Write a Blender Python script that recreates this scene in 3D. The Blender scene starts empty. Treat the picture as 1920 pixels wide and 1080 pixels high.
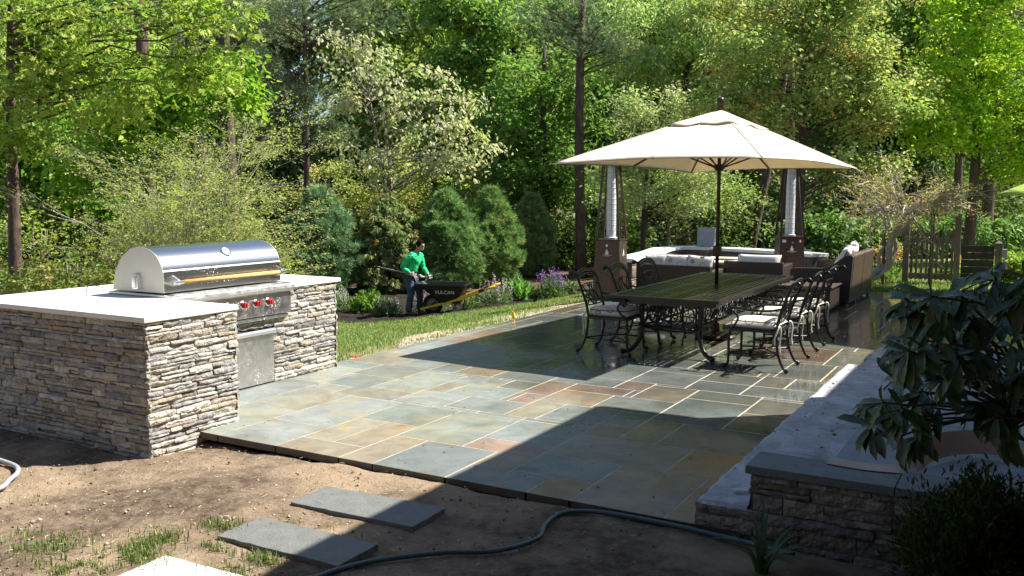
import bpy, math, random
import numpy as np
from mathutils import Vector, Matrix, noise as mnoise

random.seed(11)
RNG = np.random.default_rng(23)
SC = bpy.context.scene
COL = SC.collection
rad = math.radians
PI = math.pi
FW = np.array([-0.498, 0.867]); RT = np.array([0.867, 0.498])   # ahead / right of the viewpoint, on the ground


def spot(lat, dep):
    p = FW * dep + RT * lat
    return float(p[0]), float(p[1])


# ------------------------------------------------------------------ terrain
def smooth(a, b, x):
    t = np.clip((x - a) / (b - a), 0, 1)
    return t * t * (3 - 2 * t)


def _soft(s):                                   # slope .16 that levels out at -.85
    return np.where(s < 4.4, 0.16 * s, 0.704 + 0.146 * (1 - np.exp(-(s - 4.4) / 0.9)))


def terrain(x, y):
    x = np.asarray(x, float); y = np.asarray(y, float)
    s = np.clip(-6.75 - x, 0, None)
    base = -_soft(s)
    front = -0.032 - 0.085 * smooth(-4.0, -6.2, x) - 0.03 * smooth(4.4, 1.0, y)
    w = smooth(5.0, 4.86, y)
    under = -0.07 * smooth(-6.9, -6.5, x) * smooth(18.95, 18.6, y) * (1 - w)
    far = -0.02 * (1 - w)
    base = base * (1 - w * smooth(-9.5, -7.5, x)) + w * front * smooth(-9.5, -8.0, x)
    return base + far + under


def tz(x, y):
    return float(terrain(x, y))


BEDX = [-30, -18, -14.5, -12.9, -11.8, -10.8, -10.0, -8.9, -8.3, -7.7, -7.2, -6.0]
BEDY = [11.0, 13.2, 14.2, 14.75, 14.9, 15.15, 15.8, 16.5, 17.45, 18.3, 20.0, 24.0]


def bed_edge(x):
    return np.interp(x, BEDX, BEDY)


# ------------------------------------------------------------------ mesh helpers
class MB:
    def __init__(self):
        self.v = []; self.f = []; self.c = []

    def add(self, verts, faces, col=None):
        n = len(self.v)
        self.v.extend([tuple(p) for p in verts])
        for f in faces:
            self.f.append([i + n for i in f]); self.c.append(col)
        return self

    def box(self, x0, x1, y0, y1, z0, z1, m=None, col=None):
        v = [(x, y, z) for z in (z0, z1) for y in (y0, y1) for x in (x0, x1)]
        if m is not None:
            v = [tuple(m @ Vector(p)) for p in v]
        self.add(v, [(0, 2, 3, 1), (4, 5, 7, 6), (0, 1, 5, 4), (2, 6, 7, 3), (0, 4, 6, 2), (1, 3, 7, 5)], col)
        return self

    def bar(self, a, b, w, h, col=None, up=(0, 0, 1)):
        a = Vector(a); b = Vector(b); d = b - a; L = d.length
        d.normalize(); up = Vector(up)
        if abs(d.dot(up)) > .98: up = Vector((1, 0, 0))
        s = d.cross(up).normalized(); u = s.cross(d).normalized()
        m = Matrix((( d.x, s.x, u.x, a.x), (d.y, s.y, u.y, a.y), (d.z, s.z, u.z, a.z), (0, 0, 0, 1)))
        return self.box(0, L, -w / 2, w / 2, -h / 2, h / 2, m, col)

    def tube(self, path, r, seg=8, col=None, caps=True, closed=False):
        P = [Vector(p) for p in path]; n = len(P)
        rr = list(r) if hasattr(r, '__len__') else [r] * n
        vs = []; nrm = None
        for i in range(n):
            if closed: t = P[(i + 1) % n] - P[i - 1]
            elif i == 0: t = P[1] - P[0]
            elif i == n - 1: t = P[-1] - P[-2]
            else: t = P[i + 1] - P[i - 1]
            if t.length < 1e-9: t = Vector((0, 0, 1))
            t.normalize()
            if nrm is None:
                a = Vector((0, 0, 1)) if abs(t.z) < .9 else Vector((1, 0, 0))
                nrm = t.cross(a).normalized()
            nrm = (nrm - t * nrm.dot(t))
            if nrm.length < 1e-6: nrm = t.orthogonal()
            nrm.normalize(); b = t.cross(nrm)
            for k in range(seg):
                a = 2 * PI * k / seg
                vs.append(P[i] + (nrm * math.cos(a) + b * math.sin(a)) * rr[i])
        fs = []
        m = n if closed else n - 1
        for i in range(m):
            j = (i + 1) % n
            for k in range(seg):
                l = (k + 1) % seg
                fs.append((i * seg + k, i * seg + l, j * seg + l, j * seg + k))
        if caps and not closed:
            fs.append(tuple(range(seg - 1, -1, -1)))
            fs.append(tuple((n - 1) * seg + k for k in range(seg)))
        return self.add(vs, fs, col)

    def lathe(self, prof, seg=20, m=None, col=None):
        vs = []; fs = []
        for (r, z) in prof:
            for k in range(seg):
                a = 2 * PI * k / seg
                p = Vector((r * math.cos(a), r * math.sin(a), z))
                vs.append(m @ p if m is not None else p)
        n = len(prof)
        for i in range(n - 1):
            for k in range(seg):
                l = (k + 1) % seg
                fs.append((i * seg + k, i * seg + l, (i + 1) * seg + l, (i + 1) * seg + k))
        fs.append(tuple(range(seg - 1, -1, -1))); fs.append(tuple((n - 1) * seg + k for k in range(seg)))
        return self.add(vs, fs, col)

    def prism(self, poly, z0, z1, m=None, col=None):
        n = len(poly)
        vs = [Vector((x, y, z0)) for x, y in poly] + [Vector((x, y, z1)) for x, y in poly]
        if m is not None: vs = [m @ p for p in vs]
        fs = [tuple(range(n - 1, -1, -1)), tuple(range(n, 2 * n))]
        fs += [(i, (i + 1) % n, n + (i + 1) % n, n + i) for i in range(n)]
        return self.add(vs, fs, col)

    def ball(self, c, rx, ry=None, rz=None, seg=12, rings=8, col=None):
        ry = ry or rx; rz = rz or rx
        vs = [(c[0], c[1], c[2] - rz)]
        for i in range(1, rings):
            t = PI * i / rings
            for k in range(seg):
                a = 2 * PI * k / seg
                vs.append((c[0] + rx * math.sin(t) * math.cos(a), c[1] + ry * math.sin(t) * math.sin(a), c[2] - rz * math.cos(t)))
        vs.append((c[0], c[1], c[2] + rz)); fs = []
        for k in range(seg):
            l = (k + 1) % seg
            fs.append((0, 1 + l, 1 + k))
            for i in range(rings - 2):
                fs.append((1 + i * seg + k, 1 + i * seg + l, 1 + (i + 1) * seg + l, 1 + (i + 1) * seg + k))
            b = 1 + (rings - 2) * seg
            fs.append((b + k, b + l, len(vs) - 1))
        return self.add(vs, fs, col)

    def build(self, name, mat, parent=None, smooth=False, bevel=0, segs=2):
        me = bpy.data.meshes.new(name)
        me.from_pydata(self.v, [], self.f)
        if any(c is not None for c in self.c):
            a = me.color_attributes.new('tint', 'FLOAT_COLOR', 'CORNER')
            cnt = [len(f) for f in self.f]
            cc = np.array([(*(c if c is not None else (.5, .5, .5)), 1) for c in self.c], dtype=np.float32)
            a.data.foreach_set('color', np.repeat(cc, cnt, axis=0).ravel())
        if smooth: me.polygons.foreach_set('use_smooth', [True] * len(me.polygons))
        me.update()
        o = bpy.data.objects.new(name, me); COL.objects.link(o)
        if mat is not None: me.materials.append(mat)
        if parent is not None: o.parent = parent
        if bevel:
            b = o.modifiers.new('edge', 'BEVEL'); b.width = bevel; b.segments = segs; b.limit_method = 'ANGLE'; b.angle_limit = rad(40)
        return o


def np_obj(name, V, F, C, mat, parent=None, smooth=False):
    """V (n,3) vertices, F (m,k) faces of one size, C (m,3) colour of each face."""
    me = bpy.data.meshes.new(name)
    n, (m, k) = len(V), F.shape
    me.vertices.add(n); me.vertices.foreach_set('co', np.ascontiguousarray(V, np.float32).ravel())
    me.loops.add(m * k); me.loops.foreach_set('vertex_index', np.ascontiguousarray(F, np.int32).ravel())
    me.polygons.add(m)
    me.polygons.foreach_set('loop_start', np.arange(0, m * k, k, dtype=np.int32))
    me.polygons.foreach_set('loop_total', np.full(m, k, np.int32))
    if smooth: me.polygons.foreach_set('use_smooth', np.ones(m, bool))
    if C is not None:
        a = me.color_attributes.new('tint', 'FLOAT_COLOR', 'CORNER')
        c4 = np.ones((m, 4), np.float32); c4[:, :3] = C
        a.data.foreach_set('color', np.repeat(c4, k, axis=0).ravel())
    me.update(calc_edges=True)
    o = bpy.data.objects.new(name, me); COL.objects.link(o)
    if mat is not None: me.materials.append(mat)
    if parent is not None: o.parent = parent
    return o


def tag(o, label, cat, group=None):
    o['label'] = label; o['category'] = cat
    if group: o['group'] = group
    return o


def thing(name, label, cat, loc=(0, 0, 0), rz=0, group=None):
    o = bpy.data.objects.new(name, None); COL.objects.link(o)
    o.empty_display_size = .2
    o.location = loc; o.rotation_euler = (0, 0, rz)
    return tag(o, label, cat, group)


def kind(o, k):
    o['kind'] = k
    return o


def dup(o, parent=None):
    c = o.copy(); COL.objects.link(c)
    if parent is not None: c.parent = parent
    for ch in list(o.children):
        dup(ch, c)
    return c


def bez(pts, n=10):
    """smooth curve through the points"""
    P = [Vector(p) for p in pts]; out = []
    for i in range(len(P) - 1):
        p0 = P[max(i - 1, 0)]; p1 = P[i]; p2 = P[i + 1]; p3 = P[min(i + 2, len(P) - 1)]
        for k in range(n):
            t = k / n
            out.append(0.5 * ((2 * p1) + (p2 - p0) * t + (2 * p0 - 5 * p1 + 4 * p2 - p3) * t * t + (3 * p1 - p0 - 3 * p2 + p3) * t ** 3))
    out.append(P[-1])
    return out


# ------------------------------------------------------------------ materials
def _n(nt, t, **kw):
    n = nt.nodes.new(t)
    for k, v in kw.items(): setattr(n, k, v)
    return n


def pmat(name, colr=(.5, .5, .5), rough=.6, metal=0, var=.2, scale=6, bump=0, bscale=60, attr=False, spec=.5,
         trans=0, transcol=None, coords='Object', rough_var=0, mult=1.0, aniso=0, detail=5, stretch=None):
    m = bpy.data.materials.new(name); m.use_nodes = True
    nt = m.node_tree; b = nt.nodes['Principled BSDF']; out = nt.nodes['Material Output']
    L = nt.links.new
    tc = _n(nt, 'ShaderNodeTexCoord'); vec = tc.outputs[coords]
    if stretch:
        mp = _n(nt, 'ShaderNodeMapping'); mp.inputs['Scale'].default_value = stretch; L(vec, mp.inputs['Vector']); vec = mp.outputs['Vector']
    if attr:
        a = _n(nt, 'ShaderNodeAttribute', attribute_name='tint'); cs = a.outputs['Color']
    else:
        a = _n(nt, 'ShaderNodeRGB'); a.outputs[0].default_value = (*colr, 1); cs = a.outputs[0]
    if var:
        nz = _n(nt, 'ShaderNodeTexNoise'); nz.inputs['Scale'].default_value = scale; nz.inputs['Detail'].default_value = detail
        nz.inputs['Roughness'].default_value = .65
        L(vec, nz.inputs['Vector'])
        mr = _n(nt, 'ShaderNodeMapRange'); mr.inputs['From Min'].default_value = .3; mr.inputs['From Max'].default_value = .7
        mr.inputs['To Min'].default_value = (1 - var) * mult; mr.inputs['To Max'].default_value = (1 + var) * mult
        L(nz.outputs['Fac'], mr.inputs['Value'])
        mx = _n(nt, 'ShaderNodeVectorMath', operation='SCALE'); L(cs, mx.inputs[0]); L(mr.outputs[0], mx.inputs['Scale'])
        cs = mx.outputs[0]
        if rough_var:
            r2 = _n(nt, 'ShaderNodeMapRange'); r2.inputs['From Min'].default_value = .3; r2.inputs['From Max'].default_value = .7
            r2.inputs['To Min'].default_value = max(.02, rough - rough_var); r2.inputs['To Max'].default_value = min(1, rough + rough_var)
            L(nz.outputs['Fac'], r2.inputs['Value']); L(r2.outputs[0], b.inputs['Roughness'])
    L(cs, b.inputs['Base Color'])
    if not (var and rough_var): b.inputs['Roughness'].default_value = rough
    b.inputs['Metallic'].default_value = metal
    b.inputs['Specular IOR Level'].default_value = spec
    if bump:
        n2 = _n(nt, 'ShaderNodeTexNoise'); n2.inputs['Scale'].default_value = bscale; n2.inputs['Detail'].default_value = 6
        L(vec, n2.inputs['Vector'])
        bp = _n(nt, 'ShaderNodeBump'); bp.inputs['Strength'].default_value = bump; bp.inputs['Distance'].default_value = .02
        L(n2.outputs['Fac'], bp.inputs['Height']); L(bp.outputs[0], b.inputs['Normal'])
    if trans:
        tr = _n(nt, 'ShaderNodeBsdfTranslucent')
        if transcol is not None:
            ml = _n(nt, 'ShaderNodeVectorMath', operation='MULTIPLY'); L(cs, ml.inputs[0]); ml.inputs[1].default_value = transcol
            L(ml.outputs[0], tr.inputs['Color'])
        else: L(cs, tr.inputs['Color'])
        ms = _n(nt, 'ShaderNodeMixShader'); ms.inputs[0].default_value = trans
        L(b.outputs[0], ms.inputs[1]); L(tr.outputs[0], ms.inputs[2]); L(ms.outputs[0], out.inputs['Surface'])
    return m


M = {}
M['leaf'] = pmat('leaf_green', attr=True, var=0, rough=.5, spec=.3, trans=.48, transcol=(1.12, 1.12, .72))
M['leaf_gloss'] = pmat('leaf_glossy', attr=True, var=.25, scale=30, rough=.33, spec=.5, bump=.25, bscale=60, trans=.2, transcol=(1.1, 1.2, .6))
M['needle'] = pmat('pine_needle', attr=True, var=0, rough=.6, spec=.2, trans=.22)
M['blade'] = pmat('grass_blade', attr=True, var=0, rough=.55, spec=.25, trans=.35, transcol=(1.1, 1.2, .6))
M['bark'] = pmat('bark', (.085, .062, .048), .95, var=.5, scale=9, bump=.9, bscale=22, stretch=(1, 1, .25))
M['bark_pine'] = pmat('bark_pine', (.10, .066, .05), .95, var=.55, scale=8, bump=1, bscale=18, stretch=(1, 1, .3))
M['bark_grey'] = pmat('bark_grey', (.22, .19, .16), .9, var=.4, scale=12, bump=.6, bscale=40)
M['twig'] = pmat('twig', (.33, .29, .25), .9, var=.3, scale=20)
M['iron'] = pmat('cast_iron_bronze', (.021, .0195, .018), .30, .3, var=.3, scale=30, bump=.12, bscale=90)
M['wicker'] = None
M['canvas'] = pmat('canvas_cream', (.84, .79, .68), .85, var=.05, scale=3, bump=.5, bscale=5, trans=.32, transcol=(1, .9, .68))
M['steel'] = pmat('stainless', (.66, .655, .64), .2, 1, var=.02, scale=3)
M['steel_brushed'] = pmat('stainless_brushed', (.58, .57, .55), .38, 1, var=.12, scale=14, rough_var=.09, bump=.03, bscale=120)
M['white_metal'] = pmat('polished', (.8, .8, .8), .2, 1, var=.04)
M['black_rubber'] = pmat('rubber', (.012, .012, .012), .8, var=.3, scale=20)
M['black_plastic'] = pmat('black_poly', (.014, .014, .015), .45, var=.2, scale=10)
M['yellow'] = pmat('yellow_paint', (.80, .52, .015), .45, var=.1, scale=12)
M['red'] = pmat('red_knob', (.55, .015, .02), .3, var=.05)
M['counter'] = pmat('pale_stone_top', (.78, .75, .69), .5, var=.10, scale=7, bump=.05, bscale=120)
M['stone'] = pmat('ledge_stone', attr=True, rough=.9, var=.42, scale=18, bump=.9, bscale=46, detail=9)
M['mortar'] = pmat('mortar_core', (.07, .06, .052), .95, var=.3, scale=12)
M['blue'] = pmat('bluestone', (.235, .265, .30), .62, var=.16, scale=14, bump=.22, bscale=70)
M['blue_dark'] = pmat('bluestone_edge', (.17, .185, .19), .7, var=.2, scale=14, bump=.3, bscale=60)
M['end_panel'] = pmat('end_panel_steel', (.52, .50, .45), .5, .75, var=.04, scale=5)
M['step_stone'] = pmat('stepping_bluestone', (.155, .16, .15), .65, var=.18, scale=9, bump=.25, bscale=60)
# ------------------------------------------------------------------ world, sun, camera
SUN_DIR = Vector((1.41, 1.155, 2.23)).normalized()       # towards the sun
w = bpy.data.worlds.new('World'); SC.world = w; w.use_nodes = True
nt = w.node_tree; bg = nt.nodes['Background']
sky = nt.nodes.new('ShaderNodeTexSky'); sky.sky_type = 'NISHITA'; sky.sun_disc = False
sky.sun_elevation = math.asin(SUN_DIR.z)
sky.sun_rotation = math.atan2(SUN_DIR.x, SUN_DIR.y)
sky.air_density = 1.0; sky.dust_density = .6; sky.ozone_density = 1.2
nt.links.new(sky.outputs[0], bg.inputs[0]); bg.inputs[1].default_value = .072
sd = bpy.data.lights.new('sun', 'SUN'); sd.energy = 5.0; sd.angle = rad(.5); sd.color = (1, .955, .87)
so = bpy.data.objects.new('sun', sd); COL.objects.link(so)
so.rotation_euler = SUN_DIR.to_track_quat('Z', 'Y').to_euler(); so.location = (6, 6, 20)

cam = bpy.data.cameras.new('camera'); co = bpy.data.objects.new('camera', cam); COL.objects.link(co)
cam.sensor_width = 36; cam.lens = 1700 / 1920 * 36; cam.clip_end = 600; cam.clip_start = .05
pit, yaw = rad(5.952), rad(29.867)
co.location = (0, 0, 1.9); co.rotation_euler = (PI / 2 - pit, 0, yaw)
SC.camera = co
SC.view_settings.view_transform = 'Standard'; SC.view_settings.look = 'None'
SC.view_settings.exposure = 1.15; SC.view_settings.gamma = 1; SC.view_settings.use_curve_mapping = False
SC.cycles.max_bounces = 7; SC.cycles.diffuse_bounces = 3; SC.cycles.glossy_bounces = 3; SC.cycles.transmission_bounces = 4
SC.cycles.transparent_max_bounces = 6; SC.cycles.caustics_reflective = False; SC.cycles.caustics_refractive = False
SC.cycles.sample_clamp_indirect = 6
SC.cycles.use_denoising = True
try: SC.cycles.denoiser = 'OPENIMAGEDENOISE'
except Exception: pass

# ------------------------------------------------------------------ ground sheets
def sheet(name, xs, ys, inside, mat, dz, amp=0.0, nscale=6, colour=None):
    X, Y = np.meshgrid(xs, ys); nx, ny = len(xs), len(ys)
    Z = terrain(X, Y) + dz
    if amp:
        for j in range(ny):
            for i in range(nx):
                Z[j, i] += amp * (mnoise.fractal((X[j, i] * nscale, Y[j, i] * nscale, 3.1), .7, 2.1, 4))
    V = np.stack([X, Y, Z], -1).reshape(-1, 3)
    I = np.arange(nx * ny).reshape(ny, nx)
    F = np.stack([I[:-1, :-1], I[:-1, 1:], I[1:, 1:], I[1:, :-1]], -1).reshape(-1, 4)
    if inside is not None:
        cx = V[F].mean(1); k = inside(cx[:, 0], cx[:, 1]); F = F[k]
    u, inv = np.unique(F, return_inverse=True)
    return kind(np_obj(name, V[u], inv.reshape(-1, 4), None, mat, smooth=True), 'structure')


def wobble(x, y, s, a, seed=0.0):
    return a * (np.sin(x * s + seed) * np.cos(y * s * 1.3 + seed * 2) + .6 * np.sin(x * s * 2.7 + y * s * 1.9 + seed))


def ground_mat(name, c1, c2, c3, s1=1.2, s2=14, bump=.6, bs=40, rough=.95, lo=.38, hi=.62, f3=1.0):
    m = bpy.data.materials.new(name); m.use_nodes = True; nt = m.node_tree; L = nt.links.new
    b = nt.nodes['Principled BSDF']; tc = _n(nt, 'ShaderNodeTexCoord')
    n1 = _n(nt, 'ShaderNodeTexNoise'); n1.inputs['Scale'].default_value = s1; n1.inputs['Detail'].default_value = 6; n1.inputs['Roughness'].default_value = .62
    n2 = _n(nt, 'ShaderNodeTexNoise'); n2.inputs['Scale'].default_value = s2; n2.inputs['Detail'].default_value = 8; n2.inputs['Roughness'].default_value = .75
    L(tc.outputs['Object'], n1.inputs['Vector']); L(tc.outputs['Object'], n2.inputs['Vector'])
    r1 = _n(nt, 'ShaderNodeMapRange'); r1.inputs['From Min'].default_value = lo; r1.inputs['From Max'].default_value = hi; L(n1.outputs['Fac'], r1.inputs['Value'])
    r2 = _n(nt, 'ShaderNodeMapRange'); r2.inputs['From Min'].default_value = .42; r2.inputs['From Max'].default_value = .72; r2.inputs['To Max'].default_value = f3; L(n2.outputs['Fac'], r2.inputs['Value'])
    mx = _n(nt, 'ShaderNodeMix', data_type='RGBA'); mx.inputs['A'].default_value = (*c1, 1); mx.inputs['B'].default_value = (*c2, 1); L(r1.outputs[0], mx.inputs['Factor'])
    m2 = _n(nt, 'ShaderNodeMix', data_type='RGBA'); m2.inputs['B'].default_value = (*c3, 1); L(mx.outputs['Result'], m2.inputs['A']); L(r2.outputs[0], m2.inputs['Factor'])
    L(m2.outputs['Result'], b.inputs['Base Color']); b.inputs['Roughness'].default_value = rough; b.inputs['Specular IOR Level'].default_value = .15
    n3 = _n(nt, 'ShaderNodeTexNoise'); n3.inputs['Scale'].default_value = bs; n3.inputs['Detail'].default_value = 8; n3.inputs['Roughness'].default_value = .7
    L(tc.outputs['Object'], n3.inputs['Vector'])
    bp = _n(nt, 'ShaderNodeBump'); bp.inputs['Strength'].default_value = bump; bp.inputs['Distance'].default_value = .03
    L(n3.outputs['Fac'], bp.inputs['Height']); L(bp.outputs[0], b.inputs['Normal'])
    return m


def axis(lo, hi, fine_lo, fine_hi, step):
    a = list(np.arange(fine_lo, fine_hi + 1e-6, step))
    x = fine_lo; d = step; left = []
    while x > lo: d *= 1.35; x -= d; left.append(x)
    x = fine_hi; d = step; right = []
    while x < hi: d *= 1.35; x += d; right.append(x)
    return np.array(left[::-1] + a + right)


GM = ground_mat('forest_floor', (.11, .072, .045), (.07, .055, .035), (.17, .11, .07), .5, 9)
sheet('ground', axis(-300, 300, -20, 3, .35), axis(-300, 400, 1, 30, .35), None, GM, -.03)
SM = ground_mat('bare_soil', (.32, .238, .158), (.105, .072, .049), (.42, .335, .235), .9, 13, .8, 30, lo=.40, hi=.56, f3=.55)
sheet('soil', np.arange(-10.5, 2.4, .055), np.arange(.8, 5.3, .055),
      lambda x, y: (y < 4.97 + wobble(x, y, 9, .02)) & (y > .9) | (x > -1.6) & (y < 5.2), SM, 0, .022, 2.2)
LM = ground_mat('lawn_soil', (.17, .21, .07), (.25, .24, .11), (.30, .25, .15), 1.1, 16, .6, 60)
sheet('lawn', np.arange(-19, -6.6, .11), np.arange(4.6, 20.2, .11),
      lambda x, y: (y < bed_edge(x) + wobble(x, y, 5, .06)) & (x < -6.64) & (y > 5.2) & ((x < -8.2) | (y > 7.5)), LM, .004, .012, 3)
sheet('lawn', np.arange(-3.4, 12, .2), np.arange(18.7, 44, .2),
      lambda x, y: (y > 18.72 + .05 * np.sin(x * 3)) & (y < 40), LM, .004, .012, 3)
DM = ground_mat('sandy_dirt', (.50, .42, .31), (.36, .27, .185), (.58, .50, .39), 1.5, 14, .8, 40)
sheet('dirt_strip', np.arange(-8.4, -6.6, .05), np.arange(7.4, 15, .05),
      lambda x, y: (x < -6.64) & (x > -6.78 - .95 * smooth(8.6, 10.6, y) * smooth(15.2, 13.4, y) + wobble(x, y, 3, .10) + wobble(x, y, 11, .05)), DM, .016, .012, 6)
BM = ground_mat('black_mulch', (.020, .016, .014), (.033, .026, .021), (.06, .045, .035), 2, 30, 1.2, 55)
sheet('mulch_bed', np.arange(-22, -6.3, .1), np.arange(12, 30, .1),
      lambda x, y: (y > bed_edge(x) + wobble(x, y, 5, .06)) & (y < bed_edge(x) + 2.6 + .42 * (-6 - x) + wobble(x, y, 2, .4)), BM, .02, .045, 4)

# ------------------------------------------------------------------ patio: pattern-laid flagstones on a half-foot grid
T = [(-4,0,-.3,6.1),(0,4,0,4.1),(4,8,0,2.1),(8,10,0,4.3),(10,14,0,4.3),(14,18,0,2.2),(18,20,0,2.3),(20,24,0,5.4),(24,28,0,5.4),
     (0,4,4.1,10.5),(4,6,2.1,6.3),(6,8,2.1,6.3),(4,8,6.3,10.7),(8,12,4.3,10.7),(12,16,4.4,6.4),(14,16,2.2,4.4),(12,16,6.4,10.7),
     (16,20,2.4,5.5),(16,22,5.5,9.6),(22,28,5.4,9.6),(16,18,9.7,11.85),(16,18,11.85,15.2),(18,20,9.7,14),(20,24.5,9.6,13.9),(18,22,14,20.1),
     (18,22,20.1,22.4),(22,26,18,22.1),(22,26,13.9,18),(10.7,12.7,10.9,15),(12.7,15.8,10.9,15.2),(6.6,10.7,11,14),(2.8,6.6,10.8,14),
     (-1.3,2.8,10.4,12.9),(-4.2,-1.3,10.3,12.6),(-4.2,-.2,6.2,10.3),(-8,-4.2,6,9.6),(-8,-4.2,9.6,12.6),(-4.2,-.5,12.6,15.8),(-.5,2.8,12.9,19.2),
     (-4.4,-.7,15.8,19.8),(-8,-4.3,12.6,17.6),(-8,-4.4,17.6,19.6),(-3.4,-.7,20,23),(-8,-3.4,19.6,23.9),(-.7,1.5,19.5,23.1),(1.5,4.6,19.3,23),
     (4.6,8.7,19.3,23.1),(2.8,4.6,14,17.1),(4.6,8.7,14.05,17),(2.7,6.6,17.1,19.2),(6.6,8.7,17.1,19.3),(8.75,10.6,14,16.3),(8.7,10.6,16.3,20.5),
     (10.6,13.8,15,18.4),(10.7,14.7,18.4,20.5),(8.7,12.8,20.5,23.1),(12.8,14.8,20.6,22.8),(12.8,17,22.8,26.8),(14.8,18,18.4,22.4),(13.8,18,15.2,18.4),
     (17,20.3,22.5,25.5),(17,20.3,25.5,28.3),(20.3,25.6,22.3,25.5),(20.3,22.5,25.5,28.8),(22.5,25.6,25.5,28.5)]
PX0, PY0, Q = -5.52, 4.92, .0775
NI, NJ = 170, 240                                     # half-units: x from -8.2, y from 4.92
OI = 34
occ = -np.ones((NI, NJ), int)


def allowed(i, j):
    x = PX0 + (i - OI + .5) * Q; y = PY0 + (j + .5) * Q
    if y < 7.55 and x < -6.66: return False
    if y < 5.36 and x < -5.68: return False
    if x > 1.4 or y > 22.6: return False
    if x < -6.75 and y < 16.4: return False
    if x < -7.9: return False
    if y > 18.66 and x > -3.0: return False
    if x > -1.5 and y < 9.8 and x > -1.3: return False
    return True


free = np.array([[allowed(i, j) for j in range(NJ)] for i in range(NI)])
tiles = []
for t in T:
    i0, i1 = round(t[0] * 2) + OI, round(t[1] * 2) + OI; j0, j1 = max(0, round(t[2] * 2)), round(t[3] * 2)
    blk = occ[i0:i1, j0:j1]
    ok = (blk < 0)
    blk[ok] = len(tiles); tiles.append([i0, i1, j0, j1])
# the remaining area: random-rectangle courses, then squeeze out slivers
pr = random.Random(5)
for (a, b) in ((12, 12), (8, 12), (12, 8), (8, 8), (12, 6), (6, 12), (8, 8), (4, 8), (8, 4)):
    pos = [(i, j) for i in range(2, NI - a, 2) for j in range(0, NJ - b, 2)]; pr.shuffle(pos)
    for (i, j) in pos:
        if pr.random() < .5: continue
        if (occ[i:i + a, j:j + b] < 0).all() and free[i:i + a, j:j + b].any():
            # stay tight to what is laid already, so no slivers are left between
            l = i > 0 and (occ[i - 1, j:j + b] >= 0).mean() > .6; d = j > 0 and (occ[i:i + a, j - 1] >= 0).mean() > .6
            if l or d or pr.random() < .02:
                occ[i:i + a, j:j + b] = len(tiles); tiles.append([i, i + a, j, j + b])
SZ = [(8, 4), (8, 8), (6, 8), (8, 6), (8, 12), (12, 8), (12, 6), (6, 12), (10, 8), (8, 10), (12, 12), (5, 7), (7, 5)]
for j in range(NJ):
    for i in range(NI):
        if occ[i, j] >= 0 or not free[i, j]: continue
        best = None
        cand = SZ[:]; pr.shuffle(cand)
        for (a, b) in cand:
            if i + a <= NI and j + b <= NJ and (occ[i:i + a, j:j + b] < 0).all():
                best = (a, b); break
        if best is None:
            a = 1
            while a < 6 and i + a < NI and occ[i + a, j] < 0: a += 1
            b = 1
            while b < 10 and j + b < NJ and (occ[i:i + a, j + b] < 0).all(): b += 1
            best = (a, b)
        a, b = best
        occ[i:i + a, j:j + b] = len(tiles); tiles.append([i, i + a, j, j + b])
for k, (i0, i1, j0, j1) in enumerate(tiles):           # grow tiles that are too thin into one neighbour by dropping them
    pass
pat = MB(); tint = {}
PAL = [(.205, .226, .212), (.225, .247, .226), (.18, .20, .192), (.215, .235, .202), (.235, .25, .226), (.25, .23, .17), (.25, .215, .155), (.235, .235, .195), (.24, .185, .15), (.19, .22, .202), (.30, .22, .115)]
PW = [5, 5, 4, 5, 3, 3, 2.0, 3, .7, 3]
BROWN = {2: 6, 7: 6, 15: 6, 11: 6, 22: 6, 16: 0, 27: 5, 43: 5, 45: 6, 51: 8, 52: 8, 53: 6, 54: 8, 47: 5, 56: 8, 19: 10, 8: 10, 4: 2, 13: 3, 9: 4, 1: 4, 3: 6, 10: 5, 18: 7, 17: 9, 24: 9}
for k, (i0, i1, j0, j1) in enumerate(tiles):
    cells = [(i, j) for i in range(i0, min(i1, NI)) for j in range(j0, min(j1, NJ)) if occ[i, j] == k and free[i, j]]
    if not cells: continue
    a0 = min(c[0] for c in cells); a1 = max(c[0] for c in cells) + 1; b0 = min(c[1] for c in cells); b1 = max(c[1] for c in cells) + 1
    x0, x1 = PX0 + (a0 - OI) * Q, PX0 + (a1 - OI) * Q; y0, y1 = PY0 + b0 * Q, PY0 + b1 * Q
    g = .0078
    c = PAL[BROWN[k]] if k in BROWN else pr.choices(PAL, PW + [0] if x0 < -3.2 else [3, 3, 3, 3, 2, 4, 4, 4, 1.6, 2, 1.5])[0]
    f = pr.uniform(.88, 1.1); c = tuple(v * f for v in c)
    if x1 - x0 < .05 or y1 - y0 < .05: continue
    dz = pr.uniform(.0003, .0010)
    e = lambda: pr.uniform(-.002, .002)
    q = [(x0 + g + e(), y0 + g + e()), (x1 - g + e(), y0 + g + e()), (x1 - g + e(), y1 - g + e()), (x0 + g + e(), y1 - g + e())]
    pat.add([(*p, -.055) for p in q] + [(*p, dz) for p in q], [(4, 5, 6, 7)], c)
    k4 = len(pat.v) - 8; pat.f += [[k4 + a_ for a_ in f_] for f_ in ((0, 1, 5, 4), (1, 2, 6, 5), (2, 3, 7, 6), (3, 0, 4, 7))]; pat.c += [(.11, .095, .078)] * 4
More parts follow.
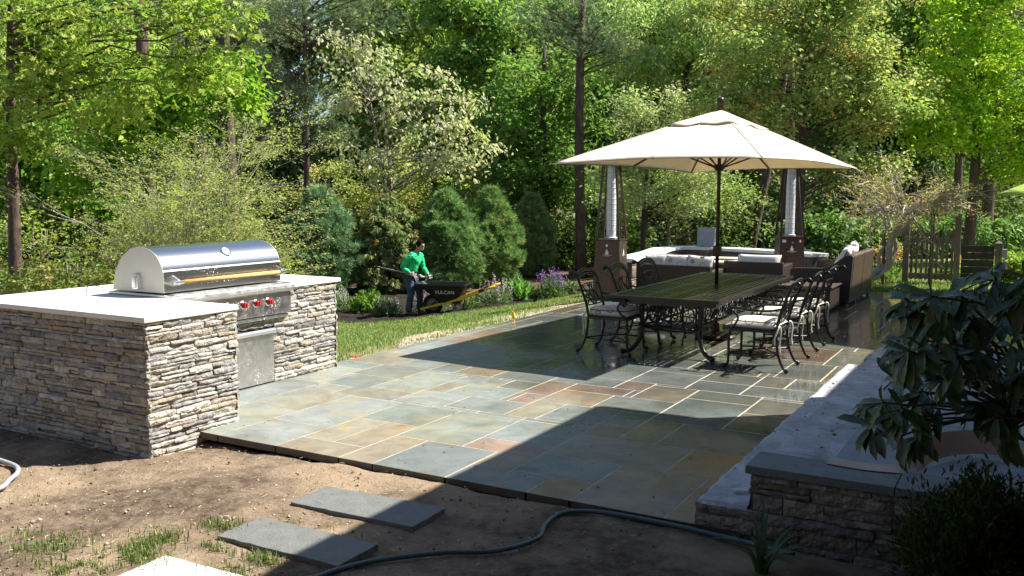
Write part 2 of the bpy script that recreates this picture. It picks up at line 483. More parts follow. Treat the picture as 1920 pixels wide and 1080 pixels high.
# bedding and joints just under the slab faces
gi, gj = np.where(free & (occ >= 0))
grout = MB()
done = np.zeros((NI, NJ), bool)
for j in range(NJ):
    i = 0
    while i < NI:
        if free[i, j]:
            k = i
            while k < NI and free[k, j]: k += 1
            x0, x1 = PX0 + (i - OI) * Q + .004, PX0 + (k - OI) * Q - .004; y0, y1 = PY0 + j * Q + (.004 if j == 0 else 0), PY0 + (j + 1) * Q
            grout.add([(x0, y0, -.0006), (x1, y0, -.0006), (x1, y1, -.0006), (x0, y1, -.0006)], [(0, 1, 2, 3)])
            i = k
        else: i += 1


def patio_mat():
    m = bpy.data.materials.new('wet_bluestone'); m.use_nodes = True; nt = m.node_tree; L = nt.links.new
    b = nt.nodes['Principled BSDF']; tc = _n(nt, 'ShaderNodeTexCoord'); P = tc.outputs['Object']
    at = _n(nt, 'ShaderNodeAttribute', attribute_name='tint')
    def noise(s, d=6, r=.6, dist=0):
        n = _n(nt, 'ShaderNodeTexNoise'); n.inputs['Scale'].default_value = s; n.inputs['Detail'].default_value = d; n.inputs['Roughness'].default_value = r
        n.inputs['Distortion'].default_value = dist; L(P, n.inputs['Vector']); return n.outputs['Fac']
    def rng(v, a, b_, c, d):
        r = _n(nt, 'ShaderNodeMapRange'); r.inputs['From Min'].default_value = a; r.inputs['From Max'].default_value = b_
        r.inputs['To Min'].default_value = c; r.inputs['To Max'].default_value = d; L(v, r.inputs['Value']); return r.outputs[0]
    def math_(op, a, b_):
        n = _n(nt, 'ShaderNodeMath', operation=op)
        for k, v in enumerate((a, b_)):
            if isinstance(v, (int, float)): n.inputs[k].default_value = v
            else: L(v, n.inputs[k])
        return n.outputs[0]
    sx = _n(nt, 'ShaderNodeSeparateXYZ'); L(P, sx.inputs[0])
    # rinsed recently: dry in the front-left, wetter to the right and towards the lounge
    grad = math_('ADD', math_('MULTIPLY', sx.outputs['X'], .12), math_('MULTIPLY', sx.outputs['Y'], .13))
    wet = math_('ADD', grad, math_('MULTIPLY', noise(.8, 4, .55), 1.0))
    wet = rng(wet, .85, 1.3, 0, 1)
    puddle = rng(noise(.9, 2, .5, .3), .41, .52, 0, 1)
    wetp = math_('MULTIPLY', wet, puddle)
    # colour
    cl = rng(noise(2.6, 9, .72, .9), .3, .7, .68, 1.28)
    fine = rng(noise(60, 4, .7), .3, .7, .93, 1.07)
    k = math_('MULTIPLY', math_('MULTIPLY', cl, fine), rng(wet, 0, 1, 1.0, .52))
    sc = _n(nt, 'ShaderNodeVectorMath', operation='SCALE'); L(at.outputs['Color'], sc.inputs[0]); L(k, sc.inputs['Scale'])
    mx = _n(nt, 'ShaderNodeMix', data_type='RGBA'); L(sc.outputs[0], mx.inputs['A'])
    rust = _n(nt, 'ShaderNodeVectorMath', operation='MULTIPLY'); L(sc.outputs[0], rust.inputs[0]); rust.inputs[1].default_value = (1.14, .99, .78)
    L(rust.outputs[0], mx.inputs['B']); L(rng(noise(1.1, 5, .6, 1.4), .50, .58, 0, .7), mx.inputs['Factor'])
    L(mx.outputs['Result'], b.inputs['Base Color'])
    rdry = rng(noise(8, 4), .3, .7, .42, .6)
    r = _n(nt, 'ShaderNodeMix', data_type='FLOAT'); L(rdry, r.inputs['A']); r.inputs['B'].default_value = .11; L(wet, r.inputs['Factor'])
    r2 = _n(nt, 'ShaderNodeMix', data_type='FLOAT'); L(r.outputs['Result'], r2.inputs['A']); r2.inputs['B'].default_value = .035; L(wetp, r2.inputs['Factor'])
    L(r2.outputs['Result'], b.inputs['Roughness']); b.inputs['Specular IOR Level'].default_value = .5; b.inputs['IOR'].default_value = 1.42
    bp = _n(nt, 'ShaderNodeBump'); bp.inputs['Distance'].default_value = .01
    L(rng(wetp, 0, 1, .38, .03), bp.inputs['Strength'])
    L(noise(13, 9, .68), bp.inputs['Height']); L(bp.outputs[0], b.inputs['Normal'])
    return m


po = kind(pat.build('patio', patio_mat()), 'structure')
gm = pmat('joint_sand', (.40, .36, .295), .85, var=.35, scale=5)
kind(grout.build('patio_joint_sand', gm, po), 'structure')
# ------------------------------------------------------------------ ledge stone facing
STONES = [(.44, .41, .36), (.39, .37, .335), (.33, .315, .30), (.48, .445, .385), (.40, .34, .26), (.28, .265, .255), (.45, .39, .31), (.51, .485, .43), (.34, .28, .215)]
SW = [5, 4, 4, 4, 2, 2.5, 2.5, 3, 1.2]


def ledge(mb, org, u, n, L, z0, z1, seed, hmin=.024, hmax=.060, lmin=.09, lmax=.36, proj=.026, pal=STONES, wts=SW):
    r = random.Random(seed); org = Vector(org); u = Vector(u); n = Vector(n); up = Vector((0, 0, 1))
    z = z0
    while z < z1 - .012:
        h = min(r.uniform(hmin, hmax), z1 - z)
        if z1 - z - h < .02: h = z1 - z
        x = -r.uniform(0, .02)
        while x < L - .004:
            l = r.uniform(lmin, lmax)
            if L - x - l < lmin * .8: l = L - x + r.uniform(-.004, .01)
            hh = h
            sub = [(z, h)]
            if h > .05 and r.random() < .22: sub = [(z, h * .45), (z + h * .45, h * .55)]
            for (za, ha) in sub:
                p = r.uniform(.002, proj); c = r.choices(pal, wts)[0]; f = r.uniform(.72, 1.12); c = tuple(v * f for v in c)
                nx = max(3, int(l / .035)); nz = 3
                vs = []; sd = r.uniform(0, 100)
                tilt = r.uniform(-.010, .010); g = .0024
                for b in range(nz + 1):
                    for a in range(nx + 1):
                        fa, fb = a / nx, b / nz
                        xa = x + g + (l - 2 * g) * fa; zz = za + g * .8 + (ha - 1.6 * g) * fb
                        d = p + tilt * (fb - .5) * 2 + .013 * mnoise.noise((xa * 14 + sd, zz * 26, sd)) + .006 * mnoise.noise((xa * 45 + sd, zz * 60, sd))
                        edge = min(fa, 1 - fa) * l
                        if b in (0, nz): zz += .005 * mnoise.noise((xa * 18, sd, b)); d -= .007
                        if a in (0, nx): xa += .004 * mnoise.noise((zz * 40, sd, a)); d -= .006
                        vs.append(org + u * xa + n * max(d, -.004) + up * zz)
                k = len(vs)
                ring = [a for a in range(nx + 1)] + [b * (nx + 1) + nx for b in range(1, nz + 1)] + [nz * (nx + 1) + a for a in range(nx - 1, -1, -1)] + [b * (nx + 1) for b in range(nz - 1, 0, -1)]
                for i in ring:
                    vs.append(vs[i] - n * ((vs[i] - org).dot(n) + .012))
                fs = [(b * (nx + 1) + a, b * (nx + 1) + a + 1, (b + 1) * (nx + 1) + a + 1, (b + 1) * (nx + 1) + a) for b in range(nz) for a in range(nx)]
                m = len(ring)
                fs += [(ring[i], k + i, k + (i + 1) % m, ring[(i + 1) % m]) for i in range(m)]
                if u.cross(up).dot(n) < 0: fs = [tuple(reversed(f_)) for f_ in fs]
                mb.add(vs, fs, c)
            x += l
        z += h


# ------------------------------------------------------------------ outdoor kitchen
kit = thing('outdoor_kitchen', 'L-shaped grill island faced in stacked ledge stone under a pale stone top', 'outdoor kitchen', (-6.6, 4.46, 0))
KO = Vector((6.6, -4.46, 0))                              # world -> local of this thing


def kp(mb):
    mb.v = [tuple(Vector(p) + KO) for p in mb.v]; return mb


w_ = MB()
ledge(w_, (-8.05, 4.46, 0), (1, 0, 0), (0, -1, 0), 2.34, -.2, .938, 1)
ledge(w_, (-5.72, 4.452, 0), (0, 1, 0), (1, 0, 0), .885, -.2, .938, 2)
ledge(w_, (-6.6, 6.66, 0), (0, 1, 0), (1, 0, 0), .93, -.03, .688, 3)
ledge(w_, (-6.6, 6.87, 0), (0, 1, 0), (1, 0, 0), .72, .69, .938, 4)
ledge(w_, (-6.6, 5.35, 0), (0, 1, 0), (1, 0, 0), 1.31, .575, .688, 5)
ledge(w_, (-6.6, 5.35, 0), (0, 1, 0), (1, 0, 0), .22, -.03, .575, 6)
ledge(w_, (-5.72, 5.33, 0), (-1, 0, 0), (0, 1, 0), .88, -.05, .938, 7)
ledge(w_, (-6.59, 7.59, 0), (-1, 0, 0), (0, 1, 0), 1.46, -.2, .938, 8)
ledge(w_, (-8.05, 7.6, 0), (0, -1, 0), (-1, 0, 0), 3.14, -.3, .938, 9)
stone_wall = kp(w_).build('stone_facing', M['stone'], kit)
c_ = MB()
c_.prism([(-8.045, 4.465), (-5.725, 4.465), (-5.725, 5.325), (-6.605, 5.325), (-6.605, 7.595), (-8.045, 7.595)], -.35, .69)
c_.prism([(-8.045, 4.467), (-5.727, 4.467), (-5.727, 5.323), (-8.045, 5.323)], .69, .9385)
c_.box(-8.045, -6.607, 6.88, 7.593, .69, .9385)
kp(c_).build('core', M['mortar'], kit)
t_ = MB()
t_.prism([(-8.1, 4.42), (-5.685, 4.42), (-5.685, 5.345), (-7.34, 5.345), (-7.34, 6.865), (-6.565, 6.865), (-6.565, 7.66), (-8.1, 7.66)], .9395, .982)
kp(t_).build('countertop', M['counter'], kit, bevel=.006)
d_ = MB(); d_.box(-6.615, -6.585, 5.6, 6.645, .015, .545)
door = kp(d_).build('cabinet_door', M['steel_brushed'], kit, bevel=.004)
h_ = MB(); h_.prism([(-6.583, .515), (-6.553, .51), (-6.545, .535), (-6.56, .56), (-6.583, .562)], 5.602, 6.643,
                    Matrix(((1, 0, 0, 0), (0, 0, 1, 0), (0, 1, 0, 0), (0, 0, 0, 1))))
kp(h_).build('handle', M['steel'], door, bevel=.003)

# ------------------------------------------------------------------ built-in grill
grill = thing('gas_grill', 'large stainless built-in gas grill with domed hood and red knobs, set in the stone island', 'grill', (-6.95, 6.1, .98))
GO = Vector((6.95, -6.1, -.98))


def gp(mb):
    mb.v = [tuple(Vector(p) + GO) for p in mb.v]; return mb


XZ = Matrix(((1, 0, 0, 0), (0, 0, 1, 0), (0, 1, 0, 0), (0, 0, 0, 1)))
f_ = MB(); f_.box(-7.32, -6.6, 5.38, 6.83, .70, 1.0); gp(f_).build('firebox', M['steel_brushed'], grill, bevel=.006)
rim = MB(); rim.box(-7.36, -6.6, 5.349, 6.861, .985, 1.008); gp(rim).build('rim', M['steel_brushed'], grill, bevel=.004)
arc = [(-6.64, 1.225)] + [(-6.93 + .295 * math.cos(a), 1.2 + .225 * math.sin(a)) for a in np.linspace(.12, PI * .52, 18)] + \
      [(-7.06, 1.405), (-7.18, 1.325), (-7.27, 1.2), (-7.315, 1.05), (-7.318, 1.022)]
prof = [(-6.628, 1.022), (-6.628, 1.21)] + arc
hood = MB(); n = len(prof)
vs = [(x, 5.375, z) for x, z in prof] + [(x, 6.80, z) for x, z in prof]
hood.add(vs, [(i, i + 1, n + i + 1, n + i) for i in range(n - 1)] + [(n - 1, 0, n, 2 * n - 1)])
lid = gp(hood).build('hood', M['steel'], grill)
for p in lid.data.polygons: p.use_smooth = p.index not in (0, n - 1)
lid.modifiers.new('split', 'EDGE_SPLIT').split_angle = rad(28)
for yy in (5.372, 6.803):
    e = MB(); k = len(prof); e.prism(prof, yy - .003, yy + .003, XZ); gp(e).build('end_panel', M['end_panel'], lid)
# splash marks on the front of the hood
def splash(m, z0, z1):
    nt = m.node_tree; L = nt.links.new; b = nt.nodes['Principled BSDF']; tc = _n(nt, 'ShaderNodeTexCoord')
    mp = _n(nt, 'ShaderNodeMapping'); mp.inputs['Scale'].default_value = (1, 1, .8); L(tc.outputs['Object'], mp.inputs['Vector'])
    v = _n(nt, 'ShaderNodeTexVoronoi'); v.inputs['Scale'].default_value = 52; L(mp.outputs['Vector'], v.inputs['Vector'])
    n = _n(nt, 'ShaderNodeTexNoise'); n.inputs['Scale'].default_value = 5; n.inputs['Detail'].default_value = 4; L(tc.outputs['Object'], n.inputs['Vector'])
    th = _n(nt, 'ShaderNodeMapRange'); th.inputs['From Min'].default_value = .42; th.inputs['From Max'].default_value = .72; th.inputs['To Min'].default_value = .0; th.inputs['To Max'].default_value = .40; L(n.outputs['Fac'], th.inputs['Value'])
    lt = _n(nt, 'ShaderNodeMath', operation='LESS_THAN'); L(v.outputs['Distance'], lt.inputs[0]); L(th.outputs[0], lt.inputs[1])
    s = _n(nt, 'ShaderNodeSeparateXYZ'); L(tc.outputs['Object'], s.inputs[0])
    a = _n(nt, 'ShaderNodeMath', operation='GREATER_THAN'); L(s.outputs['Z'], a.inputs[0]); a.inputs[1].default_value = z0
    c = _n(nt, 'ShaderNodeMath', operation='LESS_THAN'); L(s.outputs['Z'], c.inputs[0]); c.inputs[1].default_value = z1
    m1 = _n(nt, 'ShaderNodeMath', operation='MULTIPLY'); L(a.outputs[0], m1.inputs[0]); L(c.outputs[0], m1.inputs[1])
    m2 = _n(nt, 'ShaderNodeMath', operation='MULTIPLY'); L(m1.outputs[0], m2.inputs[0]); L(lt.outputs[0], m2.inputs[1])
    d = _n(nt, 'ShaderNodeBsdfDiffuse'); d.inputs['Color'].default_value = (.72, .70, .65, 1)
    mx = _n(nt, 'ShaderNodeMixShader'); L(m2.outputs[0], mx.inputs[0]); L(b.outputs[0], mx.inputs[1]); L(d.outputs[0], mx.inputs[2]); L(mx.outputs[0], nt.nodes['Material Output'].inputs['Surface'])


hm = pmat('hood_steel', (.66, .655, .64), .24, 1, var=.02, scale=3); splash(hm, .09, .245); lid.data.materials[0] = hm
splash(M['steel_brushed'], -.4, .3)
side = MB(); side.tube([(-6.95, 5.352, 1.09), (-6.95, 5.37, 1.09)], .018, 12); side.box(-7.0, -6.93, 5.33, 5.371, 1.045, 1.18); side.box(-6.985, -6.945, 5.315, 5.33, 1.06, 1.16)
gp(side).build('rotisserie_bracket', M['white_metal'], lid, bevel=.004)
hd = MB(); hd.tube([(-6.545, 5.52, 1.115), (-6.545, 6.70, 1.115)], .021, 14)
handle = gp(hd).build('handle', pmat('kraft_wrap', (.62, .40, .14), .75, var=.22, scale=30, bump=.4, bscale=70), lid, smooth=True)
for y in (5.47, 6.745):
    br = MB()
    br.prism([(-6.63, 1.075), (-6.63, 1.175), (-6.55, 1.14), (-6.53, 1.115), (-6.545, 1.09)], y - .012, y + .012, XZ)
    br.tube([(-6.545, y - .05, 1.115), (-6.545, y + .05, 1.115)], .017, 12)
    gp(br).build('handle_bracket', M['steel'], lid, bevel=.002)
bd = MB()
A = rad(40); mt = Matrix.Translation((-6.93 + .298 * math.cos(A), 6.16, 1.2 + .228 * math.sin(A))) @ Vector((math.cos(A), 0, math.sin(A))).to_track_quat('Z', 'Y').to_matrix().to_4x4()
bd.lathe([(.0, 0), (.052, 0), (.055, .006), (.048, .010), (.046, .006), (0, .006)], 26, mt)
gp(bd).build('thermometer', M['white_metal'], lid, smooth=False)
pn = MB(); pn.box(-6.6, -6.535, 5.362, 6.85, .70, .915); panel = gp(pn).build('control_panel', M['steel_brushed'], grill, bevel=.004)
bn = MB(); bn.prism([(-6.6, .918), (-6.52, .918), (-6.495, .93), (-6.487, .955), (-6.495, .985), (-6.515, .999), (-6.6, 1.004)], 5.352, 6.862, XZ)
gp(bn).build('bullnose', M['steel_brushed'], grill, bevel=.002)
dp = MB(); dp.box(-6.598, -6.55, 5.40, 6.82, .655, .69); gp(dp).build('drip_tray', M['steel_brushed'], grill, bevel=.003)
KM = Matrix(((0, 0, 1, 0), (0, 1, 0, 0), (-1, 0, 0, 0), (0, 0, 0, 1)))
for y in (5.5, 5.67, 5.84, 6.01, 6.2, 6.365, 6.53):
    k = MB(); k.lathe([(0, 0), (.030, 0), (.030, .008), (.026, .012), (.026, .034), (.022, .04), (0, .04)], 20, Matrix.Translation((-6.525, y, .835)) @ KM)
    k.box(-6.49, -6.478, y - .006, y + .006, .812, .858)
    kn = gp(k).build('knob', M['red'], panel, bevel=.0015)
    b2 = MB(); b2.lathe([(.0, 0), (.041, 0), (.041, .006), (.034, .011), (0, .011)], 22, Matrix.Translation((-6.537, y, .835)) @ KM)
    gp(b2).build('bezel', M['white_metal'], kn)
# a short cable on the counter by the hood
cb = MB(); cb.tube(bez([(-7.36, 5.30, 1.04), (-7.40, 5.2, 1.075), (-7.36, 5.13, 1.04), (-7.30, 5.08, .99)], 6), .004, 6)
o = cb.build('power_cable', M['black_rubber'], None, smooth=True); tag(o, 'short black cable looping onto the pale counter behind the grill hood', 'cable')

# ------------------------------------------------------------------ entry steps at the house
steps = thing('entry_steps', 'unfinished stone entry steps with bluestone landing and rough mortar tread', 'steps', (-1.34, 5.06, 0))
SO = Vector((1.34, -5.06, 0))


def s_(mb):
    mb.v = [tuple(Vector(p) + SO) for p in mb.v]; return mb


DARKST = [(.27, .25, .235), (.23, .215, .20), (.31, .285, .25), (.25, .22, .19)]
w_ = MB()
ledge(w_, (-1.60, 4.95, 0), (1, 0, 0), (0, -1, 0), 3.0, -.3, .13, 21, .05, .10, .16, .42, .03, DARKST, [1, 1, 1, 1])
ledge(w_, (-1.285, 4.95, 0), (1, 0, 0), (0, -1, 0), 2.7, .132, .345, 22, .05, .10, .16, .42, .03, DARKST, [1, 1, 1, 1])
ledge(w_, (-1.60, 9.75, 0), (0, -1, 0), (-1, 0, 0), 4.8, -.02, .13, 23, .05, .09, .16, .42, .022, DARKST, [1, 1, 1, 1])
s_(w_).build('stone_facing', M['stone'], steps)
MT = pmat('scratch_coat', (.45, .46, .475), .9, var=.4, scale=4.5, bump=.7, bscale=40, detail=10)
nt = MT.node_tree
b = MB()                                                  # rough mortar bed: ragged-edged sheet with real thickness
xs = np.arange(-1.62, -.899, .03); ys = np.arange(4.935, 9.8, .03)
V = []; idx = {}
for j, y in enumerate(ys):
    for i, x in enumerate(xs):
        tread = x < -1.315
        z = (.143 if tread else .345) + .0025 * mnoise.fractal((x * 9, y * 9, 1), .6, 2, 4)
        xx = x
        if i == 0: xx += .028 * mnoise.noise((0, y * 5, 2)) + .015 * mnoise.noise((0, y * 19, 5))
        if i in (0, len(xs) - 1) or j in (0, len(ys) - 1): z -= .02
        idx[i, j] = len(V); V.append((xx, y, z))
F = [(idx[i, j], idx[i + 1, j], idx[i + 1, j + 1], idx[i, j + 1]) for j in range(len(ys) - 1) for i in range(len(xs) - 1)
     if not (ys[j] < 4.98 and xs[i] > -1.33)]
b.add(V, F)
s_(b).build('mortar_bed', MT, steps)
b = MB(); b.box(-1.585, 1.4, 4.96, 9.74, -.3, .125); b.box(-1.30, 1.4, 4.965, 9.73, .125, .33)
s_(b).build('core', M['mortar'], steps)
b = MB(); b.box(-1.325, -.55, 4.915, 5.235, .347, .395); b.box(-.546, .35, 4.915, 5.235, .347, .395); b.box(.354, 1.3, 4.915, 5.235, .347, .395)
s_(b).build('edge_cap', M['blue_dark'], steps, bevel=.004)
b = MB(); r = random.Random(8)
y = 5.242
while y < 9.6:
    hgt = r.choice([.45, .6, .75]); x = -.92
    y2 = min(y + hgt, 9.7)
    while x < 1.3:
        wd = r.choice([.6, .75, .9]); x2 = min(x + wd, 1.3)
        b.box(x, x2 - .007, y, y2 - .007, .345, .390 + r.uniform(-.001, .001)); x = x2
    y = y2
s_(b).build('landing_slab', M['blue'], steps, bevel=.003)
b = MB(); b.box(-1.42, -.35, 9.62, 9.98, .165, .235)
o = b.build('bluestone_tread', M['blue'], None, bevel=.005); tag(o, 'loose grey bluestone tread lying at the far end of the unfinished step', 'stone slab')
b = MB(); m = Matrix.Translation((-1.455, 5.15, .160)) @ Matrix.Rotation(rad(22), 4, 'Z') @ Matrix.Rotation(rad(90), 4, 'Y')
b.lathe([(0, 0), (.011, 0), (.012, .004), (.012, .085), (.011, .087)], 12, m)
mk = thing('marker_pen', 'small white marker pen with grey cap left on the rough tread', 'marker', (0, 0, 0))
b.build('barrel', pmat('white_plastic', (.8, .8, .78), .35, var=0), mk)
b = MB(); b.lathe([(.011, .0875), (.013, .088), (.013, .112), (.008, .115), (0, .115)], 12, m @ Matrix.Translation((0, 0, 0)))
b.build('cap', pmat('grey_plastic', (.25, .26, .28), .4, var=0), mk)
# mortar crumbs and grit on the rough treads
r = random.Random(31); V = []; F = []; C = []
for i in range(150):
    y = r.uniform(4.98, 9.6); t = r.random() < .45; x = r.uniform(-1.6, -1.33) if t else r.uniform(-1.30, -.93); z = .146 if t else .348
    s = abs(r.gauss(0, .005)) + .002; k = len(V)
    for p in ((1, 0, 0), (0, 1, 0), (-1, 0, 0), (0, -1, 0), (0, 0, .6)): V.append((x + p[0] * s * r.uniform(.6, 1.8), y + p[1] * s * r.uniform(.6, 1.8), z + p[2] * s))
    c = r.choice([(.10, .085, .07), (.16, .14, .12), (.42, .41, .40), (.07, .055, .045)])
    for f in ((0, 1, 4), (1, 2, 4), (2, 3, 4), (3, 0, 4)): F.append([k + q for q in f]); C.append(c)
kind(np_obj('mortar_rubble', np.array(V), np.array(F), np.array(C), pmat('crumb', attr=True, var=0, rough=.95)), 'stuff')
# curling strip of flashing on the landing
P = bez([(-.93, 5.22, .402), (-.72, 5.20, .402), (-.56, 5.25, .404), (-.44, 5.42, .41), (-.35, 5.62, .41), (-.23, 5.74, .41), (-.10, 5.78, .41)], 8)
b = MB(); vs = []; n = len(P)
for i, p in enumerate(P):
    t = i / (n - 1); lean = smooth(.25, .6, t) * 1.15
    up = Vector((0, 0, 1)); d = (P[min(i + 1, n - 1)] - P[max(i - 1, 0)]).normalized(); sd = Vector((-d.y, d.x, 0)).normalized()
    wv = sd * math.cos(lean) + up * math.sin(lean); hw = .068
    for q, nn in ((-1, 0), (1, 0), (1, 1), (-1, 1)):
        vs.append(p + wv * (q + (1 if lean > .2 else 0) * 1.0 * min(1, lean)) * hw - Vector((0, 0, .0012)) * nn)
fs = []
for i in range(n - 1):
    for k in range(4): fs.append((i * 4 + k, i * 4 + (k + 1) % 4, i * 4 + 4 + (k + 1) % 4, i * 4 + 4 + k))
fs += [(3, 2, 1, 0), tuple(4 * (n - 1) + k for k in range(4))]
b.add(vs, fs)
o = b.build('flashing_strip', pmat('brown_flashing', (.42, .29, .24), .5, var=.12, scale=10), None, smooth=False)
tag(o, 'curling strip of pinkish brown flashing paper lying on the bluestone landing', 'flashing strip')

# ------------------------------------------------------------------ stepping stones in the soil
for (x0, x1, y0, y1, rot, lab) in (
        (-3.93, -3.0, 4.07, 4.42, .01, 'grey bluestone stepping stone nearest the patio edge, its right end in shadow'),
        (-3.90, -3.01, 3.45, 3.78, -.005, 'grey bluestone stepping stone between the patio one and the pale one'),
        (-3.93, -2.98, 2.74, 3.13, 0, 'sunlit-pale stepping stone at the bottom edge, half out of the picture')):
    cx, cy = (x0 + x1) / 2, (y0 + y1) / 2; hx, hy = (x1 - x0) / 2, (y1 - y0) / 2
    b = MB(); rr = random.Random(int(cy * 100)); nn = 14; ring = []
    for (ax, ay, bx, by) in ((-hx, -hy, hx, -hy), (hx, -hy, hx, hy), (hx, hy, -hx, hy), (-hx, hy, -hx, -hy)):
        for k in range(nn):
            t = k / nn; ring.append((ax + (bx - ax) * t + rr.uniform(-.005, .005), ay + (by - ay) * t + rr.uniform(-.005, .005)))
    b.prism(ring, -.045, .0)
    o = b.build('stepping_stone', M['step_stone'] if cy > 3.2 else pmat('sunlit_stone', (.5, .49, .46), .7, var=.15, scale=9, bump=.2), None, bevel=.004)  # nearest stone: strong sun put into a paler base colour
    o.location = (cx, cy, tz(cx, cy) + .028); o.rotation_euler = (rad(.6), rad(-.8), rot)
    tag(o, lab, 'stepping stone', 'stepping stones in the bare soil')

# ------------------------------------------------------------------ hoses
def hose(pts, r, mat, label, name='garden_hose', fit=False):
    b = MB(); P = bez([(x, y, tz(x, y) + r + .012 + dz) for x, y, dz in pts], 12)
    root = thing(name, label, 'hose', P[0])
    b.tube([p - P[0] for p in P], r, 10); b.build('tube', mat, root, smooth=True)
    c = MB(); d = (P[-1] - P[-2]).normalized()
    c.tube([P[-1] - P[0] - d * .03, P[-1] - P[0] + d * .04], r * 1.45, 12); c.build('coupling', M['steel'], root, smooth=False)
    return root


hose([(-1.0, 4.70, .03), (-1.34, 4.82, .0), (-1.8, 4.86, 0), (-2.18, 4.84, 0), (-2.36, 4.72, 0), (-2.36, 4.50, 0), (-2.30, 4.28, 0), (-2.42, 4.02, 0), (-2.7, 3.82, 0), (-3.0, 3.4, 0), (-3.1, 2.6, 0)],
     .014, pmat('hose_teal', (.055, .10, .115), .35, var=.15, scale=30), 'dark teal garden hose snaking over the shaded soil in front of the steps')
hose([(-6.9, 3.85, 0), (-6.45, 3.82, 0), (-6.25, 3.74, 0), (-6.12, 3.6, 0), (-6.0, 3.46, 0), (-6.05, 3.3, 0), (-6.4, 3.0, 0)],
     .017, pmat('hose_grey', (.36, .37, .38), .45, var=.2, scale=30), 'grey hose end curving on sunlit soil beside the stone island', fit=True)

# straw and bark scraps trodden into the soil
r = random.Random(19); V = []; F = []; C = []
for i in range(1700):
    x = r.uniform(-7.2, -1.8); y = r.uniform(1.7, 4.88); a = r.uniform(0, 6.28); l = r.uniform(.008, .04); w2 = r.uniform(.0012, .003); z = tz(x, y) + .012 + r.uniform(-.004, .012); k = len(V); t = r.uniform(-.3, .3) * l
    d = (math.cos(a), math.sin(a))
    V += [(x - d[1] * w2, y + d[0] * w2, z), (x + d[1] * w2, y - d[0] * w2, z), (x + d[0] * l + d[1] * w2, y + d[1] * l - d[0] * w2, z + t), (x + d[0] * l - d[1] * w2, y + d[1] * l + d[0] * w2, z + t + .002)]
    F.append((k, k + 1, k + 2, k + 3)); C.append(r.choice([(.42, .34, .22), (.34, .25, .15), (.10, .06, .04), (.06, .04, .03), (.5, .43, .3)]))
kind(np_obj('straw_litter', np.array(V), np.array(F), np.array(C), pmat('straw', attr=True, var=0, rough=.9)), 'stuff')
# clods, chips and pebbles on the soil
r = random.Random(17); V = []; F = []; C = []
for i in range(2600):
    x = r.uniform(-7.2, -1.7); y = r.uniform(1.6, 4.88); s = abs(r.gauss(0, .0055)) + .0025
    if r.random() < .02: s *= 2
    z = tz(x, y) + s * .25; k = len(V)
    pts = [(1, 0, 0), (0, 1, 0), (-1, 0, 0), (0, -1, 0), (0, 0, .75), (0, 0, -.75)]
    for p in pts:
        V.append((x + p[0] * s * r.uniform(.6, 1.3), y + p[1] * s * r.uniform(.6, 1.3), z + p[2] * s * r.uniform(.6, 1.2)))
    c = r.choice([(.36, .31, .25), (.22, .15, .10), (.16, .11, .08), (.45, .40, .33), (.28, .2, .14)])
    for f in ((0, 1, 4), (1, 2, 4), (2, 3, 4), (3, 0, 4), (1, 0, 5), (2, 1, 5), (3, 2, 5), (0, 3, 5)):
        F.append([k + q for q in f]); C.append(c)
kind(np_obj('pebbles', np.array(V), np.array(F), np.array(C), pmat('pebble', attr=True, var=.2, scale=40, rough=.95)), 'stuff')
# ------------------------------------------------------------------ dining chairs
CUSH = bpy.data.materials.new('cushion_print'); CUSH.use_nodes = True
nt = CUSH.node_tree; L = nt.links.new; b = nt.nodes['Principled BSDF']
tc = _n(nt, 'ShaderNodeTexCoord'); vo = _n(nt, 'ShaderNodeTexVoronoi'); vo.inputs['Scale'].default_value = 6.5; vo.inputs['Randomness'].default_value = .7
L(tc.outputs['Object'], vo.inputs['Vector'])
sn = _n(nt, 'ShaderNodeMath', operation='SINE'); ml = _n(nt, 'ShaderNodeMath', operation='MULTIPLY'); ml.inputs[1].default_value = 22
L(vo.outputs['Distance'], ml.inputs[0]); L(ml.outputs[0], sn.inputs[0])
rg = _n(nt, 'ShaderNodeMapRange'); rg.inputs['From Min'].default_value = .55; rg.inputs['From Max'].default_value = .8; L(sn.outputs[0], rg.inputs['Value'])
ms = _n(nt, 'ShaderNodeMapRange'); ms.inputs['From Min'].default_value = .40; ms.inputs['From Max'].default_value = .36; L(vo.outputs['Distance'], ms.inputs['Value'])
mm = _n(nt, 'ShaderNodeMath', operation='MULTIPLY'); L(rg.outputs[0], mm.inputs[0]); L(ms.outputs[0], mm.inputs[1])
hu = _n(nt, 'ShaderNodeMix', data_type='RGBA'); hu.inputs['A'].default_value = (.20, .19, .18, 1); hu.inputs['B'].default_value = (.42, .31, .15, 1)
sp = _n(nt, 'ShaderNodeSeparateColor'); L(vo.outputs['Color'], sp.inputs[0]); st = _n(nt, 'ShaderNodeMath', operation='GREATER_THAN'); st.inputs[1].default_value = .5
L(sp.outputs[0], st.inputs[0]); L(st.outputs[0], hu.inputs['Factor'])
mx = _n(nt, 'ShaderNodeMix', data_type='RGBA'); mx.inputs['A'].default_value = (.72, .69, .62, 1); L(hu.outputs['Result'], mx.inputs['B']); L(mm.outputs[0], mx.inputs['Factor'])
L(mx.outputs['Result'], b.inputs['Base Color']); b.inputs['Roughness'].default_value = .85
M['cloth_white'] = pmat('white_fabric', (.74, .71, .65), .85, var=.05, scale=20, bump=.15, bscale=200)
M['piping'] = pmat('dark_piping', (.05, .045, .04), .8, var=.1)


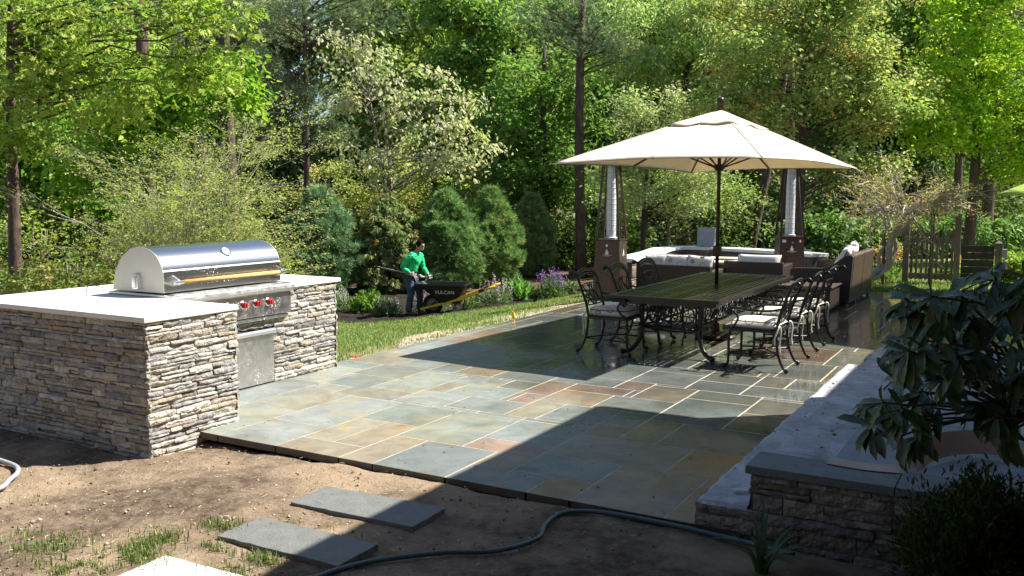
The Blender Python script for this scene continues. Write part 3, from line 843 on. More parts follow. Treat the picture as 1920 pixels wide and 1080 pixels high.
def pillow_mesh(sx, sy, sz, n=14, puff=.75, seed=0, m=None):
    """soft box: a superellipse cushion with a seam and slightly uneven stuffing"""
    b = MB(); vs = []; fs = []
    for s in (1, -1):
        for j in range(n + 1):
            for i in range(n + 1):
                u, v = i / n * 2 - 1, j / n * 2 - 1
                eu, ev = 1 - abs(u) ** 4, 1 - abs(v) ** 4
                e = max(0, eu * ev) ** puff
                pin = 1 - .05 * (1 - abs(u) ** 2) * abs(v) ** 8 - .05 * (1 - abs(v) ** 2) * abs(u) ** 8
                z = s * sz / 2 * (e * (1 + .06 * mnoise.noise((u * 2 + seed, v * 2, s)))) 
                p = Vector((u * sx / 2 * pin, v * sy / 2 * pin, z)); vs.append(m @ p if m is not None else p)
    k = (n + 1) ** 2
    for j in range(n):
        for i in range(n):
            a = j * (n + 1) + i
            fs.append((a, a + 1, a + n + 2, a + n + 1)); fs.append((k + a, k + a + n + 1, k + a + n + 2, k + a + 1))
    return b.add(vs, fs)


def make_chair(label, seed):
    t = thing('dining_chair', label, 'chair', (0, 0, 0), 0, 'iron chairs around the dining table')
    I = M['iron']
    for s in (-1, 1):
        b = MB(); P = bez([(.245, .245 * s, .435), (.262, .255 * s, .33), (.262, .25 * s, .18), (.268, .252 * s, .06), (.295, .265 * s, .028), (.322, .278 * s, .03)], 5)
        b.tube(P, [.0165 - .004 * i / len(P) for i in range(len(P))], 8); b.ball((.30, .268 * s, .026), .026, .024, .026, 10, 8); b.ball((.262, .255 * s, .36), .021, .021, .014, 10, 6)
        b.build('leg', I, t, smooth=True)
    for s in (-1, 1):
        b = MB(); P = bez([(-.245, .235 * s, .46), (-.25, .242 * s, .34), (-.268, .25 * s, .2), (-.315, .262 * s, .08), (-.352, .27 * s, .03), (-.385, .275 * s, .03)], 5)
        b.tube(P, [.0165 - .004 * i / len(P) for i in range(len(P))], 8); b.ball((-.366, .272 * s, .025), .026, .022, .025, 10, 8)
        b.build('leg', I, t, smooth=True)
    b = MB(); q = [(.25, .25, .43), (-.25, .24, .43), (-.25, -.24, .43), (.25, -.25, .43)]
    for i in range(4): b.bar(q[i], q[(i + 1) % 4], .022, .034)
    for y in np.linspace(-.18, .18, 5): b.bar((-.24, y, .437), (.24, y, .437), .018, .006)
    b.build('seat_frame', I, t, bevel=.003)
    b = MB()
    b.tube(bez([(.262, .25, .17), (.0, .05, .20), (-.27, -.25, .19)], 7), .0085, 6); b.tube(bez([(.262, -.25, .17), (.0, -.05, .205), (-.27, .25, .19)], 7), .0085, 6)
    b.tube([(.262, .25, .165), (-.272, .25, .18)], .0075, 6); b.tube([(.262, -.25, .165), (-.272, -.25, .18)], .0075, 6)
    b.build('stretcher', I, t, smooth=True)
    b = MB()
    def bk(y, z): return (-.243 - .165 * max(0, (z - .46) / .5) ** 1.25, y, z)
    for s in (-1, 1):
        P = bez([bk(.235 * s, .44), bk(.238 * s, .6), bk(.25 * s, .76), bk(.262 * s, .9), (-.445, .268 * s, .965), (-.475, .272 * s, .955), (-.48, .272 * s, .93)], 5)
        b.tube(P, [.0165] * (len(P) - 8) + [.0175] * 8, 8); b.ball((-.466, .271 * s, .945), .026, .022, .024, 10, 8)
    # flattened crest rail between the posts
    for zz, rr in ((.90, .016), (.93, .018), (.955, .012)):
        b.tube(bez([bk(-.262, zz - .01), bk(-.13, zz + .022), bk(0, zz + .032), bk(.13, zz + .022), bk(.262, zz - .01)], 6), rr, 6)
    b.tube(bez([bk(-.252, .80), bk(0, .82), bk(.252, .80)], 8), .008, 6)
    b.tube(bez([bk(-.238, .575), bk(0, .565), bk(.238, .575)], 8), .008, 6)
    for s in (-1, 1):
        b.tube(bez([bk(.03 * s, .57), bk(.105 * s, .63), bk(.075 * s, .71), bk(.03 * s, .75), bk(.06 * s, .81)], 6), .0075, 6)
        b.tube(bez([bk(.20 * s, .575), bk(.12 * s, .66), bk(.15 * s, .74), bk(.215 * s, .80)], 6), .0075, 6)
        b.tube(bez([bk(.015 * s, .57), bk(.04 * s, .69), bk(.012 * s, .81)], 6), .0065, 6)
    b.tube([bk(.045 * math.cos(a), .69 + .05 * math.sin(a)) for a in np.linspace(0, 2 * PI, 18)[:-1]], .0075, 6, closed=True)
    b.build('backrest', I, t, smooth=True)
    for s in (-1, 1):
        b = MB()
        P = bez([bk(.25 * s, .68), (-.16, .285 * s, .655), (.02, .30 * s, .655), (.15, .305 * s, .67), (.235, .305 * s, .665), (.268, .305 * s, .625), (.24, .305 * s, .598), (.212, .305 * s, .615)], 6)
        b.tube(P, [.012] * 10 + [.0145] * (len(P) - 10), 8); b.ball((.238, .305 * s, .632), .027, .018, .027, 10, 8)
        b.tube(bez([(.205, .302 * s, .64), (.155, .295 * s, .57), (.185, .275 * s, .5), (.245, .25 * s, .44)], 7), .012, 7)
        b.build('armrest', I, t, smooth=True)
    m = Matrix.Translation((.005, 0, .487))
    cu = pillow_mesh(.53, .50, .115, 14, .30, seed, m).build('cushion', CUSH, t, smooth=True)
    b = MB()
    ring = [(.005 + .262 * math.copysign(abs(math.cos(a)) ** .35, math.cos(a)), .247 * math.copysign(abs(math.sin(a)) ** .35, math.sin(a))) for a in np.linspace(0, 2 * PI, 49)[:-1]]
    b.tube([(x, y, .524) for x, y in [(p[0] * .99, p[1] * .99) for p in ring]], .005, 5, closed=True)
    b.tube([(x, y, .452) for x, y in [(p[0] * .99, p[1] * .99) for p in ring]], .005, 5, closed=True)
    b.build('piping', M['piping'], cu, smooth=True)
    r = random.Random(seed)
    for s in (-1, 1):
        b = MB(); k = r.uniform(.8, 1.2)
        b.tube(bez([(-.25, .225 * s, .475), (-.285, .245 * s, .487), (-.30, .262 * s, .43), (-.29, .27 * s, .34 * k), (-.30, .275 * s, .25 * k)], 6), [.010] * 8 + [.008] * 17, 4)
        b.tube(bez([(-.25, .225 * s, .475), (-.275, .26 * s, .49), (-.265, .29 * s, .44), (-.245, .30 * s, .37), (-.25, .30 * s, .30)], 6), .008, 4)
        b.build('cushion_tie', M['cloth_white'], cu, smooth=True)
    return t


CH = [(-4.31, 10.0, 0, 'iron dining chair at the near end of the lawn side, its cushion in shade'),
      (-4.29, 10.93, .03, 'iron dining chair in the middle of the row on the lawn side of the table'),
      (-4.30, 11.95, -.04, 'iron dining chair on the lawn side farthest along, beside the wicker sofa'),
      (-2.56, 9.92, PI, 'iron dining chair with sunlit white cushion nearest the entry steps'),
      (-2.55, 10.92, PI + .02, 'sunlit iron dining chair in the middle of the row on the house side'),
      (-2.56, 11.94, PI - .02, 'sunlit iron dining chair on the house side closest to the wicker ottoman')]
base = make_chair(CH[0][3], 4)
for i, (x, y, a, lab) in enumerate(CH):
    o = base if i == 0 else dup(base)
    o.location = (x, y, .002); o.rotation_euler = (0, 0, a); o['label'] = lab

# ------------------------------------------------------------------ dining table
tb = thing('dining_table', 'long dark cast-iron dining table with openwork lattice top and scrolled legs', 'table', (-3.62, 11.48, 0))
HX, HY = .67, 1.79; I = M['iron']
b = MB(); fw = .075
b.box(-HX, HX, -HY, -HY + fw, .69, .722); b.box(-HX, HX, HY - fw, HY, .69, .722)
b.box(-HX, -HX + fw, -HY + fw + .001, HY - fw - .001, .69, .7215); b.box(HX - fw, HX, -HY + fw + .001, HY - fw - .001, .69, .7215)
x = -HX + fw
nxs = 18; nys = 42
for i in range(1, nxs):
    xx = -HX + fw + (2 * HX - 2 * fw) * i / nxs
    wd = .052 if i in (5, 9, 13) else .025
    b.box(xx - wd / 2, xx + wd / 2, -HY + fw, HY - fw, .698, .7185)
for j in range(1, nys):
    yy = -HY + fw + (2 * HY - 2 * fw) * j / nys
    wd = .07 if j % 14 == 7 else .028
    b.box(-HX + fw, HX - fw, yy - wd / 2, yy + wd / 2, .700, .7175)
b.build('tabletop', I, tb)
for s, ax in ((-1, 'y'), (1, 'y'), (-1, 'x'), (1, 'x')):
    b = MB(); Ln = HX if ax == 'y' else HY; n = int(Ln * 2 / .02); prof = []
    for i in range(n + 1):
        u = -Ln + .05 + (2 * Ln - .1) * i / n; prof.append((u, .655 - .022 * abs(math.sin(u * 14)) - .012 * math.cos(u * 3)))
    poly = [(prof[0][0], .689)] + prof + [(prof[-1][0], .689)]
    if ax == 'y': m = Matrix(((1, 0, 0, 0), (0, 0, 1, s * (HY - .05)), (0, 1, 0, 0), (0, 0, 0, 1)))
    else: m = Matrix(((0, 0, 1, s * (HX - .05)), (1, 0, 0, 0), (0, 1, 0, 0), (0, 0, 0, 1)))
    b.prism(poly, -.006, .006, m); b.build('apron', I, tb)
for sy in (-1, 1):
    for sx in (-1, 1):
        b = MB(); y0 = sy * 1.45
        P = bez([(.36 * sx, y0, .69), (.36 * sx, y0, .5), (.355 * sx, y0, .33), (.37 * sx, y0 + .02 * sy, .2), (.44 * sx, y0 + .07 * sy, .075), (.52 * sx, y0 + .12 * sy, .035), (.565 * sx, y0 + .145 * sy, .05)], 6)
        b.tube(P, [.034 - .012 * i / len(P) for i in range(len(P))], 10)
        b.ball((.545 * sx, y0 + .135 * sy, .034), .036, .034, .034, 10, 8); b.ball((.36 * sx, y0, .60), .046, .046, .03, 12, 8); b.ball((.357 * sx, y0, .36), .044, .044, .025, 12, 8)
        b.build('leg', I, tb, smooth=True)
    b = MB(); y0 = sy * 1.45
    for z in (.64, .33): b.tube([(-.36, y0, z), (.36, y0, z)], .013, 8)
    for cx in (-.2, 0, .2):
        b.tube([(cx + .085 * math.cos(a), y0, .49 + .10 * math.sin(a)) for a in np.linspace(0, 2 * PI, 20)[:-1]], .010, 6, closed=True)
        for q in range(6):
            a = q * PI / 3 + .3; b.tube([(cx + .02 * math.cos(a), y0, .49 + .02 * math.sin(a)), (cx + .085 * math.cos(a), y0, .49 + .10 * math.sin(a))], .007, 5)
    for cx in (-.3, -.1, .1, .3):
        b.tube(bez([(cx - .05, y0, .335), (cx, y0, .41), (cx + .04, y0, .49), (cx, y0, .57), (cx - .05, y0, .635)], 5), .009, 6)
    b.build('scroll_panel', I, tb, smooth=True)
for sx in (-1, 1):
    b = MB(); x0 = .30 * sx
    for z in (.62, .36): b.tube([(x0, -1.43, z), (x0, 1.43, z)], .012, 8)
    for cy in np.arange(-1.25, 1.3, .25):
        b.tube([(x0, cy + .095 * math.cos(a), .49 + .105 * math.sin(a)) for a in np.linspace(0, 2 * PI, 18)[:-1]], .009, 6, closed=True)
        b.tube(bez([(x0, cy + .125, .37), (x0, cy + .09, .49), (x0, cy + .125, .61)], 5), .008, 6)
        b.tube([(x0, cy - .07, .42), (x0, cy + .07, .56)], .007, 5); b.tube([(x0, cy + .07, .42), (x0, cy - .07, .56)], .007, 5)
    b.build('side_scroll', I, tb, smooth=True)
b = MB()
b.tube(bez([(-.355, -1.45, .33), (-.1, -1.1, .24), (0, -.7, .22), (0, .7, .22), (.1, 1.1, .24), (.355, 1.45, .33)], 7), .013, 8)
b.tube(bez([(.355, -1.45, .33), (.1, -1.1, .235), (.03, -.7, .215), (.03, .7, .215), (-.1, 1.1, .235), (-.355, 1.45, .33)], 7), .013, 8)
b.build('stretcher', I, tb, smooth=True)

# ------------------------------------------------------------------ market umbrella through the table
UX, UY = -3.58, 11.64
um = thing('patio_umbrella', 'large rectangular cream market umbrella standing through the dining table', 'umbrella', (UX, UY, 0), -.055)
PB = pmat('umbrella_bronze', (.045, .026, .016), .4, .3, var=.15)
b = MB(); b.tube([(0, 0, .06), (0, 0, 1.6), (.0, .0, 2.96)], .024, 14); b.build('pole', PB, um, smooth=True)
b = MB(); b.lathe([(0, .004), (.26, .004), (.27, .03), (.24, .055), (.06, .075), (.05, .2), (.032, .2), (0, .2)], 28); b.build('base', PB, um, smooth=False, bevel=.004)
ca, cb_ = 1.25, 2.14
RIM = {(-1, -1): 2.245, (1, -1): 2.265, (1, 1): 2.25, (-1, 1): 2.23}
def rimz(u, v):
    z = sum(RIM[(a, c)] * (1 + a * u) / 2 * (1 + c * v) / 2 for a in (-1, 1) for c in (-1, 1))
    return z
def canopy(u, v):                                          # u, v in -1..1 over the rectangle
    m = max(abs(u), abs(v)); 
    if m < 1e-6: return Vector((0, 0, 2.97))
    ru, rv = u / m, v / m
    edge = abs(rv) if abs(ru) > .999 else abs(ru)          # 0 mid-side .. 1 corner
    side_l = 1
    zr = rimz(ru, rv) + .035 * (1 - edge ** 2)
    pull = 1 - .012 * (math.sin(edge * PI) ** 2)
    t = m
    z = 2.97 + (zr - 2.97) * (t ** (.97 + .03 * edge)) - .02 * math.sin(PI * t) * (math.sin(edge * PI) ** 2)
    return Vector((ru * ca * t * pull, rv * cb_ * t * pull, z))
M['seam'] = pmat('canvas_seam', (.62, .56, .45), .85, var=0)
def fabric(t0, t1, nt_, ns, fn):
    b = MB(); per = []
    for k in range(4):
        for i in range(ns):
            q = -1 + 2 * i / ns
            per.append([(q, -1), (1, q), (-q, 1), (-1, -q)][k])
    n = len(per); vs = []
    for j in range(nt_ + 1):
        t = t0 + (t1 - t0) * j / nt_
        for (u, v) in per: vs.append(fn(u * t, v * t))
    fs = [(j * n + i, j * n + (i + 1) % n, (j + 1) * n + (i + 1) % n, (j + 1) * n + i) for j in range(nt_) for i in range(n)]
    fs = [tuple(reversed(f)) for f in fs]
    return b.add(vs, fs)
cn = fabric(.16, 1, 16, 16, canopy).build('canopy', M['canvas'], um, smooth=True)
md = cn.modifiers.new('cloth', 'SOLIDIFY'); md.thickness = .004
rimb = MB(); per = []
for k in range(4):
    for i in range(16):
        q = -1 + 2 * i / 16; per.append(canopy(*[(q, -1), (1, q), (-q, 1), (-1, -q)][k]))
rimb.tube([p + Vector((0, 0, -.004)) for p in per], .006, 5, closed=True); rimb.build('hem', pmat('hem', (.30, .25, .19), .8, var=0), cn, smooth=True)
def vent(u, v):
    p = canopy(u, v); f = max(abs(u), abs(v)) / .33; a = math.atan2(v, u)
    return Vector((p.x, p.y, p.z + .008 + .012 * f * f + f * (.006 * math.cos(8 * a) + .006 * math.sin(5 * a + 1))))
vc = fabric(.02, .33, 7, 12, vent).build('vent_cap', M['canvas'], um, smooth=True)
md = vc.modifiers.new('cloth', 'SOLIDIFY'); md.thickness = .004
for (u, v) in ((-1, -1), (0, -1), (1, -1), (1, 0), (1, 1), (0, 1), (-1, 1), (-1, 0)):
    b = MB(); b.tube([canopy(u * t, v * t) + Vector((0, 0, .003)) for t in np.linspace(.33, .995, 9)], .0045, 5); b.build('seam', M['seam'], cn, smooth=True)
b = MB(); b.lathe([(0, 2.96), (.05, 2.985), (.03, 3.02), (.046, 3.04), (.048, 3.105), (.034, 3.13), (0, 3.135)], 16); b.build('finial', PB, um, smooth=True)
b = MB(); b.lathe([(.0, 2.19), (.04, 2.19), (.075, 2.23), (.075, 2.26), (.04, 2.28), (0, 2.28)], 16); b.build('hub', PB, um, smooth=False)
for (u, v) in ((-1, -1), (0, -1), (1, -1), (1, 0), (1, 1), (0, 1), (-1, 1), (-1, 0)):
    b = MB(); off = Vector((0, 0, -.022))
    p0 = canopy(u * .06, v * .06) + off
    P = [canopy(u * t, v * t) + off for t in (.06, .3, .6, .8, .97)]
    for i in range(4): b.bar(P[i], P[i + 1], .016, .022)
    rb = b.build('rib', PB, um)
    b = MB(); b.bar((u * .06, v * .06, 2.245), canopy(u * .5, v * .5) + Vector((0, 0, -.034)), .014, .018); b.build('strut', PB, rb)
b = MB(); b.box(-.045, .045, -.05, .05, 1.08, 1.22); hs = b.build('crank_housing', PB, um, bevel=.01)
b = MB(); b.tube([(-.04, -.04, 1.16), (-.09, -.05, 1.16)], .009, 8); b.bar((-.09, -.05, 1.165), (-.16, -.07, 1.06), .018, .012); b.tube([(-.16, -.07, 1.06), (-.20, -.08, 1.06)], .013, 8)
b.build('crank_handle', pmat('crank', (.45, .36, .22), .4, .3, var=0), hs)
# ------------------------------------------------------------------ woven resin wicker
def wicker_mat(name, c1, c2, ku=70, kv=110):
    m = bpy.data.materials.new(name); m.use_nodes = True; nt = m.node_tree; L = nt.links.new
    b = nt.nodes['Principled BSDF']; tc = _n(nt, 'ShaderNodeTexCoord'); s = _n(nt, 'ShaderNodeSeparateXYZ'); L(tc.outputs['Object'], s.inputs[0])
    def mth(op, a, c):
        n = _n(nt, 'ShaderNodeMath', operation=op)
        for k, v in enumerate((a, c)):
            if v is None: continue
            if isinstance(v, (int, float)): n.inputs[k].default_value = v
            else: L(v, n.inputs[k])
        return n.outputs[0]
    u = mth('MULTIPLY', mth('ADD', s.outputs['X'], s.outputs['Y']), ku); v = mth('MULTIPLY', mth('ADD', s.outputs['Z'], mth('MULTIPLY', s.outputs['Y'], .37)), kv)
    w = mth('MULTIPLY', mth('SINE', u, None), mth('SINE', v, None))
    r = _n(nt, 'ShaderNodeMapRange'); r.inputs['From Min'].default_value = -.6; r.inputs['From Max'].default_value = .6; L(w, r.inputs['Value'])
    mx = _n(nt, 'ShaderNodeMix', data_type='RGBA'); mx.inputs['A'].default_value = (*c1, 1); mx.inputs['B'].default_value = (*c2, 1); L(r.outputs[0], mx.inputs['Factor'])
    L(mx.outputs['Result'], b.inputs['Base Color']); b.inputs['Roughness'].default_value = .42
    bp = _n(nt, 'ShaderNodeBump'); bp.inputs['Strength'].default_value = .8; bp.inputs['Distance'].default_value = .008; L(r.outputs[0], bp.inputs['Height']); L(bp.outputs[0], b.inputs['Normal'])
    return m


WK = wicker_mat('wicker_brown', (.016, .010, .008), (.062, .038, .030), 120, 190)
WK2 = wicker_mat('wicker_fine', (.055, .035, .025), (.10, .066, .048), 130, 30)
FOOT = pmat('foot_metal', (.3, .3, .3), .4, 1, var=0)


def cushion(name, mat, size, loc, rot=(0, 0, 0), seed=0, parent=None, puff=.3, pip=True):
    o = pillow_mesh(*size, 14, puff, seed).build(name, mat, parent, smooth=True)
    o.location = loc; o.rotation_euler = rot
    if pip:
        sx, sy, _ = size; b = MB()
        ring = [(sx / 2 * .985 * math.copysign(abs(math.cos(a)) ** .3, math.cos(a)), sy / 2 * .985 * math.copysign(abs(math.sin(a)) ** .3, math.sin(a))) for a in np.linspace(0, 2 * PI, 41)[:-1]]
        b.tube([(x, y, 0) for x, y in ring], .006, 5, closed=True); b.build('piping', M['piping'], o, smooth=True)
    return o


def feet(pts, parent):
    for x, y in pts:
        b = MB(); b.box(x - .025, x + .025, y - .025, y + .025, .002, .05); b.build('foot', FOOT, parent, bevel=.004)


# right sofa: its back towards the house (+x), two modules
sf = thing('wicker_sofa', 'long dark wicker sofa seen from behind its high two-piece back, white pillows along it', 'sofa', (-2.95, 17.1, 0))
for (a, c) in ((-1.05, -.012), (.012, 1.05)):
    b = MB(); b.prism([(.14, .05), (.32, .05), (.37, .84), (.355, .875), (.27, .88), (.235, .84), (.14, .42)], a, c, XZ); b.build('back_panel', WK2, sf, bevel=.012)
    b = MB(); b.box(-.60, .135, a, c, .05, .30); b.build('seat_base', WK, sf, bevel=.01)
    cushion('seat_cushion', M['cloth_white'], (.70, 1.0, .17), (-.24, (a + c) / 2, .385), (0, 0, 0), a, sf)
for y0, y1 in ((-1.17, -1.055), (1.055, 1.17)):
    b = MB()
    arm = [(-.66, .05), (.32, .05), (.365, .84), (.34, .875), (.24, .86), (.12, .76), (0, .675), (-.12, .64), (-.60, .625), (-.66, .60)]
    b.prism(arm, y0, y1, XZ); b.build('armrest', WK, sf, bevel=.014)
feet([(-.6, -1.1), (.28, -1.1), (-.6, 1.1), (.28, 1.1), (.28, 0), (.28, -.35)], sf)
for i, (y, z, rx, ry, lab) in enumerate(((16.42, .70, .1, -1.15, 'white throw pillow nearest the sofa arm, leaning on the tall wicker back'),
                                         (16.86, .73, -.15, -1.0, 'white throw pillow in the middle of the tall wicker sofa back'),
                                         (17.40, .74, .2, -1.2, 'white throw pillow farthest along the tall wicker sofa back'))):
    o = cushion('throw_pillow', M['cloth_white'], (.5, .48, .17), (-2.83 - .02 * i, y, z + .05), (rx, ry, 0), i, None, .45)
    tag(o, lab, 'pillow', 'pillows on the tall wicker sofa')
# ottoman
ot = thing('wicker_ottoman', 'low wicker ottoman with glass-smooth top beside the sofa arm, behind the dining chairs', 'ottoman', (-3.22, 15.42, 0))
b = MB(); b.box(-.46, .46, -.40, .40, .04, .385); b.build('body', WK, ot, bevel=.012)
b = MB(); b.box(-.49, .49, -.43, .43, .387, .412); b.build('top', pmat('dark_top', (.10, .075, .065), .35, var=.1), ot, bevel=.006)
feet([(-.4, -.34), (.4, -.34), (.4, .34), (-.4, .34)], ot)
# armchair between table and fire pit, back to the camera
ac = thing('wicker_armchair', 'broad woven wicker armchair with its low back to the dining table and white seat back', 'armchair', (-4.42, 16.95, 0), rad(2))
b = MB(); b.box(-.54, .54, -.46, -.36, .04, .66); b.build('back_panel', WK, ac, bevel=.014)
for s in (-1, 1):
    b = MB(); b.box(*sorted((.54 * s, .43 * s)), -.355, .42, .04, .60); b.build('armrest', WK, ac, bevel=.014)
b = MB(); b.box(-.425, .425, -.355, .40, .04, .30); b.build('seat_base', WK, ac, bevel=.01)
cushion('seat_cushion', M['cloth_white'], (.82, .72, .17), (0, .02, .385), (0, 0, 0), 3, ac)
cushion('back_cushion', M['cloth_white'], (.80, .46, .18), (.05, -.22, .56), (rad(72), 0, 0), 5, ac)
feet([(-.48, -.4), (.48, -.4), (.48, .36), (-.48, .36)], ac)
# loveseat at left, back to the camera
lv = thing('wicker_loveseat', 'brown wicker loveseat behind the lawn-side dining chairs with patterned cushions', 'loveseat', (-5.62, 16.05, 0), rad(1))
b = MB(); b.box(-.70, .70, -.46, -.36, .04, .615); b.build('back_panel', WK, lv, bevel=.014)
for s in (-1, 1):
    b = MB(); b.box(*sorted((.70 * s, .58 * s)), -.355, .46, .04, .52); b.build('armrest', WK2, lv, bevel=.014)
b = MB(); b.box(-.575, .575, -.355, .42, .04, .30); b.build('seat_base', WK, lv, bevel=.01)
for x in (-.29, .29): cushion('seat_cushion', CUSH, (.56, .72, .16), (x, .03, .385), (0, 0, 0), x, lv)
feet([(-.6, -.4), (.6, -.4), (.6, .38), (-.6, .38)], lv)
for i, (x, y, z, lab) in enumerate(((-6.02, 15.86, .585, 'pale patterned pillow by the heater on the loveseat back'),
                                    (-5.62, 15.88, .595, 'cream patterned pillow standing at the middle of the loveseat back'),
                                    (-5.20, 15.88, .585, 'cream patterned pillow at the loveseat arm next to the side table'))):
    o = cushion('throw_pillow', CUSH, (.48, .40, .15), (x, y, z), (rad(68 + 5 * i), rad(4 * (i - 1)), rad(3 * i)), i + 7, None, .45)
    tag(o, lab, 'pillow', 'pillows on the loveseat')
# small side table: round top on bowed straps
stb = thing('side_table', 'small round dark metal side table on bowed straps between loveseat and armchair', 'side table', (-5.16, 17.35, 0))
b = MB(); b.lathe([(0, .52), (.28, .52), (.29, .53), (.28, .545), (0, .545)], 28); b.build('top', M['iron'], stb, bevel=.003)
for k in range(3):
    a = k * 2 * PI / 3 + .4; b = MB()
    b.tube(bez([(.26 * math.cos(a), .26 * math.sin(a), .52), (.22 * math.cos(a), .22 * math.sin(a), .38), (.05 * math.cos(a), .05 * math.sin(a), .28), (.18 * math.cos(a), .18 * math.sin(a), .1), (.26 * math.cos(a), .26 * math.sin(a), .01)], 6), .012, 7)
    b.build('leg', M['iron'], stb, smooth=True)
# ------------------------------------------------------------------ fire pit and seat wall
fp = thing('fire_pit', 'six-sided fire pit with cream stone top and dark burner inside the seat wall', 'fire pit', (-5.72, 19.0, 0))
hexa = lambda r_, a0=.15: [(r_ * math.cos(a0 + k * PI / 3), r_ * math.sin(a0 + k * PI / 3)) for k in range(6)]
b = MB(); b.prism(hexa(.74), .0, .43); b.build('body', pmat('pit_stone', (.12, .09, .075), .9, var=.4, scale=9, bump=.8, bscale=22), fp)
b = MB(); ho = hexa(.95); n = 36
ring = [(.34 * math.cos(2 * PI * k / n), .34 * math.sin(2 * PI * k / n)) for k in range(n)]
def hexpt(a):
    best = 1e9
    for k in range(6):
        p, q = ho[k], ho[(k + 1) % 6]; d = (math.cos(a), math.sin(a)); e = (q[0] - p[0], q[1] - p[1])
        den = d[0] * e[1] - d[1] * e[0]
        if abs(den) > 1e-9:
            t = (p[0] * e[1] - p[1] * e[0]) / den
            if t > 0: best = min(best, t)
    return best * math.cos(a), best * math.sin(a)
outr = [hexpt(2 * PI * k / n) for k in range(n)]
vs = [(*p, .50) for p in outr] + [(*p, .50) for p in ring] + [(*p, .432) for p in outr] + [(*p, .432) for p in ring]
fs = []
for k in range(n):
    l = (k + 1) % n; fs += [(k, l, n + l, n + k), (2 * n + l, 2 * n + k, 3 * n + k, 3 * n + l), (k, 2 * n + k, 2 * n + l, l), (n + l, 3 * n + l, 3 * n + k, n + k)]
b.add(vs, fs); b.build('top', pmat('cream_top', (.72, .66, .52), .6, var=.1, scale=10), fp)
b = MB(); b.lathe([(0, .436), (.335, .436), (.335, .455), (0, .455)], 30)
r = random.Random(4)
for i in range(60):
    a = r.uniform(0, 6.28); q = .3 * math.sqrt(r.random()); s = r.uniform(.018, .035); b.ball((q * math.cos(a), q * math.sin(a), .46 + s * .4), s, s * .8, s * .7, 7, 5)
b.build('burner', pmat('lava_rock', (.09, .05, .04), .95, var=.5, scale=12), fp)
sw = thing('seat_wall', 'angled stone seat wall with bright white cap curving round the fire pit', 'wall', (-7.2, 18.6, 0))
path = [(-6.98, 16.5), (-7.22, 18.6), (-7.55, 20.45), (-7.15, 21.2), (-5.9, 20.95), (-4.75, 20.5), (-3.9, 19.9)]
def offset(path, d):
    out = []
    for i, p in enumerate(path):
        a = Vector(path[max(i - 1, 0)]); c = Vector(path[min(i + 1, len(path) - 1)]); t = (c - a).normalized(); out.append((p[0] - t.y * d, p[1] + t.x * d))
    return out
PL = [tuple(v[:2]) for v in bez([(*p, 0) for p in path], 4)]
def band(d, z0, z1):
    a = offset(PL, d); c = offset(PL, -d); n = len(a); m = MB(); sh = (7.2, -18.6)
    vs = [(x + sh[0], y + sh[1], z) for z in (z0, z1) for (x, y) in a + c]
    k = 2 * n; fs = []
    for i in range(n - 1):
        fs += [(k + i, k + n + i, k + n + i + 1, k + i + 1), (i, i + 1, n + i + 1, n + i), (i, k + i, k + i + 1, i + 1), (n + i, n + i + 1, k + n + i + 1, k + n + i)]
    fs += [(0, n, k + n, k), (n - 1, k + n - 1, k + 2 * n - 1, 2 * n - 1)]
    return m.add(vs, fs)
w_ = MB(); off = offset(PL, -.19)
for i in range(len(off) - 1):
    a = Vector((*off[i], 0)); c = Vector((*off[i + 1], 0)); u = (c - a); Ls = u.length; u.normalize()
    ledge(w_, a + Vector((7.2, -18.6, 0)), u, Vector((u.y, -u.x, 0)), Ls, -.05, .555, 60 + i, .06, .11, .15, .4, .03, [(.17, .13, .11), (.20, .16, .13), (.14, .11, .095)], [1, 1, 1])
w_.build('stone_facing', M['stone'], sw)
band(.185, -.2, .555).build('core', M['mortar'], sw)
band(.24, .557, .63).build('cap', pmat('white_cap', (.78, .77, .73), .6, var=.06, scale=12), sw, bevel=.006)
# upright slab leaning behind the wall cap
b = MB(); b.box(-.23, .23, -.035, .035, 0, .46)
o = b.build('slab', M['blue'], None, bevel=.004); o.location = (-6.75, 21.05, .632); o.rotation_euler = (rad(-3), 0, rad(-12))
tag(o, 'upright grey bluestone slab standing on the white wall cap behind the fire pit', 'stone slab')
b = MB(); b.tube([(0, 0, .001), (.02, 0, .03), (.15, .02, .03), (.3, -.02, .02), (.42, .03, .02)], .02, 8)
o = b.build('folded_cloth', pmat('navy_cloth', (.03, .05, .11), .8, var=.2), None, smooth=True); o.location = (-4.6, 20.42, .634); tag(o, 'small rolled navy cloth lying on the seat wall cap beside the heater', 'cloth')

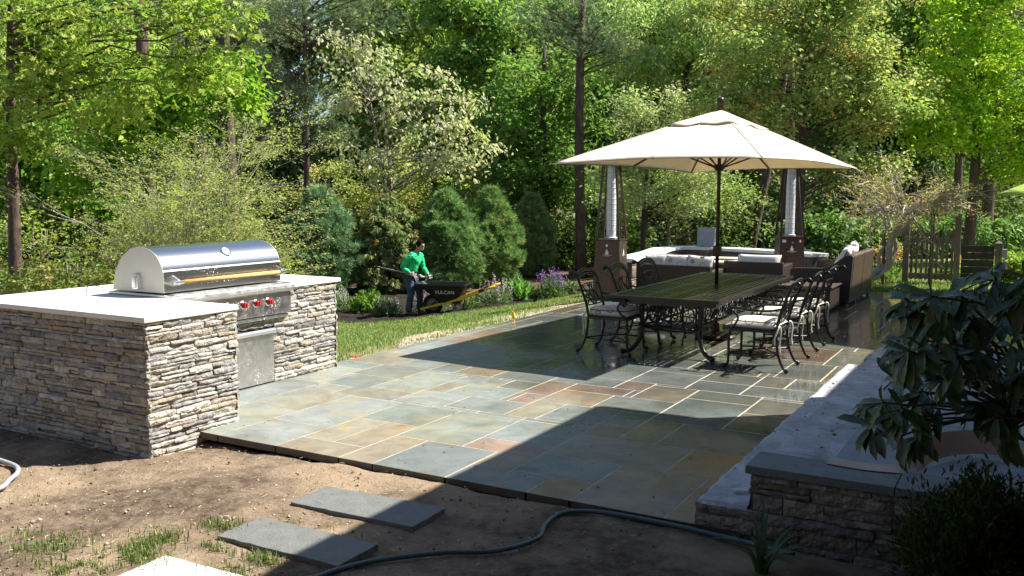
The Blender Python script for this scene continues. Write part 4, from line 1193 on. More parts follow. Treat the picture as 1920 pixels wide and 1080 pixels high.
# ------------------------------------------------------------------ pyramid patio heaters
def heater(x, y, rz, label, seed, stick):
    t = thing('patio_heater', label, 'patio heater', (x, y, .002), rz, 'pyramid patio heaters')
    BR = pmat('heater_bronze', (.075, .046, .034), .3, .45, var=.12, scale=6, rough_var=.05)
    def frust(a0, a1, z0, z1): 
        m = MB(); v = [(sx * a, sy * a, z) for a, z in ((a0, z0), (a1, z1)) for sx, sy in ((-1, -1), (1, -1), (1, 1), (-1, 1))]
        return m.add(v, [(3, 2, 1, 0), (4, 5, 6, 7)] + [(k, (k + 1) % 4, 4 + (k + 1) % 4, 4 + k) for k in range(4)])
    H1 = 1.06
    bx = frust(.262, .222, .03, H1).build('base_box', BR, t, bevel=.006)
    frust(.245, .245, .0, .029).build('plinth', M['black_plastic'], t)
    frust(.236, .236, H1 + .001, H1 + .022).build('deck', BR, t, bevel=.004)
    for k in range(2):                                       # flame emblem and line on two faces
        a = -PI / 2 + k * PI / 2; zc = .80; dist = .262 - .040 * (zc - .03) / (H1 - .03) + .003
        m = Matrix.Rotation(a + PI / 2, 4, 'Z') @ Matrix.Translation((0, -dist, zc)) @ Matrix(((1, 0, 0, 0), (0, 0, -1, 0), (0, 1, 0, 0), (0, 0, 0, 1)))
        e = MB(); e.prism([(-.028, .012), (-.034, .04), (-.022, .075), (-.004, .115), (.006, .085), (.026, .055), (.03, .03), (.024, .012)], 0, .003, m)
        e.prism([(-.085, -.002), (.085, -.002), (.085, .004), (-.085, .004)], 0, .003, m); e.prism([(-.045, -.018), (.045, -.018), (.045, -.012), (-.045, -.012)], 0, .003, m)
        e.build('emblem', pmat('emblem', (.7, .7, .68), .4, var=0), bx)
        kx = MB(); kx.lathe([(0, 0), (.022, 0), (.02, .012), (0, .013)], 14, m @ Matrix.Translation((0, .17, 0))); kx.build('ignition_button', M['steel'], bx)
        s = MB()
        for q in range(9): s.prism([(-.13 + q * .03, -.56), (-.118 + q * .03, -.56), (-.118 + q * .03, -.50), (-.13 + q * .03, -.50)], -.024, -.018, m)
        s.build('vent_slot', M['black_plastic'], bx)
        if stick:
            for q, cols in ((-.15, [(.5, .5, .5)]), (.15, [(.03, .08, .4), (.8, .8, .8), (.6, .03, .03)])):
                for ci, cc in enumerate(cols):
                    s = MB(); w0 = .036; nn = len(cols)
                    s.prism([(q - w0 + 2 * w0 * ci / nn, .17), (q - w0 + 2 * w0 * (ci + 1) / nn, .17), (q - w0 + 2 * w0 * (ci + 1) / nn, .225), (q - w0 + 2 * w0 * ci / nn, .225)], 0, .003, m)
                    s.build('sticker', pmat('sticker', cc, .5, var=0), bx)
    HT = 2.42
    for sx in (-1, 1):
        for sy in (-1, 1):
            b = MB(); b.bar((sx * .215, sy * .215, H1 + .02), (sx * .115, sy * .115, HT), .036, .036); b.build('post', BR, t)
    b = MB(); b.lathe([(0, H1 + .022), (.11, H1 + .022), (.115, H1 + .05), (.088, H1 + .06), (.084, HT - .02), (0, HT - .02)], 24)
    tube = b.build('glass_tube', pmat('quartz_tube', (.78, .80, .80), .12, 0, var=.05, scale=30), t)
    b = MB()
    for q in range(14):
        z = H1 + .09 + q * (HT - H1 - .14) / 13; b.tube([(.0885 * math.cos(a), .0885 * math.sin(a), z) for a in np.linspace(0, 2 * PI, 17)[:-1]], .0025, 4, closed=True)
    b.build('tube_ring', pmat('ring', (.74, .75, .76), .4, 0, var=0), tube)
    for k in range(4):
        a = k * PI / 2; b = MB(); m = Matrix.Rotation(a, 3, 'Z')
        for q in range(14):
            f = (q + .5) / 14; z = H1 + .03 + f * (HT - H1 - .04); hw = .215 - .10 * f; d = hw
            b.bar(m @ Vector((-hw, -d, z)), m @ Vector((hw, -d, z)), .003, .003)
        for q in (-.33, .33):
            b.bar(m @ Vector((.215 * q, -.215, H1 + .03)), m @ Vector((.115 * q, -.115, HT)), .004, .004)
        b.build('guard', M['black_plastic'], t)
    b = MB(); v = frust(.25, .25, HT, HT + .03); v.build('cap', BR, t, bevel=.006)
    frust(.20, .05, HT + .031, HT + .10).build('reflector', BR, t, bevel=.004)
    return t


heater(-6.62, 15.13, rad(6), 'bronze pyramid heater on the lawn side, left of the umbrella pole, near the loveseat', 1, False)
heater(-4.07, 17.83, rad(26), 'bronze pyramid heater behind the armchair, right of the umbrella pole, with two round stickers', 2, True)
# ------------------------------------------------------------------ gardener
def skin(name, verts, edges, mat, parent, sub=2, fold=0):
    me = bpy.data.meshes.new(name); me.from_pydata([v[:3] for v in verts], edges, [])
    o = bpy.data.objects.new(name, me); COL.objects.link(o)
    sk = o.modifiers.new('skin', 'SKIN')
    if not me.skin_vertices: me.skin_vertices.new(name='')
    for i, v in enumerate(verts):
        r = v[3]; me.skin_vertices[0].data[i].radius = (r, v[4] if len(v) > 4 else r); me.skin_vertices[0].data[i].use_root = (i == 0)
    sk.use_smooth_shade = True
    s = o.modifiers.new('sub', 'SUBSURF'); s.levels = s.render_levels = sub
    dg = bpy.context.evaluated_depsgraph_get(); dg.update()
    m2 = bpy.data.meshes.new_from_object(o.evaluated_get(dg)); m2.name = name
    o.modifiers.clear(); o.data = m2
    if fold:
        for v in m2.vertices:
            c = v.co; v.co = c + v.normal * fold * (mnoise.noise((c.x * 9, c.y * 9 + c.z * 4, c.z * 22)) + .5 * mnoise.noise((c.x * 22 + 5, c.y * 18, c.z * 44)))
        m2.update()
    m2.materials.clear(); m2.materials.append(mat)
    m2.polygons.foreach_set('use_smooth', [True] * len(m2.polygons))
    if parent is not None: o.parent = parent
    return o


PX, PY = -12.0, 16.35
pe = thing('person', 'gardener in a green long-sleeved shirt and blue jeans holding a fork over the wheelbarrow', 'person', (PX, PY, tz(PX, PY) + .005), rad(14))
SKIN = pmat('skin', (.46, .27, .19), .55, var=.08, scale=30)
SHIRT = pmat('green_shirt', (.015, .52, .19), .85, var=.16, scale=9, bump=.5, bscale=14)
JEAN = pmat('denim', (.048, .078, .14), .9, var=.4, scale=7, bump=.5, bscale=16)
# local frame: x forward, y to his left; the camera looks from -y
sh_r, el_r, ha_r = (.10, -.205, 1.335), (-.085, -.285, 1.095), (.10, -.235, .955)
sh_l, el_l, ha_l = (.16, .19, 1.33), (.20, .25, 1.06), (.37, .15, .885)
body = [(0, 0, .91, .115), (.02, 0, 1.06, .105), (.075, 0, 1.22, .12), (.13, 0, 1.36, .085), (.165, 0, 1.425, .058), (.19, 0, 1.475, .054), (.215, 0, 1.535, .070), (.215, 0, 1.585, .062),
        (*sh_r, .05), (*el_r, .036), (*ha_r, .034), (*sh_l, .05), (*el_l, .036), (*ha_l, .034),
        (.01, -.10, .86, .10), (.05, -.115, .47, .062), (-.02, -.12, .09, .045), (.01, .10, .86, .10), (.17, .115, .49, .062), (.15, .12, .09, .045), (.25, 0, 1.50, .045)]
be = [(0, 1), (1, 2), (2, 3), (3, 4), (4, 5), (5, 6), (6, 7), (3, 8), (8, 9), (9, 10), (3, 11), (11, 12), (12, 13), (0, 14), (14, 15), (15, 16), (0, 17), (17, 18), (18, 19), (6, 20)]
skin('body', body, be, SKIN, pe)
b = MB()                                                    # face: brow, nose, mouth, chin, ears, eyes
hc = Vector((.222, 0, 1.555)); fr = Matrix.Rotation(rad(-22), 3, 'Z')
def fpt(x, y, z): return hc + fr @ Vector((x, y, z))
b.ball(fpt(.02, 0, .01), .098, .078, .118, 16, 12)
b.ball(fpt(.075, 0, -.068), .035, .038, .035, 10, 8)
b.tube([fpt(.108, 0, .03), fpt(.128, 0, -.012), fpt(.112, 0, -.022)], [.010, .016, .012], 8)
b.ball(fpt(.104, 0, -.052), .012, .026, .008, 8, 6)
for s in (-1, 1): b.ball(fpt(.0, .082 * s, -.005), .024, .010, .034, 8, 6); b.tube([fpt(.104, .014 * s, .036), fpt(.098, .052 * s, .036)], .009, 6)
b.build('face', SKIN, pe, smooth=True)
for s in (-1, 1):
    b = MB(); b.ball(fpt(.103, .032 * s, .018), .011, .014, .008, 8, 6); b.build('eye', pmat('eye', (.03, .02, .015), .2, var=0), pe, smooth=True)
b = MB(); k = 0
vs = []; seg = 20; rings = 9
for i in range(rings):
    t = i / (rings - 1) * PI * .62
    for q in range(seg):
        a = 2 * PI * q / seg; x = math.cos(a); fl = 1.0
        lim = 1 if x < .35 else max(.52, 1 - (x - .35) * .55)
        tt = t * lim; p = fpt(.012 + .108 * math.sin(tt) * x, .089 * math.sin(tt) * math.sin(a), .018 + .122 * math.cos(tt))
        vs.append(p + Vector((0, 0, .004 * math.sin(9 * a))))
fs = [(i * seg + q, (i + 1) * seg + q, (i + 1) * seg + (q + 1) % seg, i * seg + (q + 1) % seg) for i in range(rings - 1) for q in range(seg)]
fs.append(tuple(range(seg)))
b.add(vs, fs); hr = b.build('hair', pmat('black_hair', (.010, .008, .007), .95, var=.2, scale=60, spec=.05), pe, smooth=True)
hr.modifiers.new('thick', 'SOLIDIFY').thickness = .012
shirt = [(.0, 0, .93, .158), (.02, 0, 1.05, .15), (.075, 0, 1.22, .168), (.125, 0, 1.345, .13), (.16, 0, 1.42, .074),
         (*sh_r, .082), (-.03, -.25, 1.20, .072), (*el_r, .062), (.01, -.262, 1.02, .056), (.075, -.24, .97, .046),
         (*sh_l, .082), (*el_l, .06), (.30, .195, .955, .052), (.345, .16, .905, .044)]
skin('shirt', shirt, [(0, 1), (1, 2), (2, 3), (3, 4), (3, 5), (5, 6), (6, 7), (7, 8), (8, 9), (3, 10), (10, 11), (11, 12), (12, 13)], SHIRT, pe, 3, .013)
jeans = [(0, 0, .93, .150), (.0, -.095, .83, .122), (.035, -.11, .64, .096), (.05, -.115, .46, .080), (.015, -.12, .26, .078), (-.01, -.122, .075, .082),
         (.02, .095, .83, .118), (.11, .11, .66, .094), (.17, .115, .48, .080), (.165, .12, .27, .078), (.155, .122, .075, .080)]
skin('jeans', jeans, [(0, 1), (1, 2), (2, 3), (3, 4), (4, 5), (0, 6), (6, 7), (7, 8), (8, 9), (9, 10)], JEAN, pe, 3, .012)
for (x, y) in ((-.02, -.122), (.15, .122)):
    skin('shoe', [(x - .03, y, .055, .05), (x + .07, y - .01, .052, .05), (x + .17, y - .025, .04, .042), (x + .215, y - .03, .034, .03)], [(0, 1), (1, 2), (2, 3)], pmat('shoe', (.09, .075, .06), .7, var=.3), pe)
# gloved hands: a palm and five separate fingers closing on the shaft
A0, A1 = Vector((-.62, -.27, 1.075)), Vector((.24, -.225, .925))     # fork shaft ends, in his frame
SH = (A1 - A0).normalized()
GLV = pmat('work_glove', (.52, .53, .56), .85, var=.2, scale=25)
def glove(wrist, grip, side, curl):
    wrist = Vector(wrist); grip = Vector(grip); pd = (grip - wrist); pl = pd.length; pd.normalize()
    ax = SH - pd * SH.dot(pd); ax.normalize(); nr = pd.cross(ax).normalized() * side
    V = [(*wrist, .030), (*(wrist + pd * pl * .45), .036), (*(wrist + pd * pl * .8), .040)]; E_ = [(0, 1), (1, 2)]
    for i, (o_, ln) in enumerate(((.033, .070), (.011, .080), (-.011, .076), (-.033, .060))):
        kb = wrist + pd * pl * .92 + ax * o_
        p1 = kb + pd * ln * .35 + nr * .012 * curl; p2 = p1 + (pd * (.45 - .4 * curl) + nr * .9 * curl) * ln * .42; p3 = p2 + (-pd * .8 * curl + nr * .45 * curl + pd * (1 - curl) * .8) * ln * .36
        n0 = len(V); V += [(*kb, .0125), (*p1, .0115), (*p2, .0105), (*p3, .009)]; E_ += [(2, n0), (n0, n0 + 1), (n0 + 1, n0 + 2), (n0 + 2, n0 + 3)]
    t0 = wrist + pd * pl * .35 + ax * .038; t1 = t0 + ax * .02 + pd * .03 + nr * .015; t2 = t1 + pd * .025 + nr * .025 * curl - ax * .004
    n0 = len(V); V += [(*t0, .014), (*t1, .0125), (*t2, .010)]; E_ += [(1, n0), (n0, n0 + 1), (n0 + 1, n0 + 2)]
    skin('glove', V, E_, GLV, pe, 1)
gr = A0 + SH * ((Vector(ha_r) - A0).dot(SH) + .05)
glove(ha_r, gr + Vector((0, 0, .01)), -1, .95)
glove(ha_l, Vector(ha_l) + Vector((.06, -.035, -.05)), 1, .45)
# mulch fork held in the right hand
fk = thing('garden_fork', 'long-handled mulch fork with dark broad tines held level by the gardener', 'fork', (PX, PY, tz(PX, PY) + .005), rad(14))
b = MB(); b.tube([A0, A1], .0155, 10); b.build('shaft', pmat('grey_shaft', (.30, .29, .28), .5, var=.15, scale=20), fk, smooth=True)
b = MB(); b.tube([A0 - SH * .10, A0], .024, 10); b.tube([A0 - SH * .11 + Vector((0, -.06, 0)), A0 - SH * .11 + Vector((0, .06, 0))], .014, 8); b.build('grip', M['black_plastic'], fk, smooth=True)
b = MB(); b.tube([A1, A1 + SH * .10], [.02, .028], 10)
for i in range(9):
    o_ = (i - 4) * .034
    b.tube(bez([A1 + SH * .09 + Vector((0, o_ * .35, 0)), A1 + SH * .16 + Vector((0, o_, -.02)), A1 + SH * .30 + Vector((0, o_, .015)), A1 + SH * .50 + Vector((0, o_, .12))], 5), .0085, 6)
b.tube([A1 + SH * .16 + Vector((0, -.14, -.02)), A1 + SH * .16 + Vector((0, .14, -.02))], .009, 6)
b.build('tine_head', pmat('fork_metal', (.16, .16, .165), .35, .8, var=.2), fk, smooth=True)

# ------------------------------------------------------------------ wheelbarrow
WX, WY = -11.48, 16.46
wb = thing('wheelbarrow', 'black poly wheelbarrow with yellow handles parked on the lawn edge beside the gardener', 'wheelbarrow', (WX, WY, tz(WX, WY)), rad(20))
b = MB(); zt = .70
top = [(-.33, -.30), (.80, -.34), (.80, .34), (-.33, .30)]; bot = [(.20, -.17), (.66, -.20), (.66, .20), (.20, .17)]
def ringp(q, z, n=7, rd=.25):
    out = []
    for i in range(4):
        p0 = Vector(q[i - 1]); p1 = Vector(q[i]); p2 = Vector(q[(i + 1) % 4])
        a = p1 + (p0 - p1).normalized() * min(.10, (p0 - p1).length * rd); c = p1 + (p2 - p1).normalized() * min(.10, (p2 - p1).length * rd)
        for k in range(n):
            t = k / (n - 1); out.append(((1 - t) ** 2 * a + 2 * t * (1 - t) * p1 + t * t * c).to_3d() + Vector((0, 0, z)))
    return out
lv_ = []
for f, z in ((0, .30), (.05, .285), (.35, .43), (.7, .58), (1, zt)):
    q = [(bot[i][0] * (1 - f) + top[i][0] * f, bot[i][1] * (1 - f) + top[i][1] * f) for i in range(4)]
    lv_.append(ringp(q, z))
lip = ringp([(x + (.03 if x > 0 else -.03), y + (.03 if y > 0 else -.03)) for x, y in top], zt + .004); lip2 = [p + Vector((0, 0, -.03)) for p in lip]
allr = lv_[1:] + [lip, lip2]; n = len(allr[0]); vs = [p for r_ in allr for p in r_]
fs = [(j * n + i, j * n + (i + 1) % n, (j + 1) * n + (i + 1) % n, (j + 1) * n + i) for j in range(len(allr) - 1) for i in range(n)] + [tuple(range(n - 1, -1, -1))]
b.add(vs, fs); tr = b.build('tray', M['black_plastic'], wb, smooth=False); tr.modifiers.new('thick', 'SOLIDIFY').thickness = .006
b = MB(); r = random.Random(2); vs = []; g = 14
for j in range(g):
    for i in range(g):
        u, v = i / (g - 1), j / (g - 1); vs.append((-.14 + .86 * u, -.27 + .54 * v, .56 + .05 * math.sin(u * PI) * math.sin(v * PI) + r.uniform(-.012, .012)))
b.add(vs, [(j * g + i, j * g + i + 1, (j + 1) * g + i + 1, (j + 1) * g + i) for j in range(g - 1) for i in range(g - 1)])
o = b.build('mulch_load', BM, None, smooth=False); o.location = wb.location; o.rotation_euler = wb.rotation_euler
tag(o, 'load of dark mulch filling the black wheelbarrow tray', 'mulch'); o['kind'] = 'stuff'
fc = bpy.data.curves.new('lettering', 'FONT'); fc.body = 'VULCAN'; fc.size = .112; fc.extrude = .002; fc.align_x = 'CENTER'; fc.align_y = 'CENTER'; fc.shear = .15; fc.offset = .0005
fo = bpy.data.objects.new('lettering', fc); COL.objects.link(fo)
dg = bpy.context.evaluated_depsgraph_get(); dg.update(); tm = bpy.data.meshes.new_from_object(fo.evaluated_get(dg)); bpy.data.objects.remove(fo)
to = bpy.data.objects.new('lettering', tm); COL.objects.link(to); to.parent = tr; tm.materials.clear(); tm.materials.append(pmat('white_print', (.8, .8, .8), .5, var=0))
sl = math.atan2(.14, .40); to.rotation_euler = (PI / 2 + sl * 1.0, 0, rad(-1.5)); to.location = (.33, -.2635, .515)
whl = MB(); whl.lathe([(.135, -.03), (.17, -.046), (.205, -.045), (.222, -.02), (.224, 0), (.222, .02), (.205, .045), (.17, .046), (.135, .03), (.135, -.03)], 32, Matrix.Translation((0, 0, .224)) @ Matrix.Rotation(PI / 2, 4, 'X'))
hub_ = MB(); hub_.lathe([(0, -.04), (.03, -.05), (.04, -.03), (.10, -.012), (.14, -.022), (.14, .022), (.10, .012), (.04, .03), (.03, .05), (0, .04)], 26, Matrix.Translation((0, 0, .224)) @ Matrix.Rotation(PI / 2, 4, 'X'))
rimo = hub_.build('wheel', pmat('wheel_rim', (.20, .20, .21), .5, .3, var=.1), wb); whl.build('tyre', M['black_rubber'], rimo, smooth=True)
for s in (-1, 1):
    b = MB(); P = [(-.26, .10 * s, .12), (.05, .12 * s, .20), (.62, .215 * s, .36), (1.10, .27 * s, .55)]
    b.bar(P[0], P[1], .042, .05); b.bar(P[1], P[2], .042, .052); b.bar(P[2], P[3], .044, .075)
    hh = b.build('handle', M['yellow'], wb, bevel=.006)
    b = MB(); b.bar((1.10, .27 * s, .552), (1.22, .282 * s, .60), .05, .075); b.build('clamp', M['black_plastic'], hh, bevel=.01)
    b = MB(); b.tube([(1.2, .282 * s, .592), (1.47, .305 * s, .685)], .021, 12); b.build('grip', M['yellow'], hh, smooth=True)
    b = MB(); b.tube(bez([(.52, .20 * s, .33), (.60, .22 * s, .18), (.63, .235 * s, .10), (.68, .235 * s, .085), (.74, .235 * s, .12), (.78, .23 * s, .40)], 6), .013, 8); b.build('leg', M['black_plastic'], wb, smooth=True)
    b = MB(); b.tube([(.02, .11 * s, .23), (.22, .15 * s, .42)], .010, 6); b.tube([(0, .055 * s, .224), (0, .125 * s, .20)], .012, 6); b.build('brace', M['black_plastic'], wb, smooth=True)
b = MB(); b.bar((.68, -.235, .09), (.68, .235, .09), .03, .012); b.build('cross_brace', M['black_plastic'], wb)

# ------------------------------------------------------------------ marker flags and bed lights
def flag(x, y, c, label, w, h, pole, grp=None, lean=.0):
    t = thing('marker_flag', label, 'flag', (x, y, tz(x, y)), 0, grp)
    b = MB(); b.tube([(0, 0, -.05), (lean * .5, 0, pole)], .0022, 6); b.build('wire', M['steel'], t)
    b = MB(); n = 8; vs = []
    for s in (0, 1):
        for j in (0, 1):
            for i in range(n + 1):
                u = i / n; vs.append((lean * .5 + RT[0] * u * w * .9 + .012 * math.sin(u * 7) * FW[0] + s * .0015, RT[1] * u * w * .9 + .012 * math.sin(u * 7) * FW[1], pole - h * (1 - j) - .04 * u * u))
    m = n + 1; fs = []
    for i in range(n): fs += [(i, i + 1, m + i + 1, m + i), (2 * m + i, 3 * m + i, 3 * m + i + 1, 2 * m + i + 1), (i, 2 * m + i, 2 * m + i + 1, i + 1), (m + i, m + i + 1, 3 * m + i + 1, 3 * m + i)]
    fs += [(0, m, 3 * m, 2 * m), (n, 2 * m + n, 3 * m + n, m + n)]
    b.add(vs, fs); b.build('flag_sheet', pmat('flag', c, .5, var=.05, trans=.3), t, smooth=True)
    return t


flag(-6.86, 11.95, (.85, .62, .01), 'small yellow marker flag at the patio edge closest to the wheelbarrow handles', .05, .115, .15, 'yellow marker flags along the patio edge')
flag(-6.84, 9.9, (.85, .66, .01), 'small yellow marker flag low in the grass nearer the stone island', .035, .07, .10, 'yellow marker flags along the patio edge')
flag(-11.2, 19.1, (.75, .035, .01), 'orange-red marker flag in the mulch next to the catmint', .12, .2, .36, None, .05)
b = MB(); r = random.Random(6)
for i in range(14):
    x = r.gauss(0, .06); b.ball((x, r.gauss(0, .03), .012), .022, .016, .01, 6, 4)
o = b.build('red_ribbon_scrap', pmat('ribbon', (.5, .07, .04), .7, var=.2), None); o.location = (-6.82, 8.25, tz(-6.82, 8.25) + .01); tag(o, 'scrap of red ribbon on the ground where lawn meets patio', 'ribbon')


def bed_light(x, y, label):
    t = thing('path_light', label, 'garden light', (x, y, tz(x, y)), 0, 'small lights at the bed edge')
    b = MB(); b.tube([(0, 0, -.05), (0, 0, .22)], .012, 8); b.build('stake', M['iron'], t)
    b = MB(); b.lathe([(0, .0), (.05, .0), (.055, .10), (.04, .13), (0, .135)], 14); b.build('base', pmat('verdigris', (.16, .22, .20), .7, var=.25, scale=20), t)
    b = MB(); b.lathe([(.0, .22), (.07, .215), (.06, .25), (.025, .29), (0, .30)], 14); b.build('shade', M['iron'], t, smooth=True)


bed_light(-9.15, 17.45, 'small verdigris garden light beside the tall purple salvia')
bed_light(-10.95, 16.55, 'small verdigris garden light behind the wheelbarrow wheel')
# ------------------------------------------------------------------ foliage tools
SHP = {
    'kite': ([(0, 0, 0), (.27, .42, .05), (0, 1, -.06), (-.27, .42, .05)], [(0, 1, 2, 3)]),
    'slim': ([(0, 0, 0), (.15, .42, .03), (0, 1, -.08), (-.15, .42, .03)], [(0, 1, 2, 3)]),
    'fold': ([(0, 0, 0), (.27, .30, .10), (.22, .68, .07), (0, 1, -.08), (-.22, .68, .07), (-.27, .30, .10)], [(0, 1, 2, 3), (0, 3, 4, 5)]),
    'oval': ([(0, 0, 0), (.085, .18, .03), (0, .2, 0), (-.085, .18, .03), (.145, .5, .045), (0, .5, .0), (-.145, .5, .045), (.12, .8, .02), (0, .82, -.03), (-.12, .8, .02), (0, 1, -.10)],
             [(0, 1, 2, 2), (0, 2, 3, 3), (1, 4, 5, 2), (2, 5, 6, 3), (4, 7, 8, 5), (5, 8, 9, 6), (7, 10, 8, 8), (8, 10, 9, 9)]),
    'oak': ([(0, 0, 0), (0, .25, 0), (0, .52, 0), (0, .76, 0), (0, 1.02, -.04), (.30, .34, .05), (.36, .62, .05), (.24, .86, .02), (-.30, .34, .05), (-.36, .62, .05), (-.24, .86, .02)],
            [(0, 5, 1), (1, 6, 2), (2, 7, 3), (3, 4, 7), (1, 8, 0), (2, 9, 1), (3, 10, 2), (10, 4, 3), (1, 5, 2), (2, 8, 1)]),
}
SHP['oval'] = (SHP['oval'][0], [f for f in [(0, 1, 2), (0, 2, 3), (1, 4, 2), (4, 5, 2), (2, 5, 3), (5, 6, 3), (4, 7, 5), (7, 8, 5), (5, 8, 6), (8, 9, 6), (7, 10, 8), (8, 10, 9)]])


def unit(a):
    return a / np.maximum(np.linalg.norm(a, axis=-1, keepdims=True), 1e-9)


def leaf_geo(P, T, N, S, shape):
    tv, tf = SHP[shape]; tv = np.array(tv, float); tf = np.array(tf)
    T = unit(T); B = unit(np.cross(T, N)); N = np.cross(B, T)
    V = P[:, None, :] + S[:, None, None] * (tv[None, :, 0, None] * B[:, None, :] + tv[None, :, 1, None] * T[:, None, :] + tv[None, :, 2, None] * N[:, None, :])
    F = tf[None] + (np.arange(len(P)) * len(tv))[:, None, None]
    return V.reshape(-1, 3), F.reshape(-1, tf.shape[1]), len(tf)


LEAF = 2.0


def foliage(name, P, S, C, shape, mat, parent, g, droop=.3, up=.6, out=None, outw=.5):
    n = len(P); C = np.clip(C * LEAF * (.62 if parent is not None and parent.get('category') in ('plant', 'flower', 'hedge') and name == 'foliage' or parent is not None and parent.name.startswith(('woodland_shrub', 'vine_hedge')) else 1), 0, .62)
    T = g.normal(size=(n, 3)) * np.array([1, 1, .45])
    if out is not None: T = unit(T) * 1 + unit(P - out) * outw
    T = unit(T); T[:, 2] -= droop
    N = g.normal(size=(n, 3)); N = unit(N); N[:, 2] += up
    V, F, k = leaf_geo(P, T, N, S, shape)
    return np_obj(name, V, F, np.repeat(C, k, axis=0), mat, parent)


def tints(g, pal, wts, n, jit=.22):
    pal = np.array(pal); w_ = np.array(wts, float); w_ /= w_.sum()
    c = pal[g.choice(len(pal), n, p=w_)]
    return np.clip(c * (1 + g.normal(size=(n, 1)) * jit) * (1 + g.normal(size=(n, 3)) * .06), .004, .9)


def limb(mb, a, b, r0, r1, rr, bow=.12, seg=6, n=6):
    a = Vector(a); b = Vector(b); L = (b - a).length
    k = Vector((rr.uniform(-1, 1), rr.uniform(-1, 1), rr.uniform(-.3, 1))) * L * bow
    P = [a.lerp(b, i / n) + k * math.sin(PI * i / n) + Vector((rr.gauss(0, 1), rr.gauss(0, 1), rr.gauss(0, 1))) * L * .012 * (0 < i < n) for i in range(n + 1)]
    mb.tube(P, [r0 + (r1 - r0) * i / n for i in range(n + 1)], seg, caps=False)
    return P


def lat3(lat, dep, z):
    x, y = spot(lat, dep); return np.array([x, y, z])


def tree(name, label, cat, lat, dep, H, tr, lobes, leaf, pal, wts, seed, shape='fold', droop=.3, up=.7, per=90, cl=.42, mat='leaf', bark='bark', group=None,
         lean=(0, 0), clumps_jit=.22, limbs=.8, trunk_top=None, drop=(.05, .45), flat=.6, gap=1.0, forks=1, gz=None, jit=.2):
    """lobes: (offset right, offset ahead, height, radius right, radius ahead, radius up, clumps) relative to the foot."""
    g = np.random.default_rng(seed); rr = random.Random(seed)
    x0, y0 = spot(lat, dep); z0 = tz(x0, y0) if gz is None else gz
    root = thing(name, label, cat, (x0, y0, z0), 0, group)
    rt = np.array([RT[0], RT[1], 0]); fw = np.array([FW[0], FW[1], 0])
    tm = MB(); tops = []
    Ht = trunk_top or H * .8
    for f in range(forks):
        ln = (lean[0] + (rr.uniform(-.25, .25) * Ht * .5 if forks > 1 else 0), lean[1] + (rr.uniform(-.2, .2) * Ht * .4 if forks > 1 else 0))
        path = []
        for i in range(9):
            t = i / 8; p = rt * (ln[0] * t ** 1.2 + .04 * Ht * .25 * math.sin(t * 5 + seed)) + fw * (ln[1] * t ** 1.2 + .03 * math.cos(t * 4 + seed)); p = p + np.array([0, 0, -.15 + (Ht + .15) * t]); path.append(Vector(p))
        r0 = tr / math.sqrt(forks)
        tm.tube(path, [r0 * (1.25 if i == 0 else 1) * (1 - .62 * i / 8) for i in range(9)], 9)
        tops.append(path)
    Pc = []; pl = []
    for (ol, oa, oz, rl, ra, rz, n) in lobes:
        u = unit(g.normal(size=(n, 3))) * (g.random((n, 1)) ** (1 / 2.0)) * gap
        c = rt * ol + fw * oa + np.array([0, 0, oz])
        Pc.append(c + u[:, :1] * rl * rt + u[:, 1:2] * ra * fw + u[:, 2:] * np.array([0, 0, rz]))
    Pc = np.concatenate(Pc); Pc[:, 2] = np.maximum(Pc[:, 2], .15)
    for c in Pc:
        if rr.random() > limbs: continue
        path = tops[rr.randrange(forks)]
        zt = min(max(c[2] - rr.uniform(*drop) * math.hypot(c[0], c[1]) - .1, Ht * .12), Ht * .98)
        i = min(7, max(0, int(zt / Ht * 8))); a = path[i].lerp(path[i + 1], zt / Ht * 8 - i) if zt < Ht else path[-1]
        d = (Vector(c) - a).length; r0 = min(tr * .4, .006 + .007 * d)
        limb(tm, a, c, r0, .004 + r0 * .12, rr)
    tm.build('trunk', M[bark], root, smooth=True)
    K = len(Pc); cn = np.maximum(4, g.poisson(per, K))
    idx = np.repeat(np.arange(K), cn); n = len(idx)
    sg = cl * g.uniform(.65, 1.25, K)[idx][:, None]
    P = Pc[idx] + g.normal(size=(n, 3)) * sg * np.array([1, 1, flat]) * .62
    k = P[:, 2] > .02; P = P[k]; idx = idx[k]; n = len(P)
    C = tints(g, pal, wts, K, .10)[idx]; own = tints(g, pal, wts, n, jit)
    C = C * .55 + own * .45
    foliage('crown', P, leaf * np.clip(np.exp(g.normal(size=n) * .36), .4, 1.6), C, shape, M[mat], root, g, droop, up, Pc[idx] - np.array([0, 0, .1]), .6)
    return root


# ------------------------------------------------------------------ near and middle trees
BRIGHT = [(.18, .25, .04), (.14, .21, .035), (.23, .28, .06), (.09, .15, .025)]
tree('oak_tree', 'young oak with bright yellow-green lobed leaves filling the upper left corner', 'tree', -8.95, 16.0, 8.5, .13,
     [(1.6, -1, 4.6, 1.5, 1.0, .62, 19), (1.0, -.8, 5.9, 1.9, 1.4, .7, 22), (3.5, -1.2, 5.6, 1.5, .9, .38, 14), (3.9, -1.3, 4.75, .8, .5, .25, 9), (.7, -.6, 3.75, .7, .6, .28, 9), (2.6, -1.4, 4.1, .5, .4, .2, 5)],
     .15, BRIGHT, [4, 4, 3, 2], 101, 'oak', .35, .9, 46, .40, lean=(.5, 0), limbs=.4, drop=(0, .12), bark='bark_pine')
PINE = [(.08, .125, .055), (.105, .145, .07), (.14, .16, .085), (.06, .095, .045)]


